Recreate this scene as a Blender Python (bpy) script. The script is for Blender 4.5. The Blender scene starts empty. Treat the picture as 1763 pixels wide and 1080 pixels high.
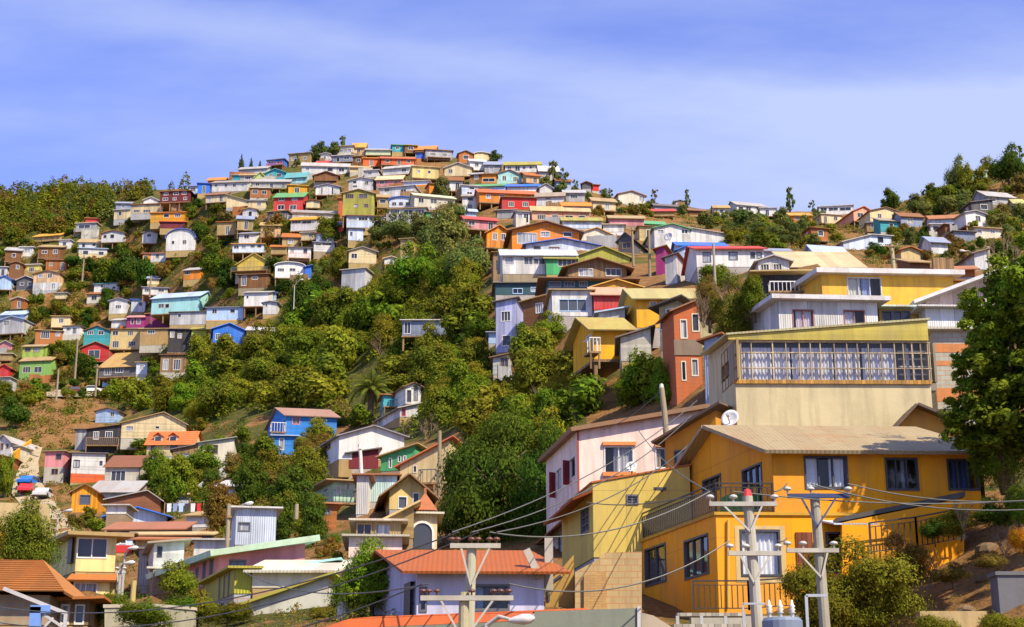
import bpy, math, random
from mathutils import Vector, Matrix, noise
random.seed(11)
sc = bpy.context.scene
COL = sc.collection
R = math.radians
# ------------------------------------------------------------------ camera model
F, CX, CY, PITCH = 2700.0, 881.5, 540.0, R(16)
CP, SP = math.cos(PITCH), math.sin(PITCH)
def unproj(px, py, d):
    a = (px-CX)*d/F; b = (CY-py)*d/F
    return Vector((a, d*CP-b*SP, d*SP+b*CP))
def proj(P):
    zc = P.y*CP+P.z*SP; up = -P.y*SP+P.z*CP
    return CX+F*P.x/zc, CY-F*up/zc, zc
def ray(px, py):
    return unproj(px, py, 1.0)
def hit(px, py, P0, n):
    r = ray(px, py); return r*(P0.dot(n)/r.dot(n))
def lerp(a, b, t): return a+(b-a)*t
def interp(tab, x):
    if x <= tab[0][0]: return tab[0][1]
    for (x0, y0), (x1, y1) in zip(tab, tab[1:]):
        if x <= x1: return lerp(y0, y1, (x-x0)/(x1-x0))
    return tab[-1][1]
# ------------------------------------------------------------------ the lie of the land: distance along each line of sight
SKY = [(-600,372),(-100,350),(0,336),(100,327),(200,330),(340,324),(420,300),(500,287),(560,274),(620,267),(780,272),(850,281),
       (930,302),(1000,326),(1060,341),(1120,353),(1250,363),(1480,366),(1540,352),(1600,332),(1680,303),(1763,287),(1900,270),(2400,300)]
def S(px): return interp(SKY, px)
BOT = 1300.0
COLS = [(-500,[(1300,32),(1080,60),(990,85),(920,125),(860,205),(760,240),(690,290),(660,345),(600,365),(520,385),(440,405),(400,420),(0,480)]),
 (0,[(1300,32),(1080,60),(990,85),(920,125),(860,205),(760,240),(690,290),(660,345),(600,365),(520,385),(440,405),(400,420),(0,480)]),
 (200,[(1300,32),(1080,64),(1000,96),(930,128),(870,190),(780,232),(700,275),(670,338),(600,358),(540,372),(460,392),(400,405),(350,418),(0,450)]),
 (400,[(1300,32),(1080,57),(1000,82),(930,110),(860,155),(780,195),(700,232),(620,270),(560,298),(500,322),(440,345),(380,364),(320,384),(0,402)]),
 (600,[(1300,31),(1080,45),(1040,62),(960,84),(900,111),(830,138),(760,168),(700,198),(640,232),(560,268),(500,290),(440,312),(380,334),(320,364),(0,402)]),
 (800,[(1300,31),(1080,43),(1000,62),(930,87),(850,111),(760,136),(680,158),(600,184),(520,214),(460,245),(400,284),(340,328),(290,370),(0,398)]),
 (1000,[(1300,31),(1080,46),(1020,58),(940,76),(820,90),(740,103),(660,121),(600,136),(540,153),(480,192),(430,222),(380,278),(340,322),(0,362)]),
 (1200,[(1300,31),(1060,52),(960,66),(860,76),(740,87),(660,99),(560,118),(500,146),(470,172),(440,212),(400,290),(0,400)]),
 (1400,[(1300,31),(1080,47),(900,62),(780,70),(680,80),(580,94),(520,108),(470,122),(440,165),(410,290),(390,360),(0,430)]),
 (1600,[(1300,31),(1080,44),(950,52),(800,66),(680,78),(580,92),(500,112),(460,148),(430,225),(390,290),(350,345),(0,370)]),
 (1763,[(1300,31),(1080,40),(950,47),(800,60),(680,74),(560,95),(460,136),(420,200),(380,260),(320,310),(0,345)]),
 (2300,[(1300,31),(1080,40),(950,47),(800,60),(680,74),(560,95),(460,136),(420,200),(380,260),(320,310),(0,345)])]
COLV = []
for cx, pts in COLS:
    s = S(cx); q = []
    for py, d in pts: q.append(((py-s)/(BOT-s) if py else 0.0, math.log(d)))
    COLV.append((cx, sorted(q)))
def D(px, py):
    s = S(px); v = max(0.0, min(1.0, (py-s)/(BOT-s)))
    if px <= COLV[0][0]: l = interp(COLV[0][1], v)
    elif px >= COLV[-1][0]: l = interp(COLV[-1][1], v)
    else:
        for (a, ta), (b, tb) in zip(COLV, COLV[1:]):
            if px <= b:
                l = lerp(interp(ta, v), interp(tb, v), (px-a)/(b-a)); break
    return math.exp(l)
def ground(px, py): return unproj(px, py, D(px, py))
# ------------------------------------------------------------------ colours (albedo)
PAL = dict(W=(.70,.69,.65), OW=(.62,.58,.46), CR=(.72,.58,.32), PY=(.76,.66,.27), LB=(.42,.58,.80), PB=(.60,.68,.80), BL=(.03,.17,.68),
 RB=(.02,.20,.80), TQ=(.05,.38,.42), AQ=(.36,.68,.66), MT=(.48,.72,.52), GR=(.07,.38,.14), LG=(.34,.48,.08), OL=(.38,.36,.05),
 MU=(.72,.34,.012), OR=(.80,.25,.012), RO=(.72,.13,.03), RE=(.62,.03,.03), PK=(.64,.25,.26), SA=(.76,.36,.22), PE=(.76,.48,.24),
 MG=(.38,.02,.17), MR=(.18,.02,.03), BR=(.24,.10,.03), TN=(.42,.30,.12), RU=(.42,.14,.03), GY=(.40,.40,.39), LGY=(.56,.56,.55),
 DG=(.12,.12,.13), DK=(.045,.045,.055), BG=(.26,.31,.42), LI=(.46,.49,.76), KH=(.50,.36,.07), PP=(.80,.60,.54), SAND=(.60,.45,.20),
 MC=(.60,.70,.45), DT=(.03,.10,.12), CO=(.45,.42,.34), WD=(.33,.20,.09))
def C(c): return PAL[c] if isinstance(c, str) else c
# ------------------------------------------------------------------ materials
MATS = {}
def newmat(name):
    m = bpy.data.materials.new(name); m.use_nodes = True
    nt = m.node_tree; b = nt.nodes['Principled BSDF']
    return m, nt, b
def nd(nt, t, **kw):
    n = nt.nodes.new(t)
    for k, v in kw.items():
        if k in ('operation','blend_type','wave_type','bands_direction','data_type','feature','rings_direction','distance','musgrave_type'): setattr(n, k, v)
    return n
def mixc(nt, fac, a, b, blend='MIX'):
    n = nt.nodes.new('ShaderNodeMix'); n.data_type = 'RGBA'; n.blend_type = blend
    for sock, v in ((n.inputs[0], fac), (n.inputs[6], a), (n.inputs[7], b)):
        if hasattr(v, 'is_linked') or hasattr(v, 'links'): nt.links.new(v, sock)
        elif isinstance(v, (int, float)): sock.default_value = v
        else: sock.default_value = (*v, 1)
    return n.outputs[2]
def ramp(nt, src, p0, p1, c0=(0,0,0), c1=(1,1,1)):
    n = nt.nodes.new('ShaderNodeValToRGB'); e = n.color_ramp.elements
    e[0].position = p0; e[1].position = p1; e[0].color = (*c0,1); e[1].color = (*c1,1)
    nt.links.new(src, n.inputs[0]); return n.outputs[0]
def mapping(nt, scale, rot=(0,0,0)):
    tc = nt.nodes.new('ShaderNodeTexCoord'); mp = nt.nodes.new('ShaderNodeMapping')
    mp.inputs['Scale'].default_value = scale; mp.inputs['Rotation'].default_value = rot
    nt.links.new(tc.outputs['Object'], mp.inputs[0]); return mp.outputs[0]
def noi(nt, vec, scale, detail=4, rough=.6):
    n = nt.nodes.new('ShaderNodeTexNoise'); n.inputs['Scale'].default_value = scale
    n.inputs['Detail'].default_value = detail; n.inputs['Roughness'].default_value = rough
    if vec is not None: nt.links.new(vec, n.inputs['Vector'])
    return n.outputs['Fac']
def bump(nt, b, h, strength, dist):
    n = nt.nodes.new('ShaderNodeBump'); n.inputs['Strength'].default_value = strength; n.inputs['Distance'].default_value = dist
    nt.links.new(h, n.inputs['Height']); nt.links.new(n.outputs[0], b.inputs['Normal'])
def oinfo(nt):
    n = nt.nodes.new('ShaderNodeObjectInfo'); return n
def surface_mat(kind):
    """wall and roof finishes; the paint colour is the object's own colour"""
    if kind in MATS: return MATS[kind]
    m, nt, b = newmat(kind); oi = oinfo(nt); col = oi.outputs['Color']
    # each object its own stains
    tc = nt.nodes.new('ShaderNodeTexCoord'); ad = nt.nodes.new('ShaderNodeVectorMath'); ad.operation = 'ADD'
    sc3 = nt.nodes.new('ShaderNodeVectorMath'); sc3.operation = 'SCALE'; sc3.inputs[3].default_value = 37.0
    cmb = nt.nodes.new('ShaderNodeCombineXYZ')
    for k in range(3): nt.links.new(oi.outputs['Random'], cmb.inputs[k])
    nt.links.new(cmb.outputs[0], sc3.inputs[0]); nt.links.new(tc.outputs['Object'], ad.inputs[0]); nt.links.new(sc3.outputs[0], ad.inputs[1])
    def mp(scale):
        n = nt.nodes.new('ShaderNodeMapping'); n.inputs['Scale'].default_value = scale; nt.links.new(ad.outputs[0], n.inputs[0]); return n.outputs[0]
    sepo = nt.nodes.new('ShaderNodeSeparateXYZ'); nt.links.new(tc.outputs['Object'], sepo.inputs[0])
    def wave(axis_scale, which):
        # which: 'xy' vertical ribs on any wall, 'z' horizontal boards, 'x','y' roof ribs
        a = nt.nodes.new('ShaderNodeMath'); a.operation = 'ADD'
        if which == 'xy': nt.links.new(sepo.outputs[0], a.inputs[0]); nt.links.new(sepo.outputs[1], a.inputs[1])
        else:
            nt.links.new(sepo.outputs['XYZ'.index(which.upper())], a.inputs[0]); a.inputs[1].default_value = 0
        s = nt.nodes.new('ShaderNodeMath'); s.operation = 'MULTIPLY'; s.inputs[1].default_value = axis_scale; nt.links.new(a.outputs[0], s.inputs[0])
        return s.outputs[0]
    def sine(v):
        s = nt.nodes.new('ShaderNodeMath'); s.operation = 'SINE'; nt.links.new(v, s.inputs[0]); return s.outputs[0]
    def saw(v):
        s = nt.nodes.new('ShaderNodeMath'); s.operation = 'FRACT'; nt.links.new(v, s.inputs[0]); return s.outputs[0]
    streak = noi(nt, mp((2.2,2.2,.22)), 1.0, 5, .65)
    blot = noi(nt, mp((1,1,1)), .55, 5, .6)
    dirt = (.10,.075,.045)
    r = .75; spec = .25
    if kind.startswith('wall'):
        amt = .5 if kind == 'wall_panel' else .7
        c1 = mixc(nt, mixc(nt, amt, (0,0,0), ramp(nt, streak, .44, .74)), col, mixc(nt, .55, col, dirt))
        fade = nt.nodes.new('ShaderNodeHueSaturation'); nt.links.new(c1, fade.inputs['Color']); fade.inputs['Saturation'].default_value = .97 if kind in ('wall_panel','wall_stucco') else .92; fade.inputs['Value'].default_value = .88 if kind in ('wall_panel','wall_stucco') else .84
        out = mixc(nt, ramp(nt, blot, .44, .62), c1, fade.outputs[0])
        def percell(v, lo, hi):
            fl = nt.nodes.new('ShaderNodeMath'); fl.operation = 'FLOOR'; nt.links.new(v, fl.inputs[0])
            ad2 = nt.nodes.new('ShaderNodeMath'); ad2.operation = 'MULTIPLY_ADD'; nt.links.new(oi.outputs['Random'], ad2.inputs[0]); ad2.inputs[1].default_value = 91.7; nt.links.new(fl.outputs[0], ad2.inputs[2])
            wn = nt.nodes.new('ShaderNodeTexWhiteNoise'); wn.noise_dimensions = '1D'; nt.links.new(ad2.outputs[0], wn.inputs['W'])
            m2 = nt.nodes.new('ShaderNodeMapRange'); m2.inputs['To Min'].default_value = lo; m2.inputs['To Max'].default_value = hi; nt.links.new(wn.outputs['Value'], m2.inputs['Value']); return m2.outputs[0]
        def dim(colr, f):
            cb = nt.nodes.new('ShaderNodeCombineColor'); [nt.links.new(f, cb.inputs[k]) for k in range(3)]; return mixc(nt, 1.0, colr, cb.outputs[0], 'MULTIPLY')
        def seam(colr, v, wdt, amt2):
            return mixc(nt, mixc(nt, amt2, (0,0,0), ramp(nt, saw(v), wdt*.5, wdt, (1,1,1), (0,0,0))), colr, mixc(nt, .7, colr, (.05,.04,.03)))
        if kind == 'wall_corrugated': out = seam(dim(out, percell(wave(1/.84,'xy'), .76, 1.12)), wave(1/.84,'xy'), .05, .6)
        if kind == 'wall_board': out = dim(out, percell(wave(1/.19,'z'), .80, 1.08))
        if kind == 'wall_plank': out = dim(out, percell(wave(1/.16,'xy'), .66, 1.2))
        if kind == 'wall_panel':
            out = seam(seam(dim(out, percell(wave(1/1.22,'xy'), .92, 1.04)), wave(1/1.22,'xy'), .022, .5), wave(1/2.44,'z'), .012, .5); bump(nt, b, noi(nt, mp((1,1,.4)), 7, 5), .3, .02)
        if kind == 'wall_corrugated': bump(nt, b, sine(wave(6.283/.13, 'xy')), .55, .025); r = .5
        if kind == 'wall_board': bump(nt, b, saw(wave(1/.19, 'z')), .8, .03)
        if kind == 'wall_plank':
            g = saw(wave(1/.16, 'xy')); bump(nt, b, ramp(nt, g, .02, .12), .7, .02)
            out = mixc(nt, mixc(nt, .5, (0,0,0), ramp(nt, noi(nt, mp((9,9,.35)), 1.0, 4), .4, .7)), out, mixc(nt, .5, out, (.05,.03,.015)))
        if kind == 'wall_stucco': bump(nt, b, noi(nt, mp((1,1,1)), 9, 4), .35, .02); r = .85
        if kind == 'wall_stone':
            vo = nt.nodes.new('ShaderNodeTexVoronoi'); vo.feature = 'DISTANCE_TO_EDGE'; vo.inputs['Scale'].default_value = 3.0; nt.links.new(mp((1,1,1.9)), vo.inputs['Vector'])
            vc = nt.nodes.new('ShaderNodeTexVoronoi'); vc.inputs['Scale'].default_value = 3.0; nt.links.new(mp((1,1,1.9)), vc.inputs['Vector'])
            sv = nt.nodes.new('ShaderNodeSeparateColor'); nt.links.new(vc.outputs['Color'], sv.inputs[0])
            out = mixc(nt, sv.outputs[0], out, mixc(nt, .5, out, (.22,.15,.07)))
            out = mixc(nt, ramp(nt, vo.outputs['Distance'], .015, .045, (1,1,1), (0,0,0)), out, (.26,.18,.09)); bump(nt, b, ramp(nt, vo.outputs['Distance'], .0, .16), 1.0, .09); r = .9
        if kind in ('wall_brick', 'wall_block'):
            br = nt.nodes.new('ShaderNodeTexBrick'); big = kind == 'wall_block'
            br.inputs['Scale'].default_value = 1.0
            br.inputs['Brick Width'].default_value = .42 if big else .26; br.inputs['Row Height'].default_value = .21 if big else .085
            br.inputs['Mortar Size'].default_value = .012; br.inputs['Bias'].default_value = -.1
            cv = nt.nodes.new('ShaderNodeCombineXYZ'); a = nt.nodes.new('ShaderNodeMath'); a.operation = 'ADD'
            nt.links.new(sepo.outputs[0], a.inputs[0]); nt.links.new(sepo.outputs[1], a.inputs[1])
            nt.links.new(a.outputs[0], cv.inputs[0]); nt.links.new(sepo.outputs[2], cv.inputs[1]); nt.links.new(cv.outputs[0], br.inputs['Vector'])
            nt.links.new(out, br.inputs['Color1']); nt.links.new(mixc(nt, .18, out, (.12,.07,.04)), br.inputs['Color2'])
            br.inputs['Mortar'].default_value = (.42,.19,.08,1)
            out = br.outputs['Color']; bump(nt, b, br.outputs['Fac'], -.5, .02); r = .9
    else:
        rust = (.36,.12,.03)
        c1 = mixc(nt, mixc(nt, .6, (0,0,0), ramp(nt, blot, .50, .70)), col, mixc(nt, .5, col, rust))
        fl = nt.nodes.new('ShaderNodeMath'); fl.operation = 'FLOOR'; nt.links.new(wave(1/.86, 'y' if kind.endswith('across') else 'x'), fl.inputs[0]); wn = nt.nodes.new('ShaderNodeTexWhiteNoise'); wn.noise_dimensions = '2D'; cvv = nt.nodes.new('ShaderNodeCombineXYZ'); nt.links.new(fl.outputs[0], cvv.inputs[0]); nt.links.new(oi.outputs['Random'], cvv.inputs[1]); nt.links.new(cvv.outputs[0], wn.inputs['Vector'])
        c1 = mixc(nt, ramp(nt, wn.outputs['Value'], .55, 1.0, (0,0,0), (.55,.55,.55)), c1, mixc(nt, .5, c1, (.22,.12,.06)))
        c2 = mixc(nt, mixc(nt, .6, (0,0,0), ramp(nt, noi(nt, mp((3,3,3)), 1.0, 5), .5, .75)), c1, mixc(nt, .5, c1, dirt))
        sheet = saw(wave(1/.86, 'y' if kind.endswith('across') else 'x'))   # sheet laps
        out = mixc(nt, mixc(nt, .35, (0,0,0), ramp(nt, sheet, .0, .06, (1,1,1), (0,0,0))), c2, mixc(nt, .5, c2, dirt))
        if kind == 'roof_corrugated': bump(nt, b, sine(wave(6.283/.15, 'x')), .4, .012); r = .6
        if kind == 'roof_corrugated_across': bump(nt, b, sine(wave(6.283/.15, 'y')), .4, .012); r = .6
        if kind == 'roof_tile':
            a = nt.nodes.new('ShaderNodeMath'); a.operation = 'MULTIPLY'
            nt.links.new(saw(wave(1/.36, 'z')), a.inputs[0]); a.inputs[1].default_value = 2.2
            bump(nt, b, a.outputs[0], .9, .06); r = .8
        if kind == 'roof_sheet': r = .7
    nt.links.new(out, b.inputs['Base Color']); b.inputs['Roughness'].default_value = r
    b.inputs['Specular IOR Level'].default_value = spec
    MATS[kind] = m; return m
def paint(name='paint', rough=.5, metal=0.0):
    if name in MATS: return MATS[name]
    m, nt, b = newmat(name); oi = oinfo(nt)
    n = noi(nt, mapping(nt, (1,1,1)), 6, 4)
    nt.links.new(mixc(nt, mixc(nt, .5, (0,0,0), ramp(nt, n, .5, .75)), oi.outputs['Color'], mixc(nt, .5, oi.outputs['Color'], (.12,.09,.06))), b.inputs['Base Color'])
    b.inputs['Roughness'].default_value = rough; b.inputs['Metallic'].default_value = metal
    MATS[name] = m; return m
def glassmat(kind):
    if kind in MATS: return MATS[kind]
    m, nt, b = newmat(kind); oi = oinfo(nt)
    if kind == 'glass_dark':
        n = ramp(nt, oi.outputs['Random'], 0, 1, (.010,.013,.022), (.10,.11,.13))
        nt.links.new(n, b.inputs['Base Color']); b.inputs['Roughness'].default_value = .06; b.inputs['Specular IOR Level'].default_value = .5
    else:  # net curtain close behind the glass
        tc = nt.nodes.new('ShaderNodeTexCoord'); mp = nt.nodes.new('ShaderNodeMapping'); mp.inputs['Scale'].default_value = (9,9,.3)
        nt.links.new(tc.outputs['Object'], mp.inputs[0])
        f = noi(nt, mp.outputs[0], 1.0, 3)
        nt.links.new(ramp(nt, f, .35, .65, (.10,.11,.14), (.52,.52,.52)), b.inputs['Base Color'])
        b.inputs['Roughness'].default_value = .3; b.inputs['Coat Weight'].default_value = .7; b.inputs['Coat Roughness'].default_value = .05
    MATS[kind] = m; return m
def clearglass():
    if 'window_glass' in MATS: return MATS['window_glass']
    m = bpy.data.materials.new('window_glass'); m.use_nodes = True; nt = m.node_tree; nt.nodes.clear()
    o = nt.nodes.new('ShaderNodeOutputMaterial'); mx = nt.nodes.new('ShaderNodeMixShader'); t = nt.nodes.new('ShaderNodeBsdfTransparent')
    g = nt.nodes.new('ShaderNodeBsdfGlossy'); g.inputs['Roughness'].default_value = .03; lw = nt.nodes.new('ShaderNodeLayerWeight'); lw.inputs[0].default_value = .5; fr = nt.nodes.new('ShaderNodeMapRange'); fr.inputs['From Min'].default_value = .3; fr.inputs['To Min'].default_value = .05; fr.inputs['To Max'].default_value = .5; nt.links.new(lw.outputs['Facing'], fr.inputs['Value'])
    t.inputs[0].default_value = (.92,.94,.95,1)
    nt.links.new(fr.outputs[0], mx.inputs[0]); nt.links.new(t.outputs[0], mx.inputs[1]); nt.links.new(g.outputs[0], mx.inputs[2]); nt.links.new(mx.outputs[0], o.inputs[0])
    MATS['window_glass'] = m; return m
def leafmat(kind='leaf'):
    if kind in MATS: return MATS[kind]
    m = bpy.data.materials.new(kind); m.use_nodes = True; nt = m.node_tree; b = nt.nodes['Principled BSDF']; o = nt.nodes['Material Output']
    oi = oinfo(nt); ge = nt.nodes.new('ShaderNodeNewGeometry')
    hs = nt.nodes.new('ShaderNodeHueSaturation'); nt.links.new(oi.outputs['Color'], hs.inputs['Color'])
    mr = nt.nodes.new('ShaderNodeMapRange'); mr.inputs['To Min'].default_value = .55; mr.inputs['To Max'].default_value = 1.55
    nt.links.new(ge.outputs['Random Per Island'], mr.inputs['Value']); nt.links.new(mr.outputs[0], hs.inputs['Value'])
    tc = nt.nodes.new('ShaderNodeTexCoord'); n = noi(nt, tc.outputs['Object'], 1.6, 2)
    mr2 = nt.nodes.new('ShaderNodeMapRange'); mr2.inputs['From Min'].default_value = .3; mr2.inputs['From Max'].default_value = .7
    mr2.inputs['To Min'].default_value = .465; mr2.inputs['To Max'].default_value = .53
    nt.links.new(n, mr2.inputs['Value']); nt.links.new(mr2.outputs[0], hs.inputs['Hue'])
    nt.links.new(hs.outputs[0], b.inputs['Base Color']); b.inputs['Roughness'].default_value = .75; b.inputs['Specular IOR Level'].default_value = .08
    tr = nt.nodes.new('ShaderNodeBsdfTranslucent'); nt.links.new(hs.outputs[0], tr.inputs[0])
    mx = nt.nodes.new('ShaderNodeMixShader'); mx.inputs[0].default_value = .42
    nt.links.new(b.outputs[0], mx.inputs[1]); nt.links.new(tr.outputs[0], mx.inputs[2]); nt.links.new(mx.outputs[0], o.inputs[0])
    MATS[kind] = m; return m
# ------------------------------------------------------------------ mesh builder
class MB:
    def __init__(s): s.v = []; s.f = []; s.m = []; s.smooth = False
    def poly(s, pts, mi=0):
        k = len(s.v); s.v += [tuple(p) for p in pts]; s.f.append(tuple(range(k, k+len(pts)))); s.m.append(mi)
    def box(s, x0, y0, z0, x1, y1, z1, mi=0, M=None):
        p = [Vector(q) for q in ((x0,y0,z0),(x1,y0,z0),(x1,y1,z0),(x0,y1,z0),(x0,y0,z1),(x1,y0,z1),(x1,y1,z1),(x0,y1,z1))]
        if M is not None: p = [M @ q for q in p]
        k = len(s.v); s.v += [tuple(q) for q in p]
        for f in ((0,3,2,1),(4,5,6,7),(0,1,5,4),(1,2,6,5),(2,3,7,6),(3,0,4,7)): s.f.append(tuple(k+i for i in f)); s.m.append(mi)
    def prism(s, pts, off, mi=0):
        off = Vector(off); a = [Vector(p) for p in pts]; b = [p+off for p in a]; n = len(a); k = len(s.v)
        s.v += [tuple(p) for p in a+b]
        s.f.append(tuple(k+i for i in reversed(range(n)))); s.m.append(mi)
        s.f.append(tuple(k+n+i for i in range(n))); s.m.append(mi)
        for i in range(n):
            j = (i+1) % n; s.f.append((k+i, k+j, k+n+j, k+n+i)); s.m.append(mi)
    def bar(s, a, b, w, h=None, mi=0, up=(0,0,1)):
        a = Vector(a); b = Vector(b); h = h or w; d = (b-a)
        if d.length < 1e-6: return
        d.normalize(); u = Vector(up)
        if abs(d.dot(u)) > .98: u = Vector((0,1,0))
        r = d.cross(u).normalized(); u2 = r.cross(d)
        q = [r*(-w/2)-u2*(h/2), r*(w/2)-u2*(h/2), r*(w/2)+u2*(h/2), r*(-w/2)+u2*(h/2)]
        s.prism([a+x for x in q], b-a, mi)
    def tube(s, pts, rad, n=8, mi=0, cap=True):
        pts = [Vector(p) for p in pts]; rs = rad if isinstance(rad, (list, tuple)) else [rad]*len(pts)
        k = len(s.v); prev = None
        for i, p in enumerate(pts):
            t = (pts[min(i+1, len(pts)-1)]-pts[max(i-1, 0)]).normalized()
            if prev is None:
                u = Vector((0,0,1)) if abs(t.z) < .9 else Vector((1,0,0)); prev = t.cross(u).normalized()
            else: prev = (prev - t*prev.dot(t)).normalized()
            w = t.cross(prev)
            for j in range(n):
                a = 2*math.pi*j/n; s.v.append(tuple(p+(prev*math.cos(a)+w*math.sin(a))*rs[i]))
        for i in range(len(pts)-1):
            for j in range(n):
                q = (j+1) % n; s.f.append((k+i*n+j, k+i*n+q, k+(i+1)*n+q, k+(i+1)*n+j)); s.m.append(mi)
        if cap:
            s.f.append(tuple(k+j for j in reversed(range(n)))); s.m.append(mi)
            e = k+(len(pts)-1)*n; s.f.append(tuple(e+j for j in range(n))); s.m.append(mi)
    def lathe(s, c, prof, n=12, axis=None, mi=0):
        c = Vector(c); k = len(s.v)
        Mx = Matrix.Identity(3) if axis is None else Vector((0,0,1)).rotation_difference(Vector(axis)).to_matrix()
        for r, z in prof:
            for j in range(n):
                a = 2*math.pi*j/n; s.v.append(tuple(c+Mx @ Vector((r*math.cos(a), r*math.sin(a), z))))
        for i in range(len(prof)-1):
            for j in range(n):
                q = (j+1) % n; s.f.append((k+i*n+j, k+i*n+q, k+(i+1)*n+q, k+(i+1)*n+j)); s.m.append(mi)
    def mesh(s, name, mats, skew=0.0):
        me = bpy.data.meshes.new(name)
        v = s.v if not skew else [(x-y*skew, y, z) for x, y, z in s.v]
        me.from_pydata(v, [], s.f); 
        for m in (mats if isinstance(mats, (list, tuple)) else [mats]): me.materials.append(m)
        me.polygons.foreach_set('material_index', s.m)
        if s.smooth: me.polygons.foreach_set('use_smooth', [True]*len(s.f))
        me.update(); return me
    def build(s, name, mats, parent=None, color=None, skew=0.0):
        o = bpy.data.objects.new(name, s.mesh(name, mats, skew)); COL.objects.link(o)
        if parent is not None: o.parent = parent
        if color is not None: o.color = (*C(color), 1)
        return o
LABELS = {}
def tag(o, label, cat, group=None, kind=None):
    o['label'] = label; o['category'] = cat
    if group: o['group'] = group
    if kind: o['kind'] = kind
    LABELS.setdefault(label, []).append(o.name)
    return o
def empty(name, loc, rz=0.0):
    o = bpy.data.objects.new(name, None); COL.objects.link(o); o.location = loc; o.rotation_euler = (0,0,rz); o.empty_display_size = .3
    return o
SKYT = (1.14,1.15,2.05); CLOUD = (4.3,5.1,7.9); CLF = 1.0
# ------------------------------------------------------------------ houses
REG = dict(A=(0,220,3.858),B=(400,220,3.858),C=(800,220,3.858),Q=(1200,240,3.131),E=(0,440,3.858),F=(400,440,3.858),G=(800,440,3.858),
           H=(1200,420,3.0),I=(0,640,3.858),J=(400,640,3.858),K=(800,640,3.858),T=(1200,700,2.842),M=(0,840,4.4075),N=(380,840,4.4075),
           O=(680,840,4.007),P=(1080,800,3.8575),Z=(0,0,1.0))
RECTS = []      # (x0, ytop, x1, ybot, short label) of every house in photo pixels, used to keep trees off their fronts
def PX(reg, x, y): a, b, s = REG[reg]; return a+x/s, b+y/s
class Ho: pass
def wallface(mb, o, u, n, W, z0, z1, holes, rev=.12, mi=0):
    """rectangular wall with real openings; o origin at z=0, u along, n outward"""
    o = Vector(o); u = Vector(u); n = Vector(n); Z = Vector((0,0,1))
    holes = [h for h in holes if h[2]-h[0] > .05 and h[3]-h[1] > .05]
    xs = sorted({0.0, W, *[h[0] for h in holes], *[h[2] for h in holes]}); zs = sorted({z0, z1, *[h[1] for h in holes], *[h[3] for h in holes]})
    xs = [x for x in xs if -1e-6 <= x <= W+1e-6]; zs = [z for z in zs if z0-1e-6 <= z <= z1+1e-6]
    for a, b in zip(xs, xs[1:]):
        for c, d in zip(zs, zs[1:]):
            mx, mz = (a+b)/2, (c+d)/2
            if any(h[0] < mx < h[2] and h[1] < mz < h[3] for h in holes): continue
            mb.poly([o+u*a+Z*c, o+u*b+Z*c, o+u*b+Z*d, o+u*a+Z*d], mi)
    for (a, c, b, d) in holes:
        q = [o+u*a+Z*c, o+u*b+Z*c, o+u*b+Z*d, o+u*a+Z*d]; r = [p-n*rev for p in q]
        for i in range(4):
            j = (i+1) % 4; mb.poly([q[i], r[i], r[j], q[j]], mi)
def frame_ring(mb, o, u, n, h, wd=.06, out=.03, inn=.09, mull=1, cross=0, mi=0):
    o = Vector(o); u = Vector(u); n = Vector(n); Z = Vector((0,0,1)); a, c, b, d = h
    a -= .0; 
    def bar(x0, z0, x1, z1, oo=out, ii=inn):
        pts = [o+u*x0+Z*z0+n*oo, o+u*x1+Z*z0+n*oo, o+u*x1+Z*z1+n*oo, o+u*x0+Z*z1+n*oo]; mb.prism(pts, -n*(oo+ii), mi)
    bar(a-.02, c-.04, b+.02, c+wd-.02); bar(a-.02, d-wd+.02, b+.02, d+.03); bar(a-.02, c+wd-.02, a+wd-.02, d-wd+.02); bar(b-wd+.02, c+wd-.02, b+.02, d-wd+.02)
    for i in range(mull):
        x = lerp(a, b, (i+1)/(mull+1)); bar(x-wd*.4, c+wd-.02, x+wd*.4, d-wd+.02, -.01, inn-.005)
    for i in range(cross):
        z = lerp(c, d, (i+1)/(cross+1)); bar(a+wd-.02, z-wd*.3, b-wd+.02, z+wd*.3, -.015, inn-.01)
def pane_mesh(mb, o, u, n, h, mi=0, back=.07):
    o = Vector(o); u = Vector(u); n = Vector(n); Z = Vector((0,0,1)); a, c, b, d = h
    mb.poly([o+u*a+Z*c-n*back, o+u*b+Z*c-n*back, o+u*b+Z*d-n*back, o+u*a+Z*d-n*back], mi)
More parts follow.
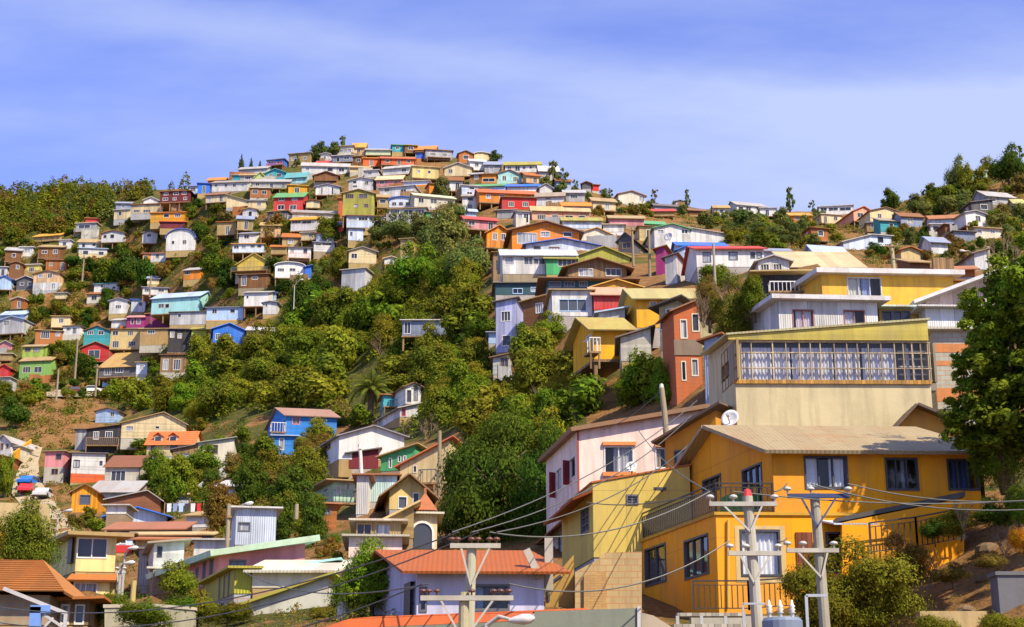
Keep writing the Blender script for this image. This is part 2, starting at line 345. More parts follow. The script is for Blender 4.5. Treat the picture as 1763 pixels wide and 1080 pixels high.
def add_window(H, o, u, n, h, frame='W', glass=None, curtain=None, mull=None, cross=0, deep=False, wd=None):
    big = H.scale > 12
    w = h[2]-h[0]; wd = wd or (.06 if H.scale > 12 else .07)
    if mull is None: mull = 0 if w < .7 else H.rnd.choice((1,1,0,2)) if w < 1.5 else H.rnd.choice((1,2,3))
    g = glass or ('glass_curtain' if H.rnd.random() < (.3 if big else .1) else 'glass_dark')
    mb = MB(); frame_ring(mb, o, u, n, h, wd=wd, mull=mull, cross=cross)
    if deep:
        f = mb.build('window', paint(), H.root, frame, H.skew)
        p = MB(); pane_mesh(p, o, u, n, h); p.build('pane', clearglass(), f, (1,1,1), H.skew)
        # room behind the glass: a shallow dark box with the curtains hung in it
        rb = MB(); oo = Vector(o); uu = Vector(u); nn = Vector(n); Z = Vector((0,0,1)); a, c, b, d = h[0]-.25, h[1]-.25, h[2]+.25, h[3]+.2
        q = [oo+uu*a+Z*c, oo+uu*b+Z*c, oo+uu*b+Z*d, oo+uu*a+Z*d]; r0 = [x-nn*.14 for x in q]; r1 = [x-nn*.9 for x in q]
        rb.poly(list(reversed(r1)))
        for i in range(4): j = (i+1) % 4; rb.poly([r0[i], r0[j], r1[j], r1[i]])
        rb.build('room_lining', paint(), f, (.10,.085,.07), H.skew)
        for (c0, c1, ccol) in (curtain or []):
            cb = MB(); cb.smooth = True; K = max(8, int((c1-c0)*w*14)); top = h[3]-.03; bot = h[1]+.02
            X = [lerp(h[0], h[2], lerp(c0, c1, i/(K*2))) for i in range(K*2+1)]
            off = [.16+.035*math.sin(i*1.57+.6*math.sin(i*.37))+.012*math.sin(i*.9) for i in range(K*2+1)]
            k = len(cb.v)
            for i, x in enumerate(X):
                for z in (bot, top): cb.v.append(tuple(oo+uu*x+Z*z-nn*off[i]))
            for i in range(K*2): cb.f.append((k+2*i, k+2*i+2, k+2*i+3, k+2*i+1)); cb.m.append(0)
            cb.build('curtain', paint('cloth', .9), f, ccol, H.skew)
    elif big:
        f = mb.build('window', paint(), H.root, frame, H.skew)
        p = MB(); pane_mesh(p, o, u, n, h); p.build('pane', glassmat(g), f, (1,1,1), H.skew)
    else:
        pane_mesh(mb, o, u, n, h, 1)
        mb.build('window', [paint(), glassmat(g)], H.root, frame, H.skew)
def slab(mb, quad, t, mi=0):
    a = [Vector(q) for q in quad]; n = (a[1]-a[0]).cross(a[2]-a[0]).normalized()
    if n.z < 0: n = -n
    mb.prism([p+n*.004 for p in a], n*t, mi)
def h(reg, box, roof, rise, wc, rc, label, yaw=None, sk=0, L=None, d=None, mat=None, rmat=None, st=None, win=None, lwin=None, rwin=None, low=None,
      found=1.6, ov=.35, stilt=None, door=None, fr=None, t=None, balc=None, name='house', cat='house', into=None, xl=False, group=None, fcol=None,
      deep=False, cur=None, glass=None, mull=None, cross=0, ridge=.5, roofless=False, rect=True, seed=None):
    x0, x1, y0, y1 = [float(v) for v in box.split()]
    px0, py0 = PX(reg, x0, y0); px1, py1 = PX(reg, x1, y1)
    s = REG[reg][2]
    rnd = random.Random(seed if seed is not None else sum(ord(c)*(i+3) for i, c in enumerate(label)))
    if yaw is None: yaw = rnd.choice((-1,1))*rnd.uniform(2,11)+(4 if px0 > 700 else -2)
    if group and rc in ('W','LGY','OW') and roof in 'smgx' and reg != 'Z': rc = rnd.choice(((.42,.42,.40),(.33,.32,.30),(.46,.45,.42),(.36,.31,.24),(.50,.50,.48)))
    if rc == 'OR' and group and 'valley' in group: rc = (.40,.125,.035)
    if reg != 'Z' and rc not in ('RB','BL'):
        k_ = .20 if rc != 'W' else .12; g_ = rnd.choice(((.30,.26,.21),(.26,.25,.25),(.30,.19,.11))); rc = tuple(lerp(u_, v_, k_) for u_, v_ in zip(C(rc), g_))
    H = Ho(); H.rnd = rnd; H.yaw = R(yaw); th = H.yaw
    auto = False
    if not d and stilt is None and not into and not low and found == 1.6 and group and ('hilltop' in group or 'slope' in group or 'ridge' in group) and rnd.random() < .55:
        gy = (py1-py0)*rnd.uniform(.28,.55); gy = min(gy, 13); d = min(D(px0, py1+gy), D(px1, py1+gy), D((px0+px1)/2, py1+gy))-.3; auto = True; gypx = py1+gy
    H.d = d if d else min(D(px0, py1), D(px1, py1), D((px0+px1)/2, py1))-.3
    e = Vector((math.cos(th), math.sin(th), 0)); nrm = Vector((math.sin(th), -math.cos(th), 0)); H.e = e; H.n = nrm
    def along(P, px):   # distance along e from P to the column px
        zc = P.y*CP+P.z*SP; k = (px-CX)/F
        return (k*zc-P.x)/(e.x-k*e.y*CP)
    if yaw >= 0 or into: P = unproj(px0, py1, H.d); w = along(P, px1)
    else:
        Q = unproj(px1, py1, H.d); w = -along(Q, px0); P = Q-e*w
    if into:
        P = hit(px0, py1, into.P, into.n); w = along(P, px1); e = into.e; H.e = e; H.n = nrm = into.n
    H.P = P; H.w = w; H.scale = F/H.d; H.skew = math.tan(R(sk)); H.origin = P
    inv = Matrix.Rotation(-th, 3, 'Z')
    H.fp = lambda px, py: (lambda q: (q.x, q.z))(inv @ (hit(px, py, P, nrm)-P))
    g = e*(-H.skew)+Vector((-e.y, e.x, 0)); ln = g.cross(Vector((0,0,1)))
    H.lp = lambda px, py: (lambda q: (q.y, q.z))(inv @ (hit(px, py, P, ln)-P))
    PR = P+e*w
    H.rp = lambda px, py: (lambda q: (q.y, q.z))(inv @ (hit(px, py, PR, ln)-PR))
    hh = H.fp((px0+px1)/2, py0)[1]; H.h = hh
    if L is None: L = max(3.2, min(7.5, w*rnd.uniform(.75,1.0)))
    H.L = L
    if t is None: t = max(.10, 1.1/H.scale)
    if mat is None: mat = rnd.choice(('wall_corrugated','wall_board','wall_stucco','wall_corrugated'))
    else: mat = 'wall_'+mat
    if into: root = into.root; 
    else:
        root = empty(name, P, th); tag(root, label, cat, group)
        if group and reg not in 'Z': root.rotation_euler = (0, rnd.uniform(-.014,.014), th)
    H.root = root
    base = P if not into else None
    def fix(o):
        if into: 
            dl = Matrix.Rotation(-into.yaw, 3, 'Z') @ (P-into.P); o.location = dl
        return o
    # ---- openings
    def rects(lst, f):
        out = []
        for r in lst or []:
            a = f(*PX(reg, r[0], r[3])); b = f(*PX(reg, r[2], r[1]))
            out.append((min(a[0], b[0]), min(a[1], b[1]), max(a[0], b[0]), max(a[1], b[1])))
        return out
    if win is None and w > 1.6 and hh > 1.5:
        n_st = st or max(1, round(hh/2.7)); n = max(1, min(4, round(w/3.0))); FH = []
        for k in range(n_st):
            z = hh/n_st*k; hs = hh/n_st
            for i in range(n):
                if rnd.random() < .12 and n > 1: continue
                ww = min(rnd.choice((.9,1.1,1.35)), .55*w/n); cx = w*(i+.5)/n+rnd.uniform(-.12,.12)*w/n; wh = min(rnd.choice((.85,1.0,1.1)), hs*.5)
                zs = z+hs*.40 if wh < hs*.45 else z+hs*.36
                if k == 0 and rnd.random() < .28: zs = z+.03; wh = min(2.0, hs*.78); ww = .85
                FH.append((cx-ww/2, zs, cx+ww/2, min(zs+wh, z+hs-.15)))
    else: FH = rects(win, H.fp)
    def clip(hs, W, top):
        return [(max(a, .03), max(c, .03), min(b, W-.03), min(dd, top-.03)) for a, c, b, dd in hs if min(b, W-.03)-max(a, .03) > .15 and min(dd, top-.03)-max(c, .03) > .15]
    LH = rects(lwin, H.lp); RH = rects(rwin, H.rp); FH = clip(FH, w, hh); LH = clip(LH, L, hh); RH = clip(RH, L, hh)
    if lwin is None and rwin is None and win is None and hh > 1.8 and L > 3:
        vis = 'L' if (yaw+math.degrees(math.atan2(P.x, P.y))*-1*-1) > 3 and px0 > 881 else 'R'
        q = (L*.35, hh*.45, L*.35+.9, hh*.45+min(1.0, hh*.35))
        if rnd.random() < .6: (LH if vis == 'L' else RH).append(q)
    zb = 0.0
    # ---- walls
    def polyroof(mb, z):   # the wall above the eave
        if roof == 'g':
            for y in (0, L): mb.poly([(0,y,hh),(w,y,hh),(w*ridge,y,z)])
        elif roof == 'x':
            xx = 0 if xl else w
            for y in (0, L): mb.poly([(0,y,hh),(w,y,hh),(xx,y,z)])
            mb.poly([(xx,0,hh),(xx,L,hh),(xx,L,z),(xx,0,z)])
        elif roof == 's':
            for x in (0, w): mb.poly([(x,0,hh),(x,L,hh),(x,L*ridge,z)])
        elif roof == 'm':
            for x in (0, w): mb.poly([(x,0,hh),(x,L,hh),(x,L,z)])
            mb.poly([(0,L,hh),(w,L,hh),(w,L,z),(0,L,z)])
        elif roof == 'b':
            for y in (0, L): mb.poly([(w/2-w/2*math.cos(a*math.pi/10), y, hh+(z-hh)*math.sin(a*math.pi/10)) for a in range(11)])
    if roof in 'gxb': zr = H.fp((px0+px1)/2 if roof != 'x' else (px0 if xl else px1), py0-rise/s)[1]
    elif roof in 'smh':
        yy = L*(ridge if roof != 'm' else 1.0); P2 = P+Vector((-e.y, e.x, 0))*yy
        zr = (hit((px0+px1)/2, py0-rise/s, P2, nrm)-P).z
    else: zr = hh
    zr = max(zr, hh+.05); H.zr = zr
    zs = 0.0
    if low:
        ly, lc, lm = low if len(low) == 3 else (*low, None)
        zs = H.fp((px0+px1)/2, PX(reg, 0, ly)[1])[1]
        mb = MB()
        for o_, u_, n_, W_, hs in (((0,0,0),(1,0,0),(0,-1,0),w,FH), ((0,L,0),(0,-1,0),(-1,0,0),L,[(L-b,c,L-a,dd) for a,c,b,dd in LH]), ((w,0,0),(0,1,0),(1,0,0),L,RH), ((w,L,0),(-1,0,0),(0,1,0),w,[])):
            wallface(mb, o_, u_, n_, W_, 0, zs, [(a,max(c,0),b,min(dd,zs)) for a,c,b,dd in hs if c < zs])
        fix(mb.build('lower_wall', surface_mat('wall_'+lm if lm else mat), root, lc, H.skew))
    mb = MB()
    for o_, u_, n_, W_, hs in (((0,0,0),(1,0,0),(0,-1,0),w,FH), ((0,L,0),(0,-1,0),(-1,0,0),L,[(L-b,c,L-a,dd) for a,c,b,dd in LH]), ((w,0,0),(0,1,0),(1,0,0),L,RH), ((w,L,0),(-1,0,0),(0,1,0),w,[])):
        wallface(mb, o_, u_, n_, W_, zs, hh, [(a,max(c,zs),b,dd) for a,c,b,dd in hs if dd > zs])
    polyroof(mb, zr)
    wobj = fix(mb.build('wall', surface_mat(mat), root, wc, H.skew))
    if found:
        mb = MB(); mb.box(.03, .03, -found, w-.03, L-.03, -.004)
        if stilt is None and not auto: fix(mb.build('foundation', surface_mat('wall_block' if H.scale > 14 else 'wall_stucco'), root, fcol or rnd.choice(('CO','GY',(.3,.24,.15),'TN')), H.skew))
    if auto and stilt is None: stilt = (gypx-REG[reg][1])*s
    if stilt is not None:
        gz = H.fp((px0+px1)/2, PX(reg, 0, stilt)[1])[1]; n = max(2, int(w/2.2)+1)
        fl = MB(); fl.box(-.1, -.1, -.2, w+.1, L+.05, -.004); fix(fl.build('floor_frame', surface_mat('wall_plank'), root, 'WD', H.skew))
        for i in range(n):
            x = lerp(.15, w-.15, i/(n-1))
            q = MB(); q.box(x-.11, .05, gz-1.2, x+.11, .27, -.2); fix(q.build('stilt', surface_mat('wall_plank'), root, 'WD', H.skew))
    # ---- roof
    if not roofless:
        rb = MB(); along_x = True
        if roof == 'f': slab(rb, [(-ov,-ov,hh),(w+ov,-ov,hh),(w+ov,L+ov,hh),(-ov,L+ov,hh)], t)
        elif roof == 'm':
            k = (zr-hh)/L; slab(rb, [(-ov,-ov,hh-k*ov),(w+ov,-ov,hh-k*ov),(w+ov,L+ov,zr+k*ov),(-ov,L+ov,zr+k*ov)], t)
        elif roof == 'x':
            along_x = False; k = (zr-hh)/w
            a, b = (zr+k*ov, hh-k*ov) if xl else (hh-k*ov, zr+k*ov)
            slab(rb, [(-ov,-ov,a),(w+ov,-ov,b),(w+ov,L+ov,b),(-ov,L+ov,a)], t)
        elif roof == 'g':
            along_x = False; xr = w*ridge
            for sx, xe, run in ((-1,-ov,xr),(1,w+ov,w-xr)):
                k = (zr-hh)/run; ze = hh-k*ov
                q = [(xr,-ov,zr),(xe,-ov,ze),(xe,L+ov,ze),(xr,L+ov,zr)]; slab(rb, q if sx < 0 else q[::-1], t)
        elif roof == 's':
            yr = L*ridge
            for ye, run in ((-ov, yr), (L+ov, L-yr)):
                k = (zr-hh)/run; ze = hh-k*ov
                if rmat == 'tile' and H.scale > 12:   # real overlapping courses
                    n_ = max(4, int(abs(yr-ye)*1.1/.34))
                    for c_ in range(n_):
                        a0, a1 = c_/n_, (c_+1.25)/n_; a1 = min(a1, 1.0)
                        ya, yb, za, zb_ = lerp(ye,yr,a0), lerp(ye,yr,a1), lerp(ze,zr,a0)+.055, lerp(ze,zr,a1)+.004
                        slab(rb, [(-ov,ya,za),(w+ov,ya,za),(w+ov,yb,zb_),(-ov,yb,zb_)], .05)
                else: slab(rb, [(-ov,ye,ze),(w+ov,ye,ze),(w+ov,yr,zr),(-ov,yr,zr)], t)
        elif roof == 'h':
            yr = L*ridge; xi = min(w*.32, L*.5); z0 = hh; k = [(-ov,-ov,z0),(w+ov,-ov,z0),(w+ov,L+ov,z0),(-ov,L+ov,z0)]; r0, r1 = (xi,yr,zr), (w-xi,yr,zr)
            for q in ((k[0],k[1],r1,r0),(k[2],k[3],r0,r1)):
                if rmat == 'tile':
                    q = [Vector(v) for v in q]; n_ = max(4, int((q[3]-q[0]).length/.36))
                    for c_ in range(n_):
                        a0, a1 = c_/n_, min((c_+1.2)/n_, 1); up_ = Vector((0,0,.07)); slab(rb, [q[0].lerp(q[3],a0)+up_, q[1].lerp(q[2],a0)+up_, q[1].lerp(q[2],a1), q[0].lerp(q[3],a1)], .05)
                else: slab(rb, q, t)
            rb.prism([k[1],k[2],r1], (0,0,t)); rb.prism([k[3],k[0],r0], (0,0,t))
        elif roof == 'b':
            along_x = False; ps = [(w/2-(w/2+ov*.4)*math.cos(a*math.pi/10), hh+(zr-hh+.05)*math.sin(a*math.pi/10)) for a in range(11)]
            for (xa, za), (xb, zb2) in zip(ps, ps[1:]): slab(rb, [(xa,-ov,za),(xb,-ov,zb2),(xb,L,zb2),(xa,L,za)], t)
        rm = 'roof_'+rmat if rmat else ('roof_corrugated' if along_x else 'roof_corrugated_across')
        fix(rb.build('roof', surface_mat(rm), root, rc, H.skew))
    # ---- windows
    fcolr = fr or rnd.choice(('W','W','OW','WD','DG'))
    if H.scale < 11 and fr is None: fcolr = rnd.choice(('W','OW'))
    def putwin(o_, u_, n_, hs, cl, lst):
        before = set(root.children)
        for i, hq in enumerate(hs):
            cc = None
            if cur: cc = cur[i] if i < len(cur) and lst == 'F' else None
            add_window(H, o_, u_, n_, hq, fcolr, glass, cc, mull, cross, deep)
        if into:
            for o in root.children:
                if o not in before: fix(o)
    putwin((0,0,0),(1,0,0),(0,-1,0), FH, None, 'F')
    putwin((0,L,0),(0,-1,0),(-1,0,0), [(L-b,c,L-a,dd) for a,c,b,dd in LH], None, 'L')
    putwin((w,0,0),(0,1,0),(1,0,0), RH, None, 'R')
    if door:
        for q in rects([door[:4]], H.fp):
            mb = MB(); mb.box(q[0], -.05, q[1], q[2], .02, q[3]); mb.box(q[2]-.16, -.09, (q[1]+q[3])/2-.03, q[2]-.06, -.05, (q[1]+q[3])/2+.06)
            fix(mb.build('door', surface_mat('wall_plank'), root, door[4] if len(door) > 4 else 'WD', H.skew))
    if balc:
        bx0, bx1, byt, byb, bc = balc[:5]; a = H.fp(*PX(reg, bx0, byb)); b = H.fp(*PX(reg, bx1, byt)); dp = balc[5] if len(balc) > 5 else 1.0
        mb = MB(); mb.box(a[0], -dp, a[1]-.14, b[0], -.01, a[1]); fix(mb.build('balcony_floor', surface_mat('wall_plank'), root, 'WD', H.skew))
        mb = MB(); n = max(3, int((b[0]-a[0])/.28)); zt = b[1]; wd = max(.04, .45/H.scale)
        for i in range(n+1):
            x = lerp(a[0]+.03, b[0]-.03, i/n); mb.box(x-wd/2, -dp+.01, a[1], x+wd/2, -dp+.01+wd, zt-.05)
        mb.box(a[0], -dp, zt-.05, b[0], -dp+.08, zt+.02)
        for x in (a[0]+.04, b[0]-.04): mb.box(x-.035, -dp+.09, zt-.05, x+.035, 0, zt+.02); mb.box(x-.03, -dp+.5, a[1], x+.03, -dp+.5+wd, zt-.05)
        fix(mb.build('railing', paint(), root, bc, H.skew))
        for x in (a[0]+.1, b[0]-.1):
            mb = MB(); mb.box(x-.06, -dp+.02, min(-1.0, -.3) if a[1] > .4 else -1.0, x+.06, -dp+.14, a[1]-.14); fix(mb.build('balcony_post', surface_mat('wall_plank'), root, 'WD', H.skew))
    if rect: RECTS.append((px0, min(py0, py0-(rise/s if roof != 'f' else 0)), px1, py1, label))
    return H
def dish(P, rad, aim, label, col='LGY', group='satellite dishes'):
    root = empty('satellite_dish', P); tag(root, label, 'satellite dish', group); a = Vector(aim).normalized()
    mb = MB(); mb.smooth = True; mb.lathe((0,0,0), [(.02,-.02),(rad*.35,rad*.03),(rad*.7,rad*.12),(rad,rad*.26),(rad,rad*.29),(rad*.7,rad*.15),(rad*.35,rad*.06),(.02,.01)], 20, a); mb.build('reflector', paint(), root, col)
    mb = MB(); lo = Vector((0,0,-rad*.75)); mb.bar(lo, a*rad*.95, .04); mb.lathe(a*rad*.95, [(.01,-.08),(.06,-.08),(.06,.06),(.01,.06)], 8, a); mb.build('feed_arm', paint(), root, 'GY')
    mb = MB(); mb.bar((0,0,0), -a*rad*.3, .06); mb.bar(-a*rad*.3, -a*rad*.3+Vector((0,0,-rad*1.3)), .06); mb.build('mount', paint(), root, 'GY')
    return root
def railing_on(mb, pts, hgt, sp=.14, wd=.02):
    for a, b in zip(pts, pts[1:]):
        a = Vector(a); b = Vector(b); n = max(2, int((b-a).length/sp)); up = Vector((0,0,hgt))
        mb.bar(a+up, b+up, .045); mb.bar(a+Vector((0,0,.08)), b+Vector((0,0,.08)), .03); mb.bar(a+up*.86, b+up*.86, .025)
        for i in range(n+1):
            p = a.lerp(b, i/n); mb.bar(p+Vector((0,0,.02 if i in (0,n) else .08)), p+up*(1.0 if i in (0,n) else .86), wd*(1.8 if i in (0,n) else 1), up=(0,1,0))
# ------------------------------------------------------------------ far hilltop, seen left to right
g1 = dict(group='houses on the hilltop'); g2 = dict(group='houses on the left slope'); g3 = dict(group='houses in the valley'); g4 = dict(group='houses on the central spur'); g5 = dict(group='houses on the far right ridge')
# hilltop row
h('B','700 800 125 178','f',0,'OW','TN','cream hilltop house with wide grey windows beside the tallest tree',win=[(712,140,790,168)],**g1)
h('B','800 880 132 182','s',26,'PE','MU','peach hilltop house with steep mustard roof',L=6,**g1)
h('B','885 1050 150 180','s',6,'MC','LGY','long low mint house under the crest between peach and teal houses',**g1)
h('B','1060 1142 118 158','f',0,'TQ','GR','teal box house on the very top of the hill',**g1)
h('B','1145 1225 120 162','f',0,'BR','OL','brown plank house against the teal hilltop box',mat='plank',**g1)
h('B','1215 1345 146 168','s',20,'MU','OR','low house with orange roof at the right end of the crest',**g1)
h('B','1222 1278 166 206','f',0,'BL','DG','small bright blue shack under the orange crest roof',win=[],**g1)
h('B','1282 1460 152 208','f',0,'GY','BR','long grey open gallery house at the end of the crest',balc=(1290,1450,182,200,'LGY'),**g1)
h('B','665 800 188 224','f',0,'BG','LGY','blue grey strip house under the cream hilltop house',**g1)
h('B','800 862 192 250','f',0,'BR','TN','brown plank lean-to left of the orange red box',mat='plank',**g1)
h('B','868 982 206 252','f',0,'RO','OR','plain orange red box house on the upper hill',**g1)
h('B','988 1208 208 244','s',8,'RO','RO','long orange red row house with low red roof',**g1)
h('B','585 646 178 224','g',8,'W','LGY','white tower-like house with single window',win=[(607,190,622,206)],**g1)
h('B','552 660 236 252','s',14,'W','RE','low white shed with bright red roof strip',**g1)
h('B','460 772 258 304','s',20,'W','LGY','very long white house with shaded windows',st=1,**g1)
h('B','780 905 266 298','m',8,'CR','SAND','cream low house right of the very long white one',**g1)
h('B','1000 1175 270 306','s',12,'W','W','low white house with white roof above the yellow cream house',**g1)
h('B','1195 1370 262 330','f',0,(.76,.58,.2),'SAND','yellow cream house with flat roof and two windows',win=[(1228,282,1248,300),(1298,284,1318,304)],**g1)
h('B','1408 1590 268 320','g',32,'CR','OW','cream gabled house dug into the dry hilltop slope',**g1)
h('B','1606 1722 185 216','b',18,'CR','OW','small cream house with arched roof at the crest',**g1)
h('C','268 505 250 298','s',18,'W','OL','white hilltop house with five blue windows',win=[(285,258,310,276),(335,256,368,290),(385,258,405,278),(430,258,450,276),(470,258,490,276)],**g1)
h('C','215 378 312 372','g',30,'AQ','BR','pale aqua gabled house with brown roof edge',**g1)
h('C','112 208 312 368','f',0,'OR','BR','small orange house with blue lower windows',win=[(120,335,200,360)],**g1)
h('C','35 108 312 362','m',8,'BR','LGY','brown shack beside the small orange house',**g1)
h('B','232 342 216 278','f',0,'BL','DG','blue house with red balcony band',sk=0,yaw=-14,win=[(240,222,285,240),(295,222,335,240)],low=(252,'BR','plank'),balc=(232,345,240,262,'RE'),L=6,**g1)
h('B','40 225 276 300','s',12,'LGY','GY','low grey house left of the blue and red one',**g1)
h('B','222 345 300 345','g',24,'TQ','TQ','teal gabled house below the blue and red one',**g1)
h('B','352 488 330 365','s',28,'AQ','TQ','aqua cottage with broad teal roof',**g1)
h('B','150 218 330 352','g',32,(.55,.68,.2),(.5,.6,.2),'little yellow green gabled hut on the left shoulder',win=[],**g1)
h('B','0 48 318 354','f',0,'TQ','GY','small dull teal box on the left shoulder',**g1)
h('B','50 148 318 360','s',8,'GY','TN','grey cottage between dull teal box and yellow green hut',**g1)
h('B','130 378 362 402','s',14,'GY','LGY','long grey terrace under the teal roofs',st=1,**g1)
h('A','1405 1640 365 418','s',10,'W','LGY','long white bungalow with four windows on the left shoulder',win=[(1425,375,1445,395),(1490,372,1512,395),(1545,372,1568,395),(1600,372,1622,392)],**g1)
h('A','1380 1490 350 366','s',14,'OR','OR','tiny orange roofed hut behind the long white bungalow',win=[],**g1)
h('A','1312 1392 372 436','f',0,'BL','BL','blue box house at the end of the white bungalow',**g1)
h('A','1255 1312 392 440','f',0,'LB','BG','pale blue lean-to by the blue box house',**g1)
h('A','1062 1258 425 492','f',0,'MR','BR','dark maroon plank barracks at the edge of the wood',mat='plank',st=2,**g1)
h('A','1365 1500 448 492','s',26,'CR','BR','cream house with brown roof on the left shoulder',yaw=-9,L=10,**g1)
h('A','1502 1640 488 528','x',40,'CR','TN','cream wing whose roof falls to the right',xl=True,yaw=-6,win=[],**g1)
# upper hill, middle rows
h('B','368 494 386 500','f',0,'MU','MU','tall mustard house with one dark upper window',win=[(412,400,446,432)],yaw=9,**g1)
h('B','272 464 462 562','s',26,'RE','GR','bright red two storey house with four white windows',win=[(305,455+10,345,486),(395,462,430,482),(300,512,345,545),(380,512,425,545)],fr='W',yaw=-6,L=7,**g1)
h('B','540 704 322 360','g',28,'BR','MR','brown plank chalet with maroon gable',mat='plank',balc=(545,700,335,357,'BR'),**g1)
h('B','552 712 395 446','g',18,'W','BG','white house with two dark doorways over a dark basement',win=[(588,396,602,446),(658,396,674,446)],low=None,stilt=510,**g1)
h('B','772 932 350 415','g',16,'W','LGY','white two storey house with three dark windows and low gable',win=[(800,348+4,826,372),(880,355,905,382),(800,382,830,398)],fr='OW',**g1)
h('B','732 940 438 582','g',26,'OL','TN','olive green two storey house with paired windows',win=[(752,442,808,470),(842,442,900,470),(806,508,834,532),(876,508,904,532)],yaw=3,L=8,fr='WD',**g1)
h('B','702 732 472 592','f',0,'RO','RU','narrow orange strip house against the olive green one',win=[],yaw=2,L=4,**g1)
h('B','955 1122 345 386','s',22,'PK','CR','pink brown house with long cream roof',**g1)
h('B','1130 1305 358 386','f',0,'PB','OW','blue white upper cottage over an orange wall',low=(380,'OR'),st=1,**g1)
h('B','1308 1350 375 436','f',0,'OR','BR','narrow orange house by the orange wall cottage',**g1)
h('B','978 1208 396 448','f',0,'W','LGY','white house with round topped doorway over a tan roof',win=[(1010,402,1045,428),(1118,408,1155,448)],**g1)
h('B','962 1038 462 528','s',14,'TN','TN','tan house left of the blue arched gable',**g1)
h('B','1042 1202 490 530','b',28,'PB','BL','blue white house with arched roof',yaw=0,win=[(1060,495,1090,520),(1105,495,1135,520),(1150,495,1185,520)],**g1)
h('B','1040 1285 538 592','f',0,'W','TN','white verandah house with big blue windows',win=[(1050,545,1110,580),(1140,545,1200,580),(1212,545,1275,578)],**g1)
h('B','1208 1478 460 522','s',12,'OW','MC','beige house under pale green roof beside the arched one',**g1)
h('B','1287 1400 565 612','f',0,'GR','DG','dark green hut beside the white verandah house',**g1)
h('B','758 1010 590 662','f',0,'PB','MR','white verandah house with long blue window band under the olive one',win=[(765,596,830,618),(838,596,900,618),(908,596,980,618)],yaw=4,**g1)
h('B','768 868 672 748','f',0,'PB','DG','pale blue basement house under the long window band',win=[(780,690,800,720)],yaw=4,**g1)
h('B','398 688 566 602','s',14,'OW','LGY','long beige grey house below the red one',**g1)
h('B','386 545 612 680','s',14,'LGY','MU','grey verandah house with mustard roof edge',win=[(395,616,455,640),(462,616,525,640)],**g1)
h('B','368 520 800 880','f',0,'W','DG','white shack with pink laundry balcony',win=[(385,805,410,835),(470,805,500,840)],balc=(372,518,845,872,'PK'),**g1)
h('B','540 678 766 822','f',0,'W','BG','white cottage with strip of blue windows',win=[(552,770,590,782),(598,770,660,782)],**g1)
h('B','772 955 822 900','g',28,'CR','W','cream and white patched gable house above the grey box',yaw=5,**g1)
h('B','1010 1100 872 906','g',14,'W','CR','small white gable hut left of the big grey tree',**g1)
h('B','1115 1196 740 850','f',0,'TN','TN','tall tan wall house half hidden by trees',win=[],**g1)
h('B','1525 1634 388 452','f',0,'PB','LGY','blue white two storey box right of the upper hill trees',st=2,**g1)
h('B','1528 1628 458 545','m',8,'W','W','stack of white terraces under the blue white box',st=2,**g1)
h('B','1530 1620 556 602','s',14,'LB','LB','small light blue house with blue roof above the red roofed pink one',**g1)
h('C','0 213 612 668','s',16,'PK','RE','long pink house with red roof behind the tree tops',**g1)
h('C','0 78 402 462','f',0,'W','LGY','white box with one window left of the red strip roof',**g1)
h('C','0 265 392 420','s',12,'LB','GR','low light blue house with green roof strip',**g1)
h('C','280 498 392 432','s',12,'W','BL','white house with bright blue roof slope',**g1)
h('C','498 582 398 442','g',24,'W','BG','small white gable at the end of the blue roof slope',win=[],**g1)
h('C','98 485 440 494','s',18,'OR','RO','orange house with long red roof strip',**g1)
h('C','248 470 466 542','f',0,'RE','BR','deep red flat roofed house with two windows',win=[(290,494,328,524),(384,494,422,524)],yaw=4,mat='board',fr='OW',**g4)
h('C','215 338 550 602','f',0,'GY','CO','bare grey wall house below the deep red one',win=[],**g4)
h('C','340 432 562 642','f',0,'W','BG','narrow white house with tall blue glazed front',win=[(352,572,382,630),(392,572,424,630)],**g4)
h('C','476 660 458 524','s',22,'LGY','W','pale grey stepped house right of the deep red one',win=[(540,448+18,570,480),(552,486,580,510)],**g4)
h('C','650 835 520 562','s',20,'PB','OR','blue white house with orange roof strip',**g4)
h('C','448 648 552 612','s',26,'SA','SAND','salmon row house with tan roof and two windows',win=[(482,580,540,610),(580,580,622,610)],yaw=3,**g4)
h('C','650 828 556 606','s',20,'SA','SAND','salmon row house stepped down to the right',win=[(668,582,720,606),(755,582,800,606)],yaw=3,**g4)
h('C','852 1004 490 542','s',18,'CR','TN','yellow cream house with white side under dry slope',**g1)
h('C','1022 1200 448 502','g',26,'OW','BR','beige gabled house with brown eaves on the skyline',yaw=12,win=[(1160,455,1195,488)],L=8,**g1)
h('C','780 838 372 404','g',12,'DG','BR','dark hut on the falling skyline',**g1)
h('C','845 892 382 418','f',0,'RE','BR','small red hut on the falling skyline',**g1)
h('C','652 910 618 668','s',18,'W','OL','white house with olive roof above the big orange gable',low=(640,'PB'),**g4)
h('C','962 1192 602 650','s',16,'PK','TN','long pink house with tan roof right of the olive roofed one',**g4)
h('C','920 1060 646 692','f',0,'W','OW','flat white house in front of the long pink one',**g4)
h('C','1252 1392 556 584','s',12,'TN','RE','tan house with red roof at the foot of the far ridge',**g5)
h('C','1262 1420 522 540','s',10,'BG','DG','long dark blue grey house at the foot of the far ridge',**g5)
h('C','1492 1600 552 578','s',10,'BR','BR','brown house at the foot of the far ridge',**g5)
h('C','1402 1460 492 514','g',8,'LGY','DG','tiny grey gable hut near the thin skyline tree',**g5)
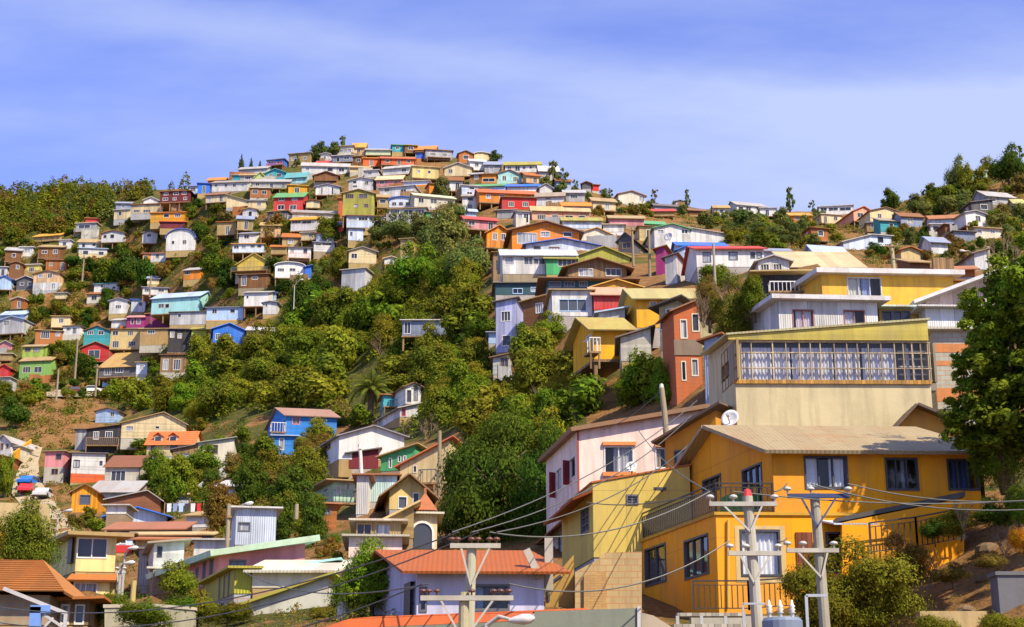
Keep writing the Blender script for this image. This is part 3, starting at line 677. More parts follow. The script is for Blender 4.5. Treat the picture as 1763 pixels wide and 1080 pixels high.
# ------------------------------------------------------------------ central spur
h('C','145 312 700 792','g',50,'OR','OR','small orange gabled cabin on dark stilts',yaw=10,win=[(185,690,215,745),(240,690,270,745)],stilt=835,mat='plank',fr='W',L=6,**g4)
h('C','315 762 690 812','g',60,(.90,.25,.006),'BR','big orange house with broad gable',yaw=5,L=9,win=[(350,702,480,768),(506,690,566,726),(656,686,712,724)],fr='W',mat='board',ov=.7,st=1,rmat='sheet',**g4)
h('C','762 990 712 752','g',44,'OW','MU','off white gable right of the big orange one',win=[],L=8,**g4)
h('C','960 1052 716 760','s',16,'W','W','white lean-to roofed annex by the off white gable',win=[],**g4)
h('C','408 905 784 818','g',44,'PB','BL','pale blue wide gable with blue trim',yaw=4,win=[(458,788,505,816),(560,792,630,814)],L=8,ov=.5,**g4)
h('C','252 740 852 972','s',34,'W','PB','long white house with green panel and pale roof',yaw=3,win=[(264,856,328,910),(395,860,460,912),(450,872,536,910)],mat='corrugated',L=7,**g4)
h('C','188 250 832 1012','f',0,'WD','BR','brown timber frame annex at the left of the long white house',mat='plank',win=[(205,880,238,950)],yaw=4,**g4)
h('C','542 748 872 976','s',14,'GR','OL','dark green house with blue window',win=[(620,878,740,922)],yaw=4,L=6,**g4)
h('C','752 1100 858 900','g',66,'OL','OL','olive green house with big olive gable roof',L=9,win=[],yaw=6,rmat='sheet',**g4)
h('C','688 1078 935 988','g',58,'WD','BR','brown timber chalet with white framed windows',win=[(758,940,852,986),(938,938,1040,986)],mat='plank',yaw=6,fr='W',ov=.8,L=7,**g4)
h('C','1262 1500 672 802','g',30,'W','GR','white two storey house with green gable roof and green trim',win=[(1282,678,1322,706),(1440,676,1482,704)],yaw=6,L=9,st=2,**g4)
h('C','1500 1740 708 770','x',40,'W','W','long white annex with roof falling to the right',xl=True,yaw=4,win=[],**g4)
h('C','1162 1312 660 752','f',0,'SAND','BR','beige timber box with open verandah',yaw=8,mat='board',**g4)
h('C','1182 1330 640 662','s',16,'GR','GR','low house with bright green roof behind the beige timber box',win=[],**g4)
h('C','1022 1122 745 835','g',46,'DG','DG','dark grey weathered gable among poles',yaw=-24,L=8,**g4)
h('C','1272 1332 805 972','x',14,'MG','BR','tall magenta wall house in the alley',yaw=-18,win=[],L=8,**g4)
h('C','1335 1412 862 1032','x',20,'LGY','DG','tall narrow grey house beside the magenta wall',yaw=-20,L=8,st=2,**g4)
h('C','1412 1542 815 884','g',26,'LB','BL','light blue gable house beside the long white row',win=[(1462,828,1492,862)],yaw=3,**g4)
h('C','1420 1740 786 835','s',20,'PB','BL','long pale blue house with vivid blue roof behind the white row',yaw=3,win=[],**g4)
h('H','0 350 30 120','s',10,'W','RE','long white row house with red roof edge and four windows',yaw=2,win=[(32,45,72,95),(165,45,210,85),(278,48,300,78),(310,48,335,78)],L=8,**g4)
h('H','345 480 38 78','s',10,'PB','BG','low blue white annex right of the white row',win=[],yaw=2,**g4)
h('H','318 478 92 140','g',26,'W','LGY','white gabled annex with two blue windows behind twigs',win=[(330,105,372,138),(395,105,438,136)],yaw=2,**g4)
h('H','612 770 50 66','s',34,'LB','LB','low shed with sky blue roof',win=[],**g4)
h('H','482 860 122 132','m',74,'CR',(.56,.47,.24),'house under the big cream roof slope',L=7,win=[],yaw=0,rmat='sheet',**g4)
# rows on the far right ridge
h('Q','215 372 360 402','s',14,'W','GY','white long house on the far ridge with grey roof',yaw=14,win=[(225,365,250,390),(265,365,290,385),(320,365,350,385)],**g5)
h('Q','340 425 372 412','f',0,'W','LGY','white box below the long far ridge house',**g5)
h('Q','505 620 412 448','m',12,'OR','MU','orange house half hidden by the ridge trees',**g5)
h('Q','660 842 362 402','f',0,'W','LGY','white house with ribbon of windows on the far ridge',win=[(668,368,700,388),(710,368,760,388),(770,368,830,388)],**g5)
h('Q','672 782 408 450','f',0,'CR','OW','cream house under the ribbon window house',**g5)
h('Q','846 958 392 438','g',28,'SA','RO','salmon gable with red orange roof trim',yaw=14,L=9,win=[(865,398,895,420)],**g5)
h('Q','935 1110 392 442','g',24,'CR','BR','cream gabled house left of the right hand slope',**g5)
h('Q','990 1090 440 498','m',10,'TQ','LGY','shaded teal house on the right slope',**g5)
h('Q','1102 1222 418 470','s',16,'BG','BR','blue grey house with brown roof on the right slope',stilt=510,**g5)
h('Q','1262 1430 428 470','s',16,'PB','RU','house with rusty roof and pale blue wall on the right slope',**g5)
h('Q','1262 1325 460 512','f',0,'W','W','white house front under the rusty roof',**g5)
h('Q','1340 1420 462 500','f',0,'BR','BR','red brown hut under the rusty roof',**g5)
h('Q','790 935 560 590','x',40,'PB','W','white shed with roof rising to the right near the sloping road',yaw=14,**g5)
h('Q','930 1050 520 572','f',0,'PB','LGY','pale blue shed next to the rising roof',yaw=12,**g5)
h('Q','1502 1642 482 532','f',0,'OW','TN','white box house on stilts on the right slope',stilt=552,win=[(1512,488,1535,510),(1580,486,1605,506)],yaw=10,**g5)
h('Q','1390 1500 500 545','f',0,'BG','DG','dark blue grey wing beside the stilted white box',**g5)
h('Q','1452 1560 402 462','g',14,'W','LGY','tall white house above the stilted box',yaw=16,**g5)
h('Q','1482 1568 172 222','f',0,'MT','OW','pale green house among the ridge top trees',**g5)
h('Q','1712 1765 345 385','s',20,'CR',(.5,.5,.15),'yellow green roofed house at the right edge',**g5)
h('Q','1565 1715 312 350','s',20,'GY','W','grey house with white roof strip near the ridge top',yaw=14,**g5)
h('Q','1482 1600 345 395','x',16,'DG','DG','dark plank house on the upper right slope',mat='plank',yaw=10,**g5)
h('Q','1152 1258 665 704','m',10,'BR','TN','brown shack below the brown shrubs',**g5)
h('Q','1312 1500 705 742','s',14,'RU','RU','rusty low shed behind the orange flat roofed house',win=[],**g5)
h('Q','1500 1570 620 700','x',20,'LGY','DG','shaded grey house behind lamp post on the right',yaw=10,**g5)
# ------------------------------------------------------------------ left slope
h('A','566 656 604 642','f',0,'RE','RU','small red shed at the foot of the wood',win=[],**g2)
h('A','500 636 636 705','f',0,'GY','OW','grey cottage with pale flat roof and open porch',win=[(520,645,600,675)],balc=(500,636,672,700,'GY'),**g2)
h('A','755 852 548 606','f',0,'CR','LGY','cream lower house left of the long cream one',yaw=-8,**g2)
h('A','768 868 504 552','s',8,'BG','BG','blue grey cottage over the cream lower house',**g2)
h('A','868 1080 512 566','f',0,'CR','BR','long cream house with dark blue lower windows',win=[(885,545,930,565),(950,545,1000,565)],**g2)  # lower panes stand in for the dark blue shade under the cream band
h('A','952 1052 484 510','g',22,'W','W','white gable hut above the long cream house',**g2)
h('A','998 1250 566 626','f',0,'MU','OR','mustard flat house with two blue windows above a red wall',win=[(1086,572,1124,596),(1160,570,1200,594)],yaw=-4,**g2)
h('A','1062 1230 628 668','f',0,'MR','RE','deep red basement under the mustard house',win=[],**g2)
h('A','672 824 702 758','g',18,'LGY','BR','grey gabled house with dark windows left of white cottage',win=[(685,712,710,735),(730,708,760,735)],**g2)
h('A','942 1042 702 766','g',14,'W','DG','white cottage on dark stilts with one window',stilt=805,win=[(975,705,1005,725)],**g2)
h('A','1100 1292 738 815','b',62,'W','BL','white two storey house with rounded blue roof',win=[(1140,752,1160,775),(1212,748,1240,775)],yaw=-4,L=8,**g2)
h('A','1000 1100 838 892','f',0,'W','PK','white half of the low house with pink roof strip',win=[(1032,838,1060,868)],**g2)
h('A','945 998 838 896','f',0,'OR','PK','orange half of the low house with pink roof strip',**g2)
h('A','1217 1330 948 1006','m',12,'OR','W','orange box with white roof edge on the brown slope',win=[(1228,950,1264,978)],yaw=-10,**g2)
h('A','130 216 795 855','f',0,'W','W','white box with dark window at the far left cluster',win=[(160,805,200,828)],**g2)
h('A','248 410 795 865','m',12,'BR','TN','brown plank house with peach window wall in the far left cluster',mat='plank',**g2)
h('A','218 395 722 745','s',14,'TN','MU','low house with mustard roof strip at the top of the left cluster',**g2)
h('A','388 462 748 805','f',0,'W','LGY','white narrow house right of the mustard roof strip',**g2)
h('A','515 662 762 800','s',18,'LGY','TN','grey house with tan roof in the left cluster',**g2)
h('A','520 708 805 870','f',0,'W','LB','white house with blue roof line in the left cluster',low=(835,'CR'),**g2)
h('A','55 142 905 1002','g',14,'BR','BR','brown gable house at the left edge',win=[(105,912,130,938)],**g2)
h('A','148 262 912 985','f',0,(.72,.6,.15),'W','yellow house with white roof edge by the brown gable',low=(948,'TN'),**g2)
h('A','216 390 972 1080','g',20,'PE','BR','peach upper house over a white ground floor',low=(1030,'W'),win=[(255,965+10,290,998),(315,972,348,1000),(340,1035,370,1075)],yaw=-5,L=8,**g2)
h('A','-20 70 1008 1075','g',22,'LB','BL','light blue gable cut by the left edge of the view',win=[],**g2)
h('A','302 440 880 945','f',0,'RU','RU','patchwork rusty shack in the left cluster',mat='plank',**g2)
h('A','-15 45 928 985','f',0,'LGY','LGY','grey hut at the left edge above the light blue gable',**g2)
h('B','42 152 706 770','m',6,'W','BG','white cottage with one dark window above the yellow chalet',win=[(78,712,112,738)],yaw=-6,**g2)
h('B','0 208 776 830','f',0,'PB','MU','pale blue house with row of windows above the yellow chalet',win=[(10,782,45,805),(60,782,90,805),(120,780,150,800),(165,780,195,800)],**g2)
h('B','30 252 905 975','g',68,(.72,.52,.08),(.66,.5,.1),'yellow chalet with steep gable and dark balcony',win=[(105,840,132,864)],balc=(0,245,935,965,'DG',1.4),low=(968,'BR','plank'),mat='board',yaw=-6,L=8,**g2)
h('B','40 240 978 1060','f',0,'BR','BR','brown lower storey beneath the yellow chalet',mat='plank',yaw=-6,win=[(58,985,95,1050),(130,990,170,1010)],**g2)
h('B','282 478 922 996','b',24,'W','W','white house with rounded white roof beside the chalet',win=[(300,935,345,955),(380,935,420,955)],**g2)
h('B','480 522 928 998','x',10,'BL','BL','blue covered shed beside the rounded white roof',win=[],**g2)
h('B','722 880 942 1078','f',0,'LGY','OW','plain grey box house in the middle of the hillside',yaw=-16,win=[],rwin=[],L=8,mat='corrugated',**g2)
# middle left rows
h('E','622 790 190 252','f',0,'W','TQ','white box on tall stilts with turquoise side',stilt=305,win=[(668,190,685,212),(745,205,768,222)],yaw=-8,**g2)
h('E','722 842 302 385','g',16,'W','BG','white gable house with shaded left porch in the blue white row',yaw=-5,**g2)
h('E','868 962 296 372','f',0,'PB','BL','pale blue house second in the blue white row',win=[(920,310,945,335)],**g2)
h('E','1002 1318 280 372','s',26,'AQ','LB','long aqua house with light blue roof',win=[(1050,320,1090,350),(1095,320,1125,350)],**g2)
h('E','838 958 412 476','s',10,'MG','PK','magenta house with lilac windows',win=[(868,420,890,455),(905,420,935,455)],**g2)
h('E','962 1124 392 478','x',14,(.28,.02,.12),'RU','dark magenta house with rusty roof',win=[(1045,395,1075,418)],yaw=4,**g2)
h('E','738 836 432 478','m',8,'W','W','white shed left of the magenta house',win=[],**g2)
h('E','1126 1364 378 458','f',0,'LGY','DG','grey corrugated long house right of dark magenta',mat='corrugated',win=[(1180,388,1205,412)],yaw=-4,**g2)
h('E','1370 1612 348 432','f',0,'LB','BG','light blue long house with two dark windows',win=[(1408,356,1442,386),(1528,356,1562,382)],low=(428,'PE'),yaw=-3,**g2)
h('F','76 236 248 336','m',5,'W','LGY','white box house with tiny dark window on the brown bank',win=[(92,268,110,288)],yaw=-3,**g2)
h('F','236 290 250 300','f',0,'LB','BL','light blue wing of the white box on the bank',win=[],**g2)
h('F','202 294 315 390','g',8,'W','BG','small white gable shed below the white box on the bank',win=[(220,322,234,340)],**g2)
h('E','1412 1622 492 582','g',40,'RB','RB','royal blue house with white gable',win=[(1430,520,1460,560),(1500,525,1530,560)],yaw=12,L=7,mat='corrugated',**g2)
h('E','1268 1362 492 578','m',10,(.45,.48,.06),'OL','olive yellow box beside the royal blue house',win=[],yaw=3,**g2)
h('E','1112 1264 492 645','f',0,'DK','DG','dark plank shack with laundry below the grey long house',mat='plank',win=[(1130,505,1160,545),(1180,520,1210,550)],**g2)
h('E','726 922 490 620','f',0,'SAND','BR','bare concrete house with four openings and one blue shutter',win=[(745,502,785,530),(845,502,885,530),(745,568,790,612),(850,568,900,600)],mat='stucco',yaw=-2,**g2)
h('E','926 1110 490 596','f',0,'TN','TN','tan block house with single window beside the bare concrete one',win=[(980,498,1030,522)],mat='block',yaw=-2,**g2)
h('E','552 722 500 596','g',32,'TQ','BR','teal gabled house with two pale windows',win=[(580,498,620,526),(650,498,690,526)],yaw=-3,L=7,fr='W',**g2)
h('E','536 720 612 702','g',36,'RE','RU','red house with gabled porch and large window',win=[(585,628,665,685)],yaw=-3,L=6,fr='W',**g2)
h('E','230 408 500 588','f',0,'RU','TN','brown brick house with light windows and flat roof',win=[(270,505,330,550),(370,505,400,535)],mat='brick',stilt=610,**g2)
h('E','412 525 470 560','f',0,'W','DG','white house with dark windows beside the brown brick one',win=[(440,478,470,500),(480,478,510,520)],low=(525,'OW'),**g2)
h('E','145 286 606 676','s',10,'LG','TN','lime green upper house with paired windows',win=[(165,612,205,640),(220,612,265,640)],yaw=-6,fr='WD',**g2)
h('E','124 330 702 822','s',22,(.22,.42,.1),'TN','lime green lower house with tan roof strip',win=[(150,740,205,780),(225,740,280,780)],yaw=-6,**g2)
h('E','655 905 742 800','m',130,'DG',(.45,.29,.09),'shelter under a big rusty tan roof slope',L=13,win=[(690,745,740,795),(765,738,820,780)],yaw=-8,**g2)
h('E','902 975 712 790','f',0,'PB','TN','pale blue hut at the right of the rusty tan roof',**g2)
h('E','-20 66 752 815','g',26,'RE','RE','red gable at the left edge of the view',win=[],**g2)
h('E','-20 58 812 885','f',0,'LGY','CO','pale grey hut under the red gable at the left edge',win=[],**g2)
h('E','-10 75 590 625','g',22,'PK','LGY','pinkish white gable hut at the left edge',**g2)
h('E','945 1112 215 258','f',0,'W','BG','white and blue strip house below the orange box',win=[(960,222,1000,242),(1050,222,1090,240)],**g2)
h('E','-10 148 430 512','g',24,'LGY','LB','grey house with light blue roof at the left edge',yaw=-14,win=[(20,432,62,468)],L=8,**g2)
h('E','0 160 395 425','s',22,'LB','LB','blue roofed house behind the grey one at the left edge',win=[],**g2)
h('E','1062 1232 662 775','f',0,'WD','BR','open timber deck house by the ravine trees',mat='plank',win=[(1080,690,1120,760),(1150,690,1200,760)],**g2)
h('F','95 292 500 548','m',20,'SAND','W','sand coloured wall house with white roof right of royal blue gable',win=[],yaw=6,**g2)
h('F','1128 1400 432 530','f',0,'BG','W','small blue fronted shed with white flat roof deep in the bushes',low=None,win=[(1140,440,1185,520)],yaw=-3,L=6,**g2)
# ------------------------------------------------------------------ valley houses, lower left
h('I','632 782 262 336','g',20,'LB','BR','light blue gable hut with tan side roof under the road bank',win=[(730,268,760,298)],yaw=-8,**g3)
h('I','802 1232 345 442','g',76,'CR','TN','cream house with wide gable above the orange mansard',ridge=.64,win=[(835,362,885,392),(1030,360,1060,378)],yaw=4,L=9,mat='board',**g3)
h('I','572 798 385 540','x',30,'DK','BR','dark weathered plank house with wooden balcony',yaw=6,mat='plank',win=[(620,400,660,450),(700,400,750,440)],balc=(575,795,450,495,'WD'),L=7,**g3)
h('I','495 570 385 525','f',0,'GY','DG','grey plank side house left of the dark weathered one',mat='plank',win=[],**g3)
HM = h('I','972 1278 478 560','s',78,'CR',(.70,.17,.04),'house with orange mansard roof and two dormers',yaw=-3,L=6,win=[(1000,492,1040,535),(1130,492,1180,535)],ridge=.35,rmat='tile',**g3)
for (xa_, xb_) in ((1012,1078),(1112,1178)):   # dormers
    a_ = HM.fp(*PX('I',xa_,462)); b_ = HM.fp(*PX('I',xb_,425)); m_ = (a_[0]+b_[0])/2; mb = MB()
    mb.box(a_[0]+.12,.35,a_[1]-.1,b_[0]-.12,2.0,b_[1]); dm = mb.build('dormer', surface_mat('wall_board'), HM.root, 'W')
    mb = MB(); slab(mb, [(m_,.15,b_[1]+.45),(a_[0],.15,b_[1]-.05),(a_[0],2.2,b_[1]-.05),(m_,2.2,b_[1]+.45)], .08); slab(mb, [(b_[0],.15,b_[1]-.05),(m_,.15,b_[1]+.45),(m_,2.2,b_[1]+.45),(b_[0],2.2,b_[1]-.05)], .08); mb.prism([(a_[0]+.12,.36,b_[1]),(b_[0]-.12,.36,b_[1]),(m_,.36,b_[1]+.42)], (0,1.5,0)); mb.build('dormer_roof', surface_mat('roof_sheet'), dm, (.62,.15,.04))
    mb = MB(); mb.poly([(a_[0]+.25,.34,a_[1]+.08),(b_[0]-.25,.34,a_[1]+.08),(b_[0]-.25,.34,b_[1]-.06),(a_[0]+.25,.34,b_[1]-.06)]); mb.build('pane', glassmat('glass_dark'), dm, (1,1,1))
h('I','1312 1550 478 610','x',36,'OW',(.3,.33,.25),'grey green house with broad window above the stairs',yaw=7,win=[(1365,488,1450,545)],L=8,**g3)
h('I','1142 1310 520 632','x',34,'WD','DG','dark plank wing left of the grey green house',mat='plank',yaw=7,**g3)
h('I','286 414 532 742','f',0,'PK','TN','narrow pink house over a grey ground floor',low=(636,'CO'),win=[(370,546,412,586),(340,646,388,684)],yaw=-3,mat='stucco',**g3)
h('I','466 690 546 736','x',-1,'W','DG','white house above an orange wall',low=(680,'RO'),win=[(488,588,532,636),(662,596,682,622)],yaw=14,L=6,mat='board',fr='DK',**g3)
h('I','694 918 632 728','s',72,'OW',(.3,.1,.05),'house with wide red brown roof and blue glass doors',win=[(735,658,835,726)],yaw=-3,L=8,rmat='tile',**g3)
h('I','592 892 798 850','s',70,'GY','GY','shed with pale grey roof behind the orange cabin',win=[],yaw=-4,L=8,**g3)
h('I','470 640 800 936','g',50,(.80,.33,.012),'BR','orange timber cabin raised on posts',yaw=5,win=[(528,820,602,880)],stilt=1015,mat='plank',L=6,fr='DG',**g3)
h('I','704 1062 852 950','g',58,(.30,.11,.045),'GY','large red brown gable wall',ridge=.75,win=[],yaw=3,L=7,mat='board',**g3)
h('I','722 1106 962 1012','g',54,'PB','BL','pale blue gable house with blue trim in the valley',win=[],yaw=2,L=8,ov=.6,**g3)
h('I','706 1205 1052 1100','m',42,'DG','OR','low house with long orange roof below the pale blue gable',win=[(760,1062,800,1090),(980,1062,1040,1090)],yaw=0,L=4,**g3)
h('I','704 838 892 945','f',0,'W','LGY','white box in front of the large red brown wall',win=[],d=128,yaw=2,L=3,**g3)
h('I','-40 60 470 610','g',46,'W','LGY','grey white gable houses end at the left edge by the road',yaw=-16,win=[(0,475,25,520),(40,480,55,510)],L=9,**g3)
h('I','62 130 500 600','f',0,'OW','LGY','off white box before the yellow wall by the road',win=[(90,510,112,545)],**g3)
h('I','-30 95 580 660','x',30,'RU','BR','rusty brown shed at the left edge by the road',xl=True,win=[],**g3)
h('J','352 690 296 424','s',44,(.03,.26,.74),(.38,.20,.13),'vivid blue house with dull reddish roof on the green slope',yaw=9,sk=14,L=8,win=[(398,305,448,348),(555,308,600,350)],fr='PK',mat='board',balc=(250,350,345,402,'W',.5),found=.3,**g3)
h('J','262 420 430 548','f',0,(.03,.26,.74),'LB','blue lower storey beneath the vivid blue house',yaw=9,sk=14,win=[(310,445,345,520)],L=5,**g3)
h('J','1150 1252 100 212','g',24,'W','BR','white house with two tall windows beside the palm',win=[(1160,125,1188,200),(1205,108,1232,190)],yaw=16,L=8,sk=8,fr='DG',**g3)
h('J','1000 1146 160 245','f',0,'TQ','RU','turquoise balcony wing beside the palm',yaw=10,win=[(1055,165,1100,205)],balc=(1000,1140,200,240,'TQ'),**g3)
h('J','1112 1232 245 300','x',30,'W','W','white lower house with red window under the palm house',yaw=14,sk=10,win=[(1125,248,1150,292)],fr='RE',L=7,**g3)
h('J','706 1140 432 582','g',66,'W','BG','big white gabled wall with blue trim',ridge=.52,win=[],yaw=7,sk=16,L=8,mat='stucco',lwin=[(612,470,655,535)],xl=False,**g3)
h('J','772 968 545 645','x',28,'MR','DG','maroon wall house under the big white gable',win=[],yaw=2,mat='stucco',L=5,**g3)
h('J','592 768 600 690','x',16,'PP','PP','small pink lower house left of the maroon wall',win=[(605,640,650,680),(690,610,760,655)],yaw=2,L=5,**g3)
h('J','985 1212 560 650','x',70,'GR','TN','green house with rising eave and small windows',win=[(1040,575,1060,640),(1100,550,1120,600),(1135,535,1155,595)],yaw=-16,L=7,**g3)
h('J','1110 1440 620 775','x',170,(.62,.48,.24),'RO','beige house with steep rising roof edge',win=[(1200,600,1225,670),(1320,570,1365,630)],yaw=-12,L=8,mat='stucco',balc=(1255,1370,660,750,'DG',.9),**g3)
h('J','672 812 735 860','f',0,'MT','TN','mint upper house with dark balcony',win=[(690,765,718,808),(752,742,782,785)],yaw=12,sk=12,L=7,balc=(600,808,800,880,'DK',1.2),mat='board',ov=.9,**g3)
h('J','530 690 880 1045','f',0,'RU','RU','rust red lower house under dark balconies',yaw=12,win=[(590,915,650,945)],mat='board',L=6,**g3)
h('J','820 900 690 948','f',0,'W','OR','tall white slab house with orange roof strip',yaw=2,win=[],L=8,mat='corrugated',**g3)
h('J','902 1090 690 865','f',0,(.55,.75,.72),'OR','pale turquoise house joined to the tall white slab',yaw=2,win=[(960,830,1035,864)],L=8,mat='corrugated',**g3)
h('J','1042 1290 790 915','g',100,(.66,.48,.18),'BR','ochre gabled house with two curtained windows',yaw=8,L=8,win=[(1100,830,1160,908),(1198,805,1240,885)],mat='stucco',ov=.7,fr='W',**g3)
# the house with the pyramid turret and the arched window
HT = h('Z','697 752 886 952','f',0,'CR','OW','cream house with orange pyramid turret and arched window',yaw=6,L=6,win=[],d=80,mat='stucco',**g3)
mb = MB(); a = HT.fp(712,878); b = HT.fp(753,878); ap = HT.fp(735,845); xm = (a[0]+b[0])/2; hw = (b[0]-a[0])/2
mb.box(xm-hw*.8,0.1,HT.h+.12,xm+hw*.8,hw*1.6+.1,a[1]); mb.build('turret_wall', surface_mat('wall_plank'), HT.root, 'WD')
mb = MB(); q = [(xm-hw,-.1,a[1]),(xm+hw,-.1,a[1]),(xm+hw,hw*1.8,a[1]),(xm-hw,hw*1.8,a[1])]
for i in range(4): mb.poly([q[i], q[(i+1)%4], (xm,hw*.85,ap[1])])
mb.poly(q[::-1]); mb.box(xm-.06,hw*.85-.06,ap[1]-.1,xm+.06,hw*.85+.06,ap[1]+.22); mb.build('turret_roof', surface_mat('roof_sheet'), HT.root, (.42,.13,.05))
c = HT.fp(727,918); mb = MB(); arc = [(c[0]+.62*math.cos(t), -.02, c[1]+.62*math.sin(t)) for t in [i*math.pi/10 for i in range(11)]]; arc2 = [(c[0]+.5*math.cos(t), -.02, c[1]+.5*math.sin(t)) for t in [i*math.pi/10 for i in range(11)]]
for i in range(10): mb.prism([arc[i], arc[i+1], arc2[i+1], arc2[i]], (0,-.1,0))
mb.box(c[0]-.62,-.12,c[1]-.8,c[0]-.5,-.02,c[1]); mb.box(c[0]+.5,-.12,c[1]-.8,c[0]+.62,-.02,c[1]); aw = mb.build('arched_window', paint(), HT.root, 'W')
mb = MB(); mb.poly([(c[0]-.5,-.05,c[1]-.8),(c[0]+.5,-.05,c[1]-.8)]+[(x,-.05,z) for x, y, z in arc2]); mb.build('pane', glassmat('glass_dark'), aw)
h('Z','600 692 925 960','f',0,'PP','CO','pink wall house with cluttered flat roof',yaw=4,d=76,win=[],mat='stucco',L=5,**g3)
h('Z','612 690 898 926','f',0,'TN','OW','junk filled roof shelter on the pink wall house',yaw=4,win=[(614,902,640,922),(646,902,672,922)],d=78,L=4,**g3)
h('Z','645 712 905 926','x',34,'TN',(.55,.40,.18),'tan roofed shed rising towards the turret',yaw=4,d=79,win=[],L=4,**g3)
h('Z','404 474 876 938','f',0,'PB','LGY','pale blue box house with white window frame by the lamp',yaw=9,sk=4,win=[(410,900,431,914)],d=92,L=5,mat='corrugated',**g3)
h('M','1468 1720 400 512','f',0,'W','LGY','long blank white wall house behind the white box room',win=[],yaw=0,L=5,mat='stucco',**g3)
h('M','878 1000 352 492','f',0,'PB','DG','pale blue house with red lower wall',low=(435,'RE'),win=[(910,365,960,425)],yaw=4,**g3)
h('M','1025 1440 395 440','m',28,'TN','OR','low shed with faded orange roof above the white box room',win=[],yaw=0,L=5,**g3)
h('M','972 1600 360 385','s',16,'DG','SAND','long low shed with sand coloured roof strip',win=[],yaw=0,L=4,**g3)
h('M','1160 1390 425 612','x',18,'W','OW','white box room over a tan ground floor',win=[(1194,450,1232,522)],yaw=6,sk=10,L=6,d=80,mat='board',fr='DK',mull=0,**g3)
h('M','1160 1420 620 790','f',0,'SAND','OW','tan ground floor under the white box room',win=[(1228,650,1300,712),(1310,650,1380,712)],yaw=6,d=80,L=5,mat='stucco',**g3)
h('M','1040 1150 470 740','f',0,'GY','DG','narrow grey house left of the white box room',win=[(1112,560,1145,600)],yaw=8,d=84,L=6,**g3)
hp = h('Z','372 522 958 1030','x',22,'PK','MT','long pink house with mint roof edge',win=[(394,965,423,982)],yaw=4,sk=24,L=9,d=72,mat='stucco',lwin=[(325,985,331,1022),(336,977,342,1016),(348,968,355,1010),(360,962,368,1004)],t=.28,ov=.5,glass='glass_dark',fr='DG',low=(1000,(.50,.12,.10)),**g3)
h('Z','402 434 980 1022','f',0,(.42,.42,.04),'OL','olive yellow shed end between pink house and cream shed',yaw=4,sk=18,L=6,d=66,win=[],lwin=[(376,990,380,1040),(384,988,388,1040),(392,986,396,1036)],**g3)
h('Z','434 572 985 1012','m',16,'OW','OW','cream shed with pale sloping roof',win=[],yaw=0,L=5,d=66,rmat='corrugated',**g3)
h('Z','414 562 1044 1072','x',50,(.55,.54,.44),'OL','pale cream shed wall with roof rising to the right',win=[],yaw=-2,L=4,d=60,mat='stucco',ov=.3,**g3)
h('Z','515 575 975 1000','x',8,'AQ','AQ','aqua sheet roofed lean-to behind the cream shed',win=[],yaw=0,L=4,d=70,**g3)
# pale yellow house by the autumn tree
HY = h('Z','129 197 926 984','x',1,'PY','TN','pale yellow house with one wide window above a tiled canopy',yaw=8,sk=22,L=8,d=84,xl=True,win=[(131,927,186,960)],mat='stucco',ov=.7,fr='W',found=.4,t=.2,deep=True,cur=[[]],mull=1,**g3)
h('Z','123 186 1000 1050','m',15,'PY','RU','pale yellow lower front with orange tiled canopy',yaw=8,L=3,d=82,win=[(125,1004,168,1048)],rmat='tile',mat='stucco',fr='W',rect=True,**g3)
# bottom left corner
h('Z','-120 82 1024 1075','h',58,(.36,.30,.2),(.46,.19,.05),'orange tiled roof house over stone wall in the corner',yaw=5,L=9,d=56,win=[],mat='block',rmat='tile',ov=.6,**g3)
h('Z','98 152 1036 1076','x',-1,'WD','RU','rusty canopy on timber posts beside the tiled roof',yaw=6,L=5,d=58,win=[(104,1042,120,1074),(128,1042,146,1074)],mat='plank',ov=.6,**g3)
# ------------------------------------------------------------------ spur houses on the right of the ravine
n1 = dict(group='houses on the right of the ravine')
h('G','207 345 308 640','x',22,'LI','DG','tall lilac house with two stacked windows',yaw=-10,L=6,win=[(243,370,305,438),(250,530,305,600)],mat='corrugated',fr='W',st=2,**n1)
h('G','390 580 300 505','x',40,(.27,.11,.035),'TN','brown board house with single white window',yaw=-22,L=7,win=[(474,315,520,385)],mat='board',fr='W',**n1)
h('G','582 850 236 402','f',0,'W','TN','white house with one wide window beside the brown board one',yaw=3,L=6,win=[(630,295,808,370)],mat='corrugated',fr='LB',deep=False,mull=2,**n1)
h('G','858 1068 262 360','s',44,'RE','SA','red house with salmon roof',yaw=2,L=6,win=[],rmat='sheet',**n1)
h('G','850 1172 214 240','g',48,'MU',(.80,.44,.04),'low house with golden yellow gable roof',yaw=2,L=6,win=[],rmat='sheet',**n1)
h('G','1145 1560 285 480','s',56,(.80,.40,.015),(.44,.38,.12),'upper orange yellow house with olive tan roof',yaw=2,sk=8,L=4.6,win=[(1232,310,1276,342)],mat='stucco',ov=.45,fr='W',lwin=[],d=120,rmat='sheet',**n1)
h('G','860 1080 484 690','s',62,(.80,.40,.015),(.40,.34,.08),'lower orange yellow house on concrete legs',yaw=2,sk=14,L=4.6,win=[],lwin=[(755,455,775,530),(810,520,840,580)],mat='stucco',ov=.6,fr='W',stilt=825,d=112,rmat='sheet',balc=(790,862,575,665,'W',1.3),**n1)
h('G','890 1065 385 420','x',30,'LGY','LB','grey shed with light blue roof between the two orange yellow houses',yaw=2,win=[],L=4,d=121,**n1)
h('G','1040 1242 545 700','x',58,'OW','DG','plain cream wedge house with dark roof edge',yaw=-3,L=6,win=[],mat='board',d=107,**n1)
h('G','1300 1425 335 612','x',36,(.45,.40,.25),'DK','shaded grey cream house with dark barge roof',yaw=-30,L=6,win=[(1340,350,1395,430),(1275,430,1320,500)],mat='board',d=106,ov=.6,**n1)
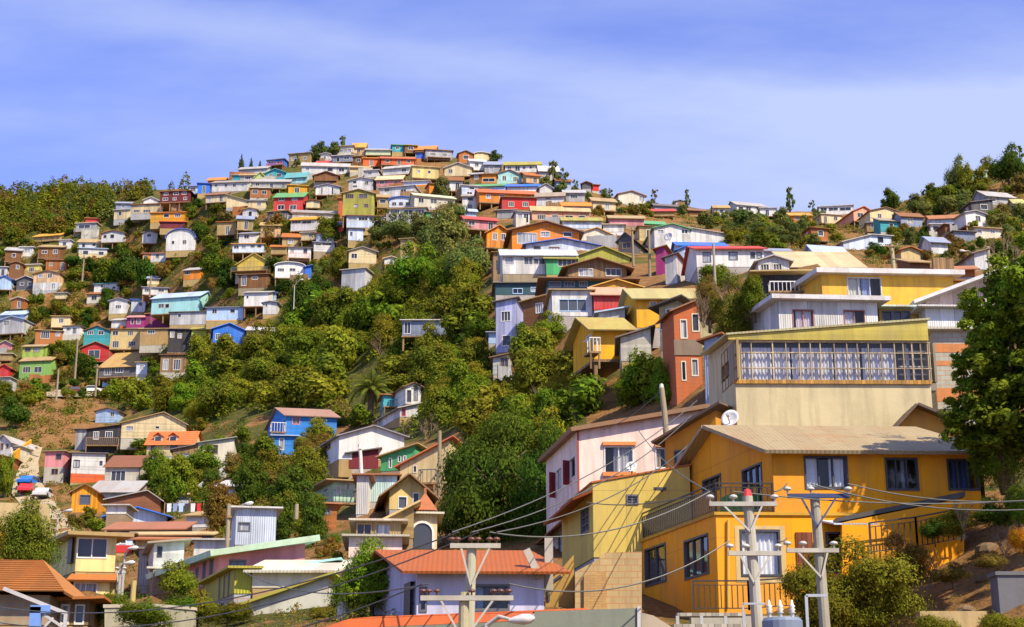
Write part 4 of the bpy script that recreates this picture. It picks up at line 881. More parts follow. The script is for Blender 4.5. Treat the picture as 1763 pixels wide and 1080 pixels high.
HB = h('G','1412 1588 370 1005','x',70,(.54,.095,.018),'BR','tall orange red brick house with concrete bands',yaw=4,sk=7,L=2.6,win=[(1440,428,1480,550),(1518,390,1560,505),(1445,705,1470,830),(1512,690,1552,800),(1440,985,1455,1000),(1475,970,1495,1000)],mat='brick',fr='OW',d=97,ov=.3,mull=0,**n1)
mb = MB(); b0 = HB.fp(1167,612)[1]; mb.box(-.06,-.06,b0,HB.w+.06,-.003,b0+1.0); mb.build('concrete_band', surface_mat('wall_stucco'), HB.root, (.24,.18,.13), HB.skew)
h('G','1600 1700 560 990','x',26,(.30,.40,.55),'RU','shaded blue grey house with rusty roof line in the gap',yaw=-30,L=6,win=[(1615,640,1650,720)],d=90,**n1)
h('G','188 300 680 790','x',22,'LGY','BR','small grey house with dark porch among the bushes',yaw=-6,L=6,win=[(240,680,290,750)],fcol='CO',found=1.2,**n1)
h('G','158 206 515 585','f',0,'LB','BG','pale blue annex left of the tall lilac house',**n1)
h('G','205 520 188 262','f',0,'DT','DG','dark teal strip house above the tall lilac one',yaw=2,L=5,win=[(320,222,385,255),(440,215,480,245)],fr='LB',**n1)
h('G','545 1100 168 212','f',0,'DT','BR','long open porch house with thin flat roof',yaw=2,L=5,win=[(560,175,640,208),(660,175,730,208),(760,172,815,205)],ov=1.0,fr='BG',**n1)  # dark wall colour stands in for the shade beneath the porch roof
# ------------------------------------------------------------------ the near houses on the right
YEL = (.88,.345,.004)
cw = (.75,.75,.77)
HL = h('Z','1238 1484 888 1058','f',0,YEL,(.55,.30,.03),'bright yellow two storey house with railed terrace and tan sheet roof',yaw=2,sk=14,L=8.2,d=50,rmat='sheet',mat='panel',
   win=[(1277,914,1341,991),(1425,918,1478,985)],lwin=[(1112,935,1146,1010),(1180,919,1219,998)],door=(1373,917,1397,1003,(.30,.07,.02)),fr='DK',deep=True,
   cur=[[(.02,.98,cw)],[(.6,.95,(.2,.2,.24))]],ov=.06,t=.10,found=2.5,fcol='CO',group=None)
HU = h('Z','1334 1692 778 886','s',38,YEL,(.34,.265,.145),'',yaw=2,sk=14,L=9,into=HL,mat='panel',win=[(1387,787,1457,840),(1527,790,1578,843),(1634,792,1683,843)],
   lwin=[(1211,815,1241,852),(1281,797,1311,884)],fr='DK',deep=True,cur=[[(.03,.36,cw),(.62,.97,cw)],[(.55,.75,(.25,.25,.27))],[(.2,.85,(.05,.09,.22))]],found=0,ov=.45,t=.12,rmat='corrugated')
# pale render patches round the lower window (bare plaster) and the drain pipe
mb = MB(); a = HL.fp(1252,1046); b = HL.fp(1252,896); mb.tube([(a[0],-.07,a[1]),(b[0],-.07,b[1])], .045, 8); mb.build('drain_pipe', paint(), HL.root, (.75,.40,.05), HL.skew)
q1 = HL.fp(1268,1003); q2 = HL.fp(1350,906); w0 = HL.fp(1277,991); w1 = HL.fp(1341,914)
mb = MB()
for r in ((q1[0],q1[1],w0[0]-.03,q2[1]),(w1[0]+.03,q1[1],q2[0],q2[1]),(w0[0]-.03,q1[1],w1[0]+.03,w0[1]-.05),(w0[0]-.03,w1[1]+.04,w1[0]+.03,q2[1])): mb.box(r[0],-.012,r[1],r[2],.01,r[3])
mb.build('plaster_surround', surface_mat('wall_stucco'), HL.root, (.62,.45,.20), HL.skew)
mb = MB(); zt = HL.h+.11; xr = HL.fp(1333,880)[0]; railing_on(mb, [(.05,HL.L-.1,zt),(.05,.05,zt),(xr,.05,zt)], .95, .17, .034); mb.build('terrace_railing', paint(), HL.root, (.025,.022,.02), HL.skew)
mb = MB(); mb.box(1.0,1.2,zt,2.0,2.0,zt+.75); mb.box(1.05,1.25,zt+.75,1.95,1.95,zt+.8); mb.smooth=False
cr = mb.build('green_crate', surface_mat('wall_plank'), None, (.06,.33,.06), HL.skew); cr.location = HL.P; cr.rotation_euler = (0,0,HL.yaw); tag(cr, 'green crate standing on the yellow house terrace', 'crate')
a = HL.fp(1413,913); b = HL.fp(1488,899); mb = MB(); mb.prism([(a[0],-.01,b[1]),(b[0],-.01,b[1]),(b[0],-.9,a[1]+.05),(a[0],-.9,a[1]+.05)], (0,0,.05)); mb.box(b[0]-.06,-.85,a[1]-.95,b[0],-.79,a[1]+.06); mb.build('awning', paint(), HL.root, (.55,.62,.70), HL.skew)
# outside stair with its sloping yellow parapet
st = empty('stair_wall', hit(1478,1000,HL.P-HL.n*-.9,HL.n), HL.yaw); tag(st, 'sloping yellow stair parapet with dark coping beside the yellow house', 'stair wall')
def sp(px, py, back=0.9): v = Matrix.Rotation(-HL.yaw,3,'Z') @ (hit(px,py,HL.P+HL.n*back,HL.n)-Vector(st.location)); return (v.x, v.y, v.z)
mb = MB(); mb.prism([sp(1450,900),sp(1660,858),sp(1660,990),sp(1450,990)], (0,.2,0)); mb.build('wall', surface_mat('wall_stucco'), st, YEL)
mb = MB(); mb.prism([sp(1440,899),sp(1662,855),sp(1662,846),sp(1440,892)], (0,.45,0)); mb.build('coping', paint(), st, (.06,.055,.05))
fe = empty('fence', hit(1500,960,HL.P+HL.n*1.3,HL.n), 0); tag(fe, 'dark iron bar fence below the sloping stair parapet', 'fence')
def fpz(px, py): return tuple(hit(px,py,HL.P+HL.n*1.3,HL.n)-Vector(fe.location))
mb = MB(); railing_on(mb, [fpz(1500,955),fpz(1580,945),fpz(1660,930)], 1.0, .17, .034); mb.build('bar', paint(), fe, (.02,.018,.016))
fe2 = empty('fence', hit(1195,1052,HL.P+HL.n*1.6,HL.n), 0); tag(fe2, 'low iron bar fence at the foot of the yellow house', 'fence')
def fq(px, py, k=1.6): return tuple(hit(px,py,HL.P+HL.n*k,HL.n)-Vector(fe2.location))
mb = MB(); railing_on(mb, [fq(1195,1052),fq(1290,1052),fq(1372,1046)], .92, .16, .032); mb.build('bar', paint(), fe2, (.03,.027,.024))
mb = MB(); a = Vector(fq(1190,1062)); b = Vector(fq(1375,1060)); mb.prism([a, b, b+Vector((0,0,-1.5)), a+Vector((0,0,-1.5))], (0,.5,0)); mb.build('base_slab', surface_mat('wall_stucco'), fe2, 'CO')
# dark orange house squeezed behind the yellow one
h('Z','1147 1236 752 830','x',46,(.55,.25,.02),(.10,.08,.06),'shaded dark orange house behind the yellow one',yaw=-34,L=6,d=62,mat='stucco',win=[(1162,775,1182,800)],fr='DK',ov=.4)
# khaki house with stone base
HK = h('Z','1022 1192 832 960','x',30,(.62,.46,.10),(.42,.12,.03),'khaki plastered house with tiny vent window',yaw=0,sk=9,L=6,d=57,mat='panel',win=[(1079,853,1098,868)],lwin=[(1001,870,1014,922)],fr='DG',mull=1,cross=2,ov=.05,t=.06)
mb = MB(); z = HK.h-.35; mb.prism([(-.02,-.1,z),(-.02,HK.L,z-.1),(-.75,HK.L,z-.35),(-.75,-.1,z-.3)], (0,0,.09)); mb.build('side_canopy', surface_mat('roof_tile'), HK.root, (.36,.09,.03), HK.skew)
mb = MB(); a = HK.fp(1140,846); mb.bar((a[0],-.02,a[1]),(a[0]-.15,-.35,a[1]+.05),.05); mb.bar((a[0]-.35,-.35,a[1]+.03),(a[0]+.12,-.35,a[1]+.03),.12,.10); mb.build('wall_lamp', paint(), HK.root, 'DK')
SW = empty('stone_wall', unproj(990,1050,52)); tag(SW, 'rough tan block wall under the khaki house', 'wall')
def swp(px, py, d=52): return tuple(unproj(px,py,d)-Vector(SW.location))
mb = MB(); pl0 = Vector(SW.location); fw = Vector((0,-1,0))
def swh(px, py): v = hit(px,py,pl0,fw)-pl0; return (v.x, v.y, v.z)
mb.prism([swh(990,1075),swh(1105,1075),swh(1105,950),swh(1040,952),swh(1030,963),swh(990,985)], (0,1.5,0)); mb.build('masonry', surface_mat('wall_block'), SW, (.50,.37,.17))
mb = MB(); mb.prism([swh(1005,1075),swh(1043,1075),swh(1043,985),swh(1005,992)], (0,-.12,0)); mb.build('brick_panel', surface_mat('wall_brick'), SW, (.46,.32,.12))
h('Z','940 992 985 1062','x',-30,(.42,.22,.05),'BR','brown rendered wall house between stone wall and rust roofed house',yaw=-20,L=5,d=53,win=[],mat='stucco',roofless=True) if False else None
bw = empty('retaining_wall', unproj(940,1062,52.5)); tag(bw, 'brown rendered retaining wall left of the stone wall', 'wall')
bl = Vector(bw.location)
def bwp(px, py): v = hit(px,py,bl,fw)-bl; return (v.x, v.y, v.z)
mb = MB(); mb.prism([bwp(938,1085),bwp(988,1085),bwp(988,955),bwp(962,985),bwp(940,1005)], (0,.6,0)); mb.build('wall', surface_mat('wall_stucco'), bw, (.40,.24,.06))
mb = MB(); mb.tube([bwp(944,1035),bwp(943,1018),bwp(952,1002),bwp(966,992)], .06, 8); mb.build('pipe', paint(), bw, 'DK')
# pink house
HP = h('Z','997 1262 743 990','x',44,(.84,.66,.57),(.26,.15,.08),'pale pink house with open shutters and orange sills',yaw=0,sk=10,L=7.5,d=72,mat='stucco',
   win=[(1041,769,1090,815),(1129,772,1149,806)],lwin=[(958,803,967,850),(981,783,991,828),(958,912,972,960),(982,900,992,950)],fr='W',deep=True,cur=[[(.35,.98,(.4,.4,.42))],[(.05,.5,(.5,.4,.3))]],ov=.35,t=.2)
mb = MB()
for r in ((1037,1094,763,769),(1037,1094,815,822),(1127,1152,766,772)):
    a = HP.fp(r[0],r[3]); b = HP.fp(r[1],r[2]); mb.box(a[0],-.14,a[1]+.04,b[0],-.001,b[1]+.04)
mb.build('sill', paint(), HP.root, (.72,.25,.06), HP.skew)
mb = MB(); mb.box(-.03,-.03,0,.06,.0,HP.h); mb.build('corner_board', paint(), HP.root, (.34,.05,.03), HP.skew)
for (pa, pb) in (((957,803),(967,850)), ((981,783),(991,828))):
    a = HP.lp(*pa); b = HP.lp(*pb); mb = MB(); y = (a[0]+b[0])/2; 
    mb.prism([(-.02,max(a[0],b[0]),b[1]),(-.38,max(a[0],b[0])-.22,b[1]),(-.38,max(a[0],b[0])-.22,b[1]+(a[1]-b[1])*.8),(-.02,max(a[0],b[0]),b[1]+(a[1]-b[1])*.8)], (0,.04,0)); mb.build('shutter', surface_mat('wall_plank'), HP.root, (.30,.03,.04), HP.skew)
mb = MB(); z = HP.lp(975,895)[1]; mb.prism([(-.01,0,z),(-.01,HP.L,z-.3),(-.6,HP.L,z-.6),(-.6,0,z-.3)], (0,0,.08)); mb.build('side_canopy', surface_mat('roof_tile'), HP.root, (.35,.14,.06), HP.skew)
dish(hit(1087,805,HP.P-HP.n*-.55,HP.n), .27, (-.3,-1,.45), 'white satellite dish with blue mark on the pale pink wall', 'W')
# beige house with the long glazed verandah
HV = h('Z','1272 1613 586 800','f',0,(.56,.47,.27),'TN','beige house with long glazed verandah and yellow fascia',yaw=1,sk=5,L=4.6,d=62,mat='stucco',win=[(1276,590,1601,655)],lwin=[(1242,602,1271,662)],fr='WD',mull=0,deep=False,roofless=True,glass='glass_dark',found=2)
for o in list(HV.root.children):
    if o.name.split('.')[0] in ('window', 'pane'):
        for c_ in list(o.children): bpy.data.objects.remove(c_)
        bpy.data.objects.remove(o)
def vface(px, py): a = HV.fp(px, py); return a
va = vface(1276,655); vb = vface(1601,590)
mb = MB(); wd = .04
for z in (va[1], va[1]+.32*(vb[1]-va[1]), va[1]+.72*(vb[1]-va[1]), vb[1]): mb.box(va[0],-.02,z-wd/2,vb[0],.07,z+wd/2)
for px in (1276,1294,1331,1354,1377,1396,1413,1437,1459,1477,1496,1518,1541,1556,1571,1586,1601):
    x = vface(px,620)[0]; mb.box(x-wd/2,-.024,va[1],x+wd/2,.074,vb[1])
vw = mb.build('verandah_window', surface_mat('wall_plank'), HV.root, (.50,.40,.27), HV.skew)
mb = MB(); pane_mesh(mb, (0,0,0), (1,0,0), (0,-1,0), (va[0],va[1],vb[0],vb[1]), back=.08); mb.build('pane', clearglass(), vw, (1,1,1), HV.skew)
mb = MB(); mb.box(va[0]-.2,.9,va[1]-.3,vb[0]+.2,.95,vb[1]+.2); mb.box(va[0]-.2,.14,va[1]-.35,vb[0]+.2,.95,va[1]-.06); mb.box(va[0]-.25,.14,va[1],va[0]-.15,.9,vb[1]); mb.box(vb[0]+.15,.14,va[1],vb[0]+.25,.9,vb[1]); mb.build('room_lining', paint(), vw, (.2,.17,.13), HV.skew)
rr = random.Random(2)
for (a, b) in ((1278,1330),(1332,1362),(1365,1436),(1439,1482),(1486,1498),(1500,1544),(1560,1566)):
    xa = vface(a,600)[0]; xb = vface(b,600)[0]; mb = MB(); mb.smooth = True; K = int((xb-xa)*26)+4; k = 0
    for i in range(K+1):
        x = lerp(xa, xb, i/K); o = .2+.04*math.sin(i*1.5+rr.uniform(-.5,.5))
        for z in (va[1]+.03, lerp(va[1], vb[1], .88)): mb.v.append((x, o, z))
    for i in range(K): mb.f.append((2*i, 2*i+2, 2*i+3, 2*i+1)); mb.m.append(0)
    mb.build('curtain', paint('cloth', .9), vw, (.60,.58,.62), HV.skew)
mb = MB()
for x in (1562,1574,1588):
    X_ = vface(x,600)[0]; mb.box(X_-.03,.2,va[1],X_+.03,.24,vb[1])
for k in range(4): z = lerp(va[1], vb[1], .2+.2*k); mb.box(vface(1548,600)[0],.19,z-.03,vface(1598,600)[0],.23,z+.03)
mb.build('lattice', paint(), vw, (.5,.42,.3), HV.skew)
la = HV.lp(1271,662); lb = HV.lp(1242,600)
y0_, y1_ = sorted((la[0], lb[0])); z0_, z1_ = va[1], vb[1]
mb = MB()
for i in range(6): y = lerp(y0_, y1_, i/5); mb.box(-.02,y-.03,z0_,.07,y+.03,z1_)
for i in range(4): z = lerp(z0_, z1_, i/3); mb.box(-.015,y0_,z-.025,.065,y1_,z+.025)
sw = mb.build('side_window', surface_mat('wall_plank'), HV.root, (.34,.22,.1), HV.skew)
mb = MB(); mb.poly([(.08,y0_,z0_),(.08,y1_,z0_),(.08,y1_,z1_),(.08,y0_,z1_)]); mb.build('pane', glassmat('glass_curtain'), sw, (1,1,1), HV.skew)
mb = MB(); za = vface(1272,657)[1]; mb.box(-.1,-.10,za-.10,HV.w+.02,-.003,za+.06); mb.build('sill', surface_mat('wall_plank'), HV.root, (.50,.26,.05), HV.skew)
zl = vface(1272,586)[1]; zA = vface(1270,579)[1]; zB = vface(1612,553)[1]
mb = MB(); mb.prism([(-.25,-.12,zl-.0),(HV.w,-.12,zl-.0),(HV.w,-.12,zB),(-.25,-.12,zA)], (0,.11,0)); mb.build('fascia', surface_mat('wall_board'), HV.root, (.62,.50,.10), HV.skew)
mb = MB(); slab(mb, [(-.35,-.2,zA),(HV.w+.1,-.2,zB),(HV.w+.1,HV.L,zB+.35),(-.35,HV.L,zA+.35)], .08); mb.build('roof', surface_mat('roof_corrugated'), HV.root, (.42,.40,.22), HV.skew)
mb = MB(); mb.poly([(0,0,HV.h),(0,HV.L,HV.h),(0,HV.L,zA+.33),(0,0,zA)]); mb.build('gable_wall', surface_mat('wall_stucco'), HV.root, (.56,.47,.27), HV.skew); mb = MB(); mb.poly([(HV.w,0,HV.h),(HV.w,0,zB),(HV.w,HV.L,zB+.33),(HV.w,HV.L,HV.h)]); mb.build('gable_wall', surface_mat('wall_stucco'), HV.root, (.56,.47,.27), HV.skew)
dish(unproj(1258,722,60.5), .36, (-.55,-1,.35), 'white satellite dish on the ridge of the yellow house', 'W')
# white striped house, orange house and their neighbours
h('Z','1343 1515 520 600','f',0,'W',(.58,.58,.57),'white board house with two brown framed windows',yaw=4,sk=10,L=5,d=88,mat='corrugated',win=[(1366,534,1400,571),(1454,535,1488,565)],fr=(.28,.11,.08),deep=True,cur=[[(.2,.95,(.6,.5,.55))],[(.05,.6,(.6,.55,.6))]],ov=.55,t=.26,rmat='sheet',mull=1)
HO = h('Z','1418 1646 475 545','f',0,(.82,.46,.05),(.62,.62,.60),'flat orange house with white roof fascia',yaw=3,sk=12,L=7,d=104,mat='stucco',win=[(1460,479,1516,511)],fr='LGY',deep=True,cur=[[(.02,.42,(.6,.58,.5)),(.45,.72,(.3,.36,.55))]],ov=.55,t=.34,rmat='sheet')
h('Z','1600 1690 486 530','f',0,(.80,.42,.05),'BR','low orange annex right of the flat orange house',win=[],d=106,yaw=2,L=5,mat='stucco')
h('Z','1312 1398 474 512','x',-1,'DK','TN','dark open porch with white rail left of the flat orange house',win=[],d=108,yaw=0,L=5,mat='plank',balc=(1322,1386,491,507,'W',.9),ov=.9)
h('Z','1596 1735 520 556','x',50,(.66,.5,.42),'LGY','weathered pink house with rising corrugated roof by the big tree',d=95,yaw=0,L=7,win=[(1640,505,1662,518)],ov=.9,t=.2)
h('Z','1516 1594 532 572','f',0,(.48,.30,.07),(.5,.6,.5),'ochre porch house with two dark glazed doors',yaw=2,d=90,L=4,win=[(1520,536,1535,556),(1538,536,1552,556),(1555,536,1566,556)],ov=.5,mat='stucco')
h('Z','1594 1700 532 562','f',0,'W','LGY','low white wall house right of the ochre porch',yaw=2,d=89,L=4,win=[],ov=.5,mat='corrugated')
BWH = h('Z','1615 1705 570 705','f',0,(.42,.43,.36),'CO','unfinished grey block house with orange brick bands',yaw=0,d=66,L=5,win=[],mat='block',roofless=False)
for z0, z1 in ((592,607),(622,630),(668,692)):
    a = BWH.fp(1615,z1)[1]; b = BWH.fp(1615,z0)[1]; mb = MB(); mb.box(-.012,-.012,a,BWH.w+.012,-.002,b); mb.build('brick_band', surface_mat('wall_brick'), BWH.root, (.62,.22,.07))
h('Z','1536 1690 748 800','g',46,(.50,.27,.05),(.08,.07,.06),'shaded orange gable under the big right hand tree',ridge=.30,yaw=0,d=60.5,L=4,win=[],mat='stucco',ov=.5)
# rust roofed house with lilac wall
h('Z','717 937 982 1062','s',30,(.56,.55,.70),(.36,.095,.018),'low lilac house with rusty orange iron roof',yaw=2,sk=16,L=6,d=47,mat='stucco',win=[(722,1012,734,1052),(806,1008,876,1050)],lwin=[],fr='DG',deep=True,cur=[[(0,.9,(.04,.06,.3))],[(.05,.4,(.2,.3,.45))]],ov=.6,t=.08,rmat='corrugated')
mb = MB(); P = unproj(945,985,48.5); mb.box(-.13,-.13,-.6,.13,.13,1.05); o = mb.build('concrete_post', surface_mat('wall_stucco'), None, 'CO'); o.location = P; tag(o, 'upright concrete post at the end of the rusty roof', 'post')
mb = MB(); P = unproj(930,982,47.5); mb.bar((0,0,-.25),(-.42,0,.62),.22); o = mb.build('concrete_post', surface_mat('wall_stucco'), None, 'CO'); o.location = P; tag(o, 'leaning concrete stump lying on the rusty roof', 'post')
# wall along the street at the very bottom
gw = empty('street_wall', unproj(760,1130,38)); tag(gw, 'grey street wall with orange coping in front of the lilac house', 'wall')
gp = Vector(gw.location)
def gwp(px, py): v = hit(px,py,gp,fw)-gp; return (v.x, v.y, v.z)
mb = MB(); mb.prism([gwp(380,1140),gwp(1100,1140),gwp(1100,1047),gwp(920,1053),gwp(920,1068),gwp(570,1083),gwp(380,1080)], (0,.3,0)); mb.build('wall', surface_mat('wall_stucco'), gw, (.20,.22,.17))
mb = MB(); mb.prism([gwp(545,1084),gwp(917,1069),gwp(917,1054),gwp(600,1066)], (0,.28,0)); mb.prism([gwp(600,1065.5),gwp(1010,1050),gwp(1010,1047),gwp(640,1062)], (0,.5,0)); mb.build('coping', surface_mat('wall_stucco'), gw, (.72,.16,.05))
mb = MB(); mb.prism([gwp(1097,1140),gwp(1103,1140),gwp(1103,1044),gwp(1097,1044)], (0,-.06,0)); mb.build('end_post', surface_mat('wall_stucco'), gw, 'LGY')
rp = empty('ramp_wall', unproj(1105,1095,42)); tag(rp, 'beige sloping ramp wall beside the grey street wall', 'wall'); rl = Vector(rp.location)
def rpp(px, py): v = hit(px,py,rl,fw)-rl; return (v.x, v.y, v.z)
mb = MB(); mb.prism([rpp(1104,1130),rpp(1104,1055),rpp(1125,1060),rpp(1165,1085),rpp(1175,1130)], (0,1.0,0)); mb.build('wall', surface_mat('wall_stucco'), rp, (.48,.40,.28))
# ------------------------------------------------------------------ utility poles, wires, lamps
def insul(mb, p, s=1.0, mi=0): mb.lathe(p, [(.025*s,0),(.03*s,.10*s),(.10*s,.10*s),(.125*s,.13*s),(.10*s,.175*s),(.05*s,.20*s),(.01*s,.205*s)], 10, mi=mi)
ANCH = {}
def pole(label, pxb, pxt, ytop, d, arms, col, rad=.16, cap=None, ins=(.50,.49,.45), ybot=1180, name='utility_pole'):
    top = unproj(pxt, ytop, d); bot = unproj(pxb, ybot, d); bot = Vector((bot.x, top.y, bot.z)); root = empty(name, bot); tag(root, label, 'utility pole', 'utility poles')
    T = top-bot; mb = MB(); mb.tube([(0,0,-1),T*.5,T], [rad*1.25,rad*1.1,rad], 12); mb.build('pole', surface_mat('wall_stucco'), root, col)
    if cap: mb = MB(); mb.lathe(T, [(rad*.95,0),(rad*.7,.16),(.02,.2)], 10); mb.build('cap', paint(), root, cap)
    pts = []
    for (xa, xb, y, acol, insx, brace) in arms:
        pl = top+Vector((0,-rad-.02,0)); a = hit(xa,y,pl,fw)-bot; b = hit(xb,y,pl,fw)-bot
        mb = MB(); mb.bar(a, b, .10, .11); mb.build('crossarm', surface_mat('wall_stucco'), root, acol)
        for x in insx:
            p = hit(x,y,pl,fw)-bot+Vector((0,0,.06)); m2 = MB(); m2.smooth = True; insul(m2, p, .72 if ins[0] < .3 else .9); m2.build('insulator', paint('ceramic',.25), root, ins); pts.append(bot+p+Vector((0,0,.26)))
        if brace:
            c = (a+b)/2; m3 = MB(); px_ = T.x*((c.z)/T.z)
            for e_ in (a.lerp(b,.22), a.lerp(b,.78)): m3.bar(e_+Vector((0,-.02,-.05)), Vector((px_, c.y-.02, c.z-brace)), .045)
            m3.build('brace', paint(), root, acol)
    ANCH[label] = pts; return root, pts
pA, aA = pole('concrete pole with brown insulators before the rusty roof', 806, 812, 942, 37, [(775,862,940,'CO',(778,788,812,823,843,855),.95)], (.42,.40,.28), ins=(.16,.06,.035), rad=.115)
pD, aD = pole('shorter pole with wide crossarm in front of the concrete pole', 799, 799, 1020, 35.5, [(724,884,1030,'CO',(728,738,752,812,850,862,876),.95)], (.40,.36,.22), rad=.115, ins=(.12,.05,.035))
pB, aB = pole('white pole with red cap before the yellow house', 1299, 1287, 855, 40, [(1221,1337,868,(.46,.44,.38),(1223,1263,1334),.7),(1254,1346,953,(.46,.43,.35),(1257,1284,1340),.75)], (.40,.38,.31), cap='RE', rad=.13)
pC, aC = pole('grey concrete pole with mushroom insulators at the yellow house door', 1411, 1402, 850, 41, [(1356,1462,854,(.05,.07,.16),(1356,1396,1461),.8),(1354,1444,948,(.46,.43,.36),(1356,1383,1436),.7)], (.33,.31,.24), rad=.125)
pE, aE = pole('lone pole with pale cap above the pink roof', 1147, 1139, 668, 70, [], (.34,.28,.19), cap=(.6,.58,.5), rad=.115, ybot=760)
pF, aF = pole('thin pale pole beside the green shrub on the spur', 1229, 1228, 420, 130, [], (.36,.32,.25), rad=.10, ybot=520)
pole('wooden pole before the steep beige roof', 758, 757, 742, 112, [], (.30,.24,.15), rad=.13, ybot=850)
pole('white pole stump at the dark leafy tree', 594, 591, 1005, 52, [], (.62,.60,.58), rad=.19, ybot=1100)
pole('pole at the parked white car', 168, 168, 628, 196, [(162,174,632,'WD',(),0)], (.28,.22,.15), rad=.11, ybot=672)
pole('pole left of the parked white car', 101, 101, 636, 196, [], (.30,.25,.18), rad=.11, ybot=680)
pole('pole between the red house and the green one', 134, 134, 585, 225, [], (.28,.22,.15), rad=.13, ybot=645)
pole('pole on the far left bank', 145, 145, 440, 285, [(139,151,444,'WD',(),0)], (.28,.23,.16), rad=.13, ybot=480)
pole('pole among the far orange bank shrubs', 260, 260, 475, 272, [], (.28,.23,.16), rad=.13, ybot=505)
pole('tall pole by the dark grey weathered gable', 1089, 1088, 392, 186, [(1082,1095,396,'WD',(),0)], (.28,.23,.15), rad=.12, ybot=450)
pole('second tall pole right of the weathered gable', 1117, 1117, 398, 180, [], (.26,.21,.14), rad=.14, ybot=470)
pole('forked pole behind the big cream roof', 1536, 1535, 422, 150, [(1524,1546,424,'WD',(1525,1545),.6)], (.45,.38,.2), rad=.18, ybot=470)
pole('pole behind the right hand street lamp', 1700, 1700, 425, 140, [], (.35,.30,.2), rad=.18, ybot=480)
pole('pole at the pale blue box house', 395, 394, 868, 88, [(391,399,890,'WD',(),0)], (.32,.26,.18), rad=.11, ybot=945)
pole('dark pole in the trees above the pale blue box', 511, 511, 868, 108, [], (.35,.28,.18), rad=.14, ybot=915)
pole('pole in the lower left lane', 206, 207, 970, 75, [(199,216,985,'LGY',(201,214),.5)], (.34,.28,.2), rad=.11, ybot=1075)
pole('wooden post in the lower left lane', 230, 231, 1000, 72, [], (.55,.42,.15), rad=.12, ybot=1075)
pole('white stay pole before the maroon wall', 624, 619, 765, 126, [(615,623,772,'W',(),0)], (.68,.66,.62), rad=.13, ybot=810)
def lamp(label, pxb, yb, pxt, yt, hx, hy, d, col=(.38,.36,.31)):
    b = unproj(pxb, yb, d); t = unproj(pxt, yt, d); hd = unproj(hx, hy, d); t = Vector((t.x,b.y,t.z)); hd = Vector((hd.x,b.y-.3,hd.z)); root = empty('street_lamp', b); tag(root, label, 'street lamp', 'street lamps')
    T = t-b; Hd = hd-b; mid = T.lerp(Hd,.45)+Vector((0,0,abs(Hd.x-T.x)*.25)); mb = MB(); mb.tube([(0,0,-1),T*.6,T,mid,Hd], [.075,.06,.05,.04,.035], 8); mb.build('pole', paint(), root, col)
    s = 1 if Hd.x > T.x else -1; k = 1.0; mb = MB(); mb.smooth = True; mb.lathe(Hd, [(.03,-.1),(.07,0),(.115,.2),(.10,.36),(.02,.46)], 12, (s,-.15,.08)); mb.build('lamp_head', paint(), root, (.60,.58,.54))
lamp('curved street lamp rising over the grey street wall', 828, 1120, 838, 1076, 884, 1069, 33, (.5,.48,.42))
lamp('curved street lamp on the green hillside', 506, 520, 506, 490, 516, 480, 205)
lamp('street lamp over the pale blue box house', 405, 900, 410, 876, 424, 867, 95)
lamp('street lamp under the orange cabin', 98, 905, 99, 890, 114, 880, 100)
lamp('street lamp above the lower left lane', 212, 990, 213, 953, 223, 944, 78)
lamp('street lamp over the narrow grey house side', 205, 1010, 206, 976, 217, 970, 74)
lamp('street lamp on the right hand bank', 1697, 470, 1676, 434, 1662, 431, 135)
lamp('small lamp beside the street wall trees', 270, 968, 262, 952, 266, 946, 88) if False else None
WIRE = 0
def wire(a, b, sag, label, rad=.018, col=(.10,.105,.09)):
    a = Vector(a); b = Vector(b); pts = [a.lerp(b, i/18)-Vector((0,0,sag*4*(i/18)*(1-i/18))) for i in range(19)]
    mb = MB(); mb.tube(pts, rad, 5); o = mb.build('power_line', paint(), None, col); tag(o, label, 'cable', 'overhead cables'); return o
far = [unproj(1010,745,72), unproj(1010,775,72), unproj(1020,795,72)]
for i, (p, q, s_, l) in enumerate([
   (aA[0], hit(1200,690,unproj(1150,700,62),fw), .5, 'topmost cable from the brown insulators up to the dark orange house'),
   (aA[2], hit(1190,716,unproj(1150,700,62),fw), .6, 'second cable from the brown insulators up to the right'),
   (aA[5], hit(1205,748,unproj(1150,700,62),fw), .6, 'third cable from the brown insulators up to the right'),
   (aA[1], unproj(-60,1035,52), 1.0, 'cable from the brown insulators towards the tiled corner roof'),
   (aA[3], unproj(-60,1062,50), 1.1, 'lower cable from the brown insulators towards the left'),
   (aA[4], aB[0], .5, 'cable linking the brown insulators and the red capped pole'),
   (aD[0], unproj(-60,1110,48), 1.0, 'cable leaving the wide crossarm to the left'),
   (aD[6], aB[3], .6, 'cable linking the wide crossarm and the lower arm of the red capped pole'),
   (aB[2], aC[0], .05, 'short cable between the upper arms of the two poles'),
   (aB[5], aC[3], .05, 'short cable between the lower arms of the two poles'),
   (aC[2], unproj(1900,842,40), .4, 'upper cable running off to the right from the grey pole'),
   (aC[1], unproj(1900,862,40), .45, 'lower cable running off to the right from the grey pole'),
   (aB[1], unproj(1900,850,44), .3, 'cable passing behind the grey pole to the right edge'),
   (aB[0], hit(1010,865,unproj(1010,865,56.5),fw), .2, 'cable from the red capped pole to the khaki house'),
   (aB[0], hit(1100,742,unproj(1100,742,71),fw), .3, 'cable from the red capped pole to the pink wall'),
   (aD[1], hit(420,985,unproj(420,985,64),fw), .5, 'cable from the wide crossarm to the olive shed'),
   (aE[0] if aE else unproj(1139,672,70), unproj(1040,740,71.5), .2, 'cable from the lone pale capped pole to the pink roof')]):
    wire(p, q, s_, l)
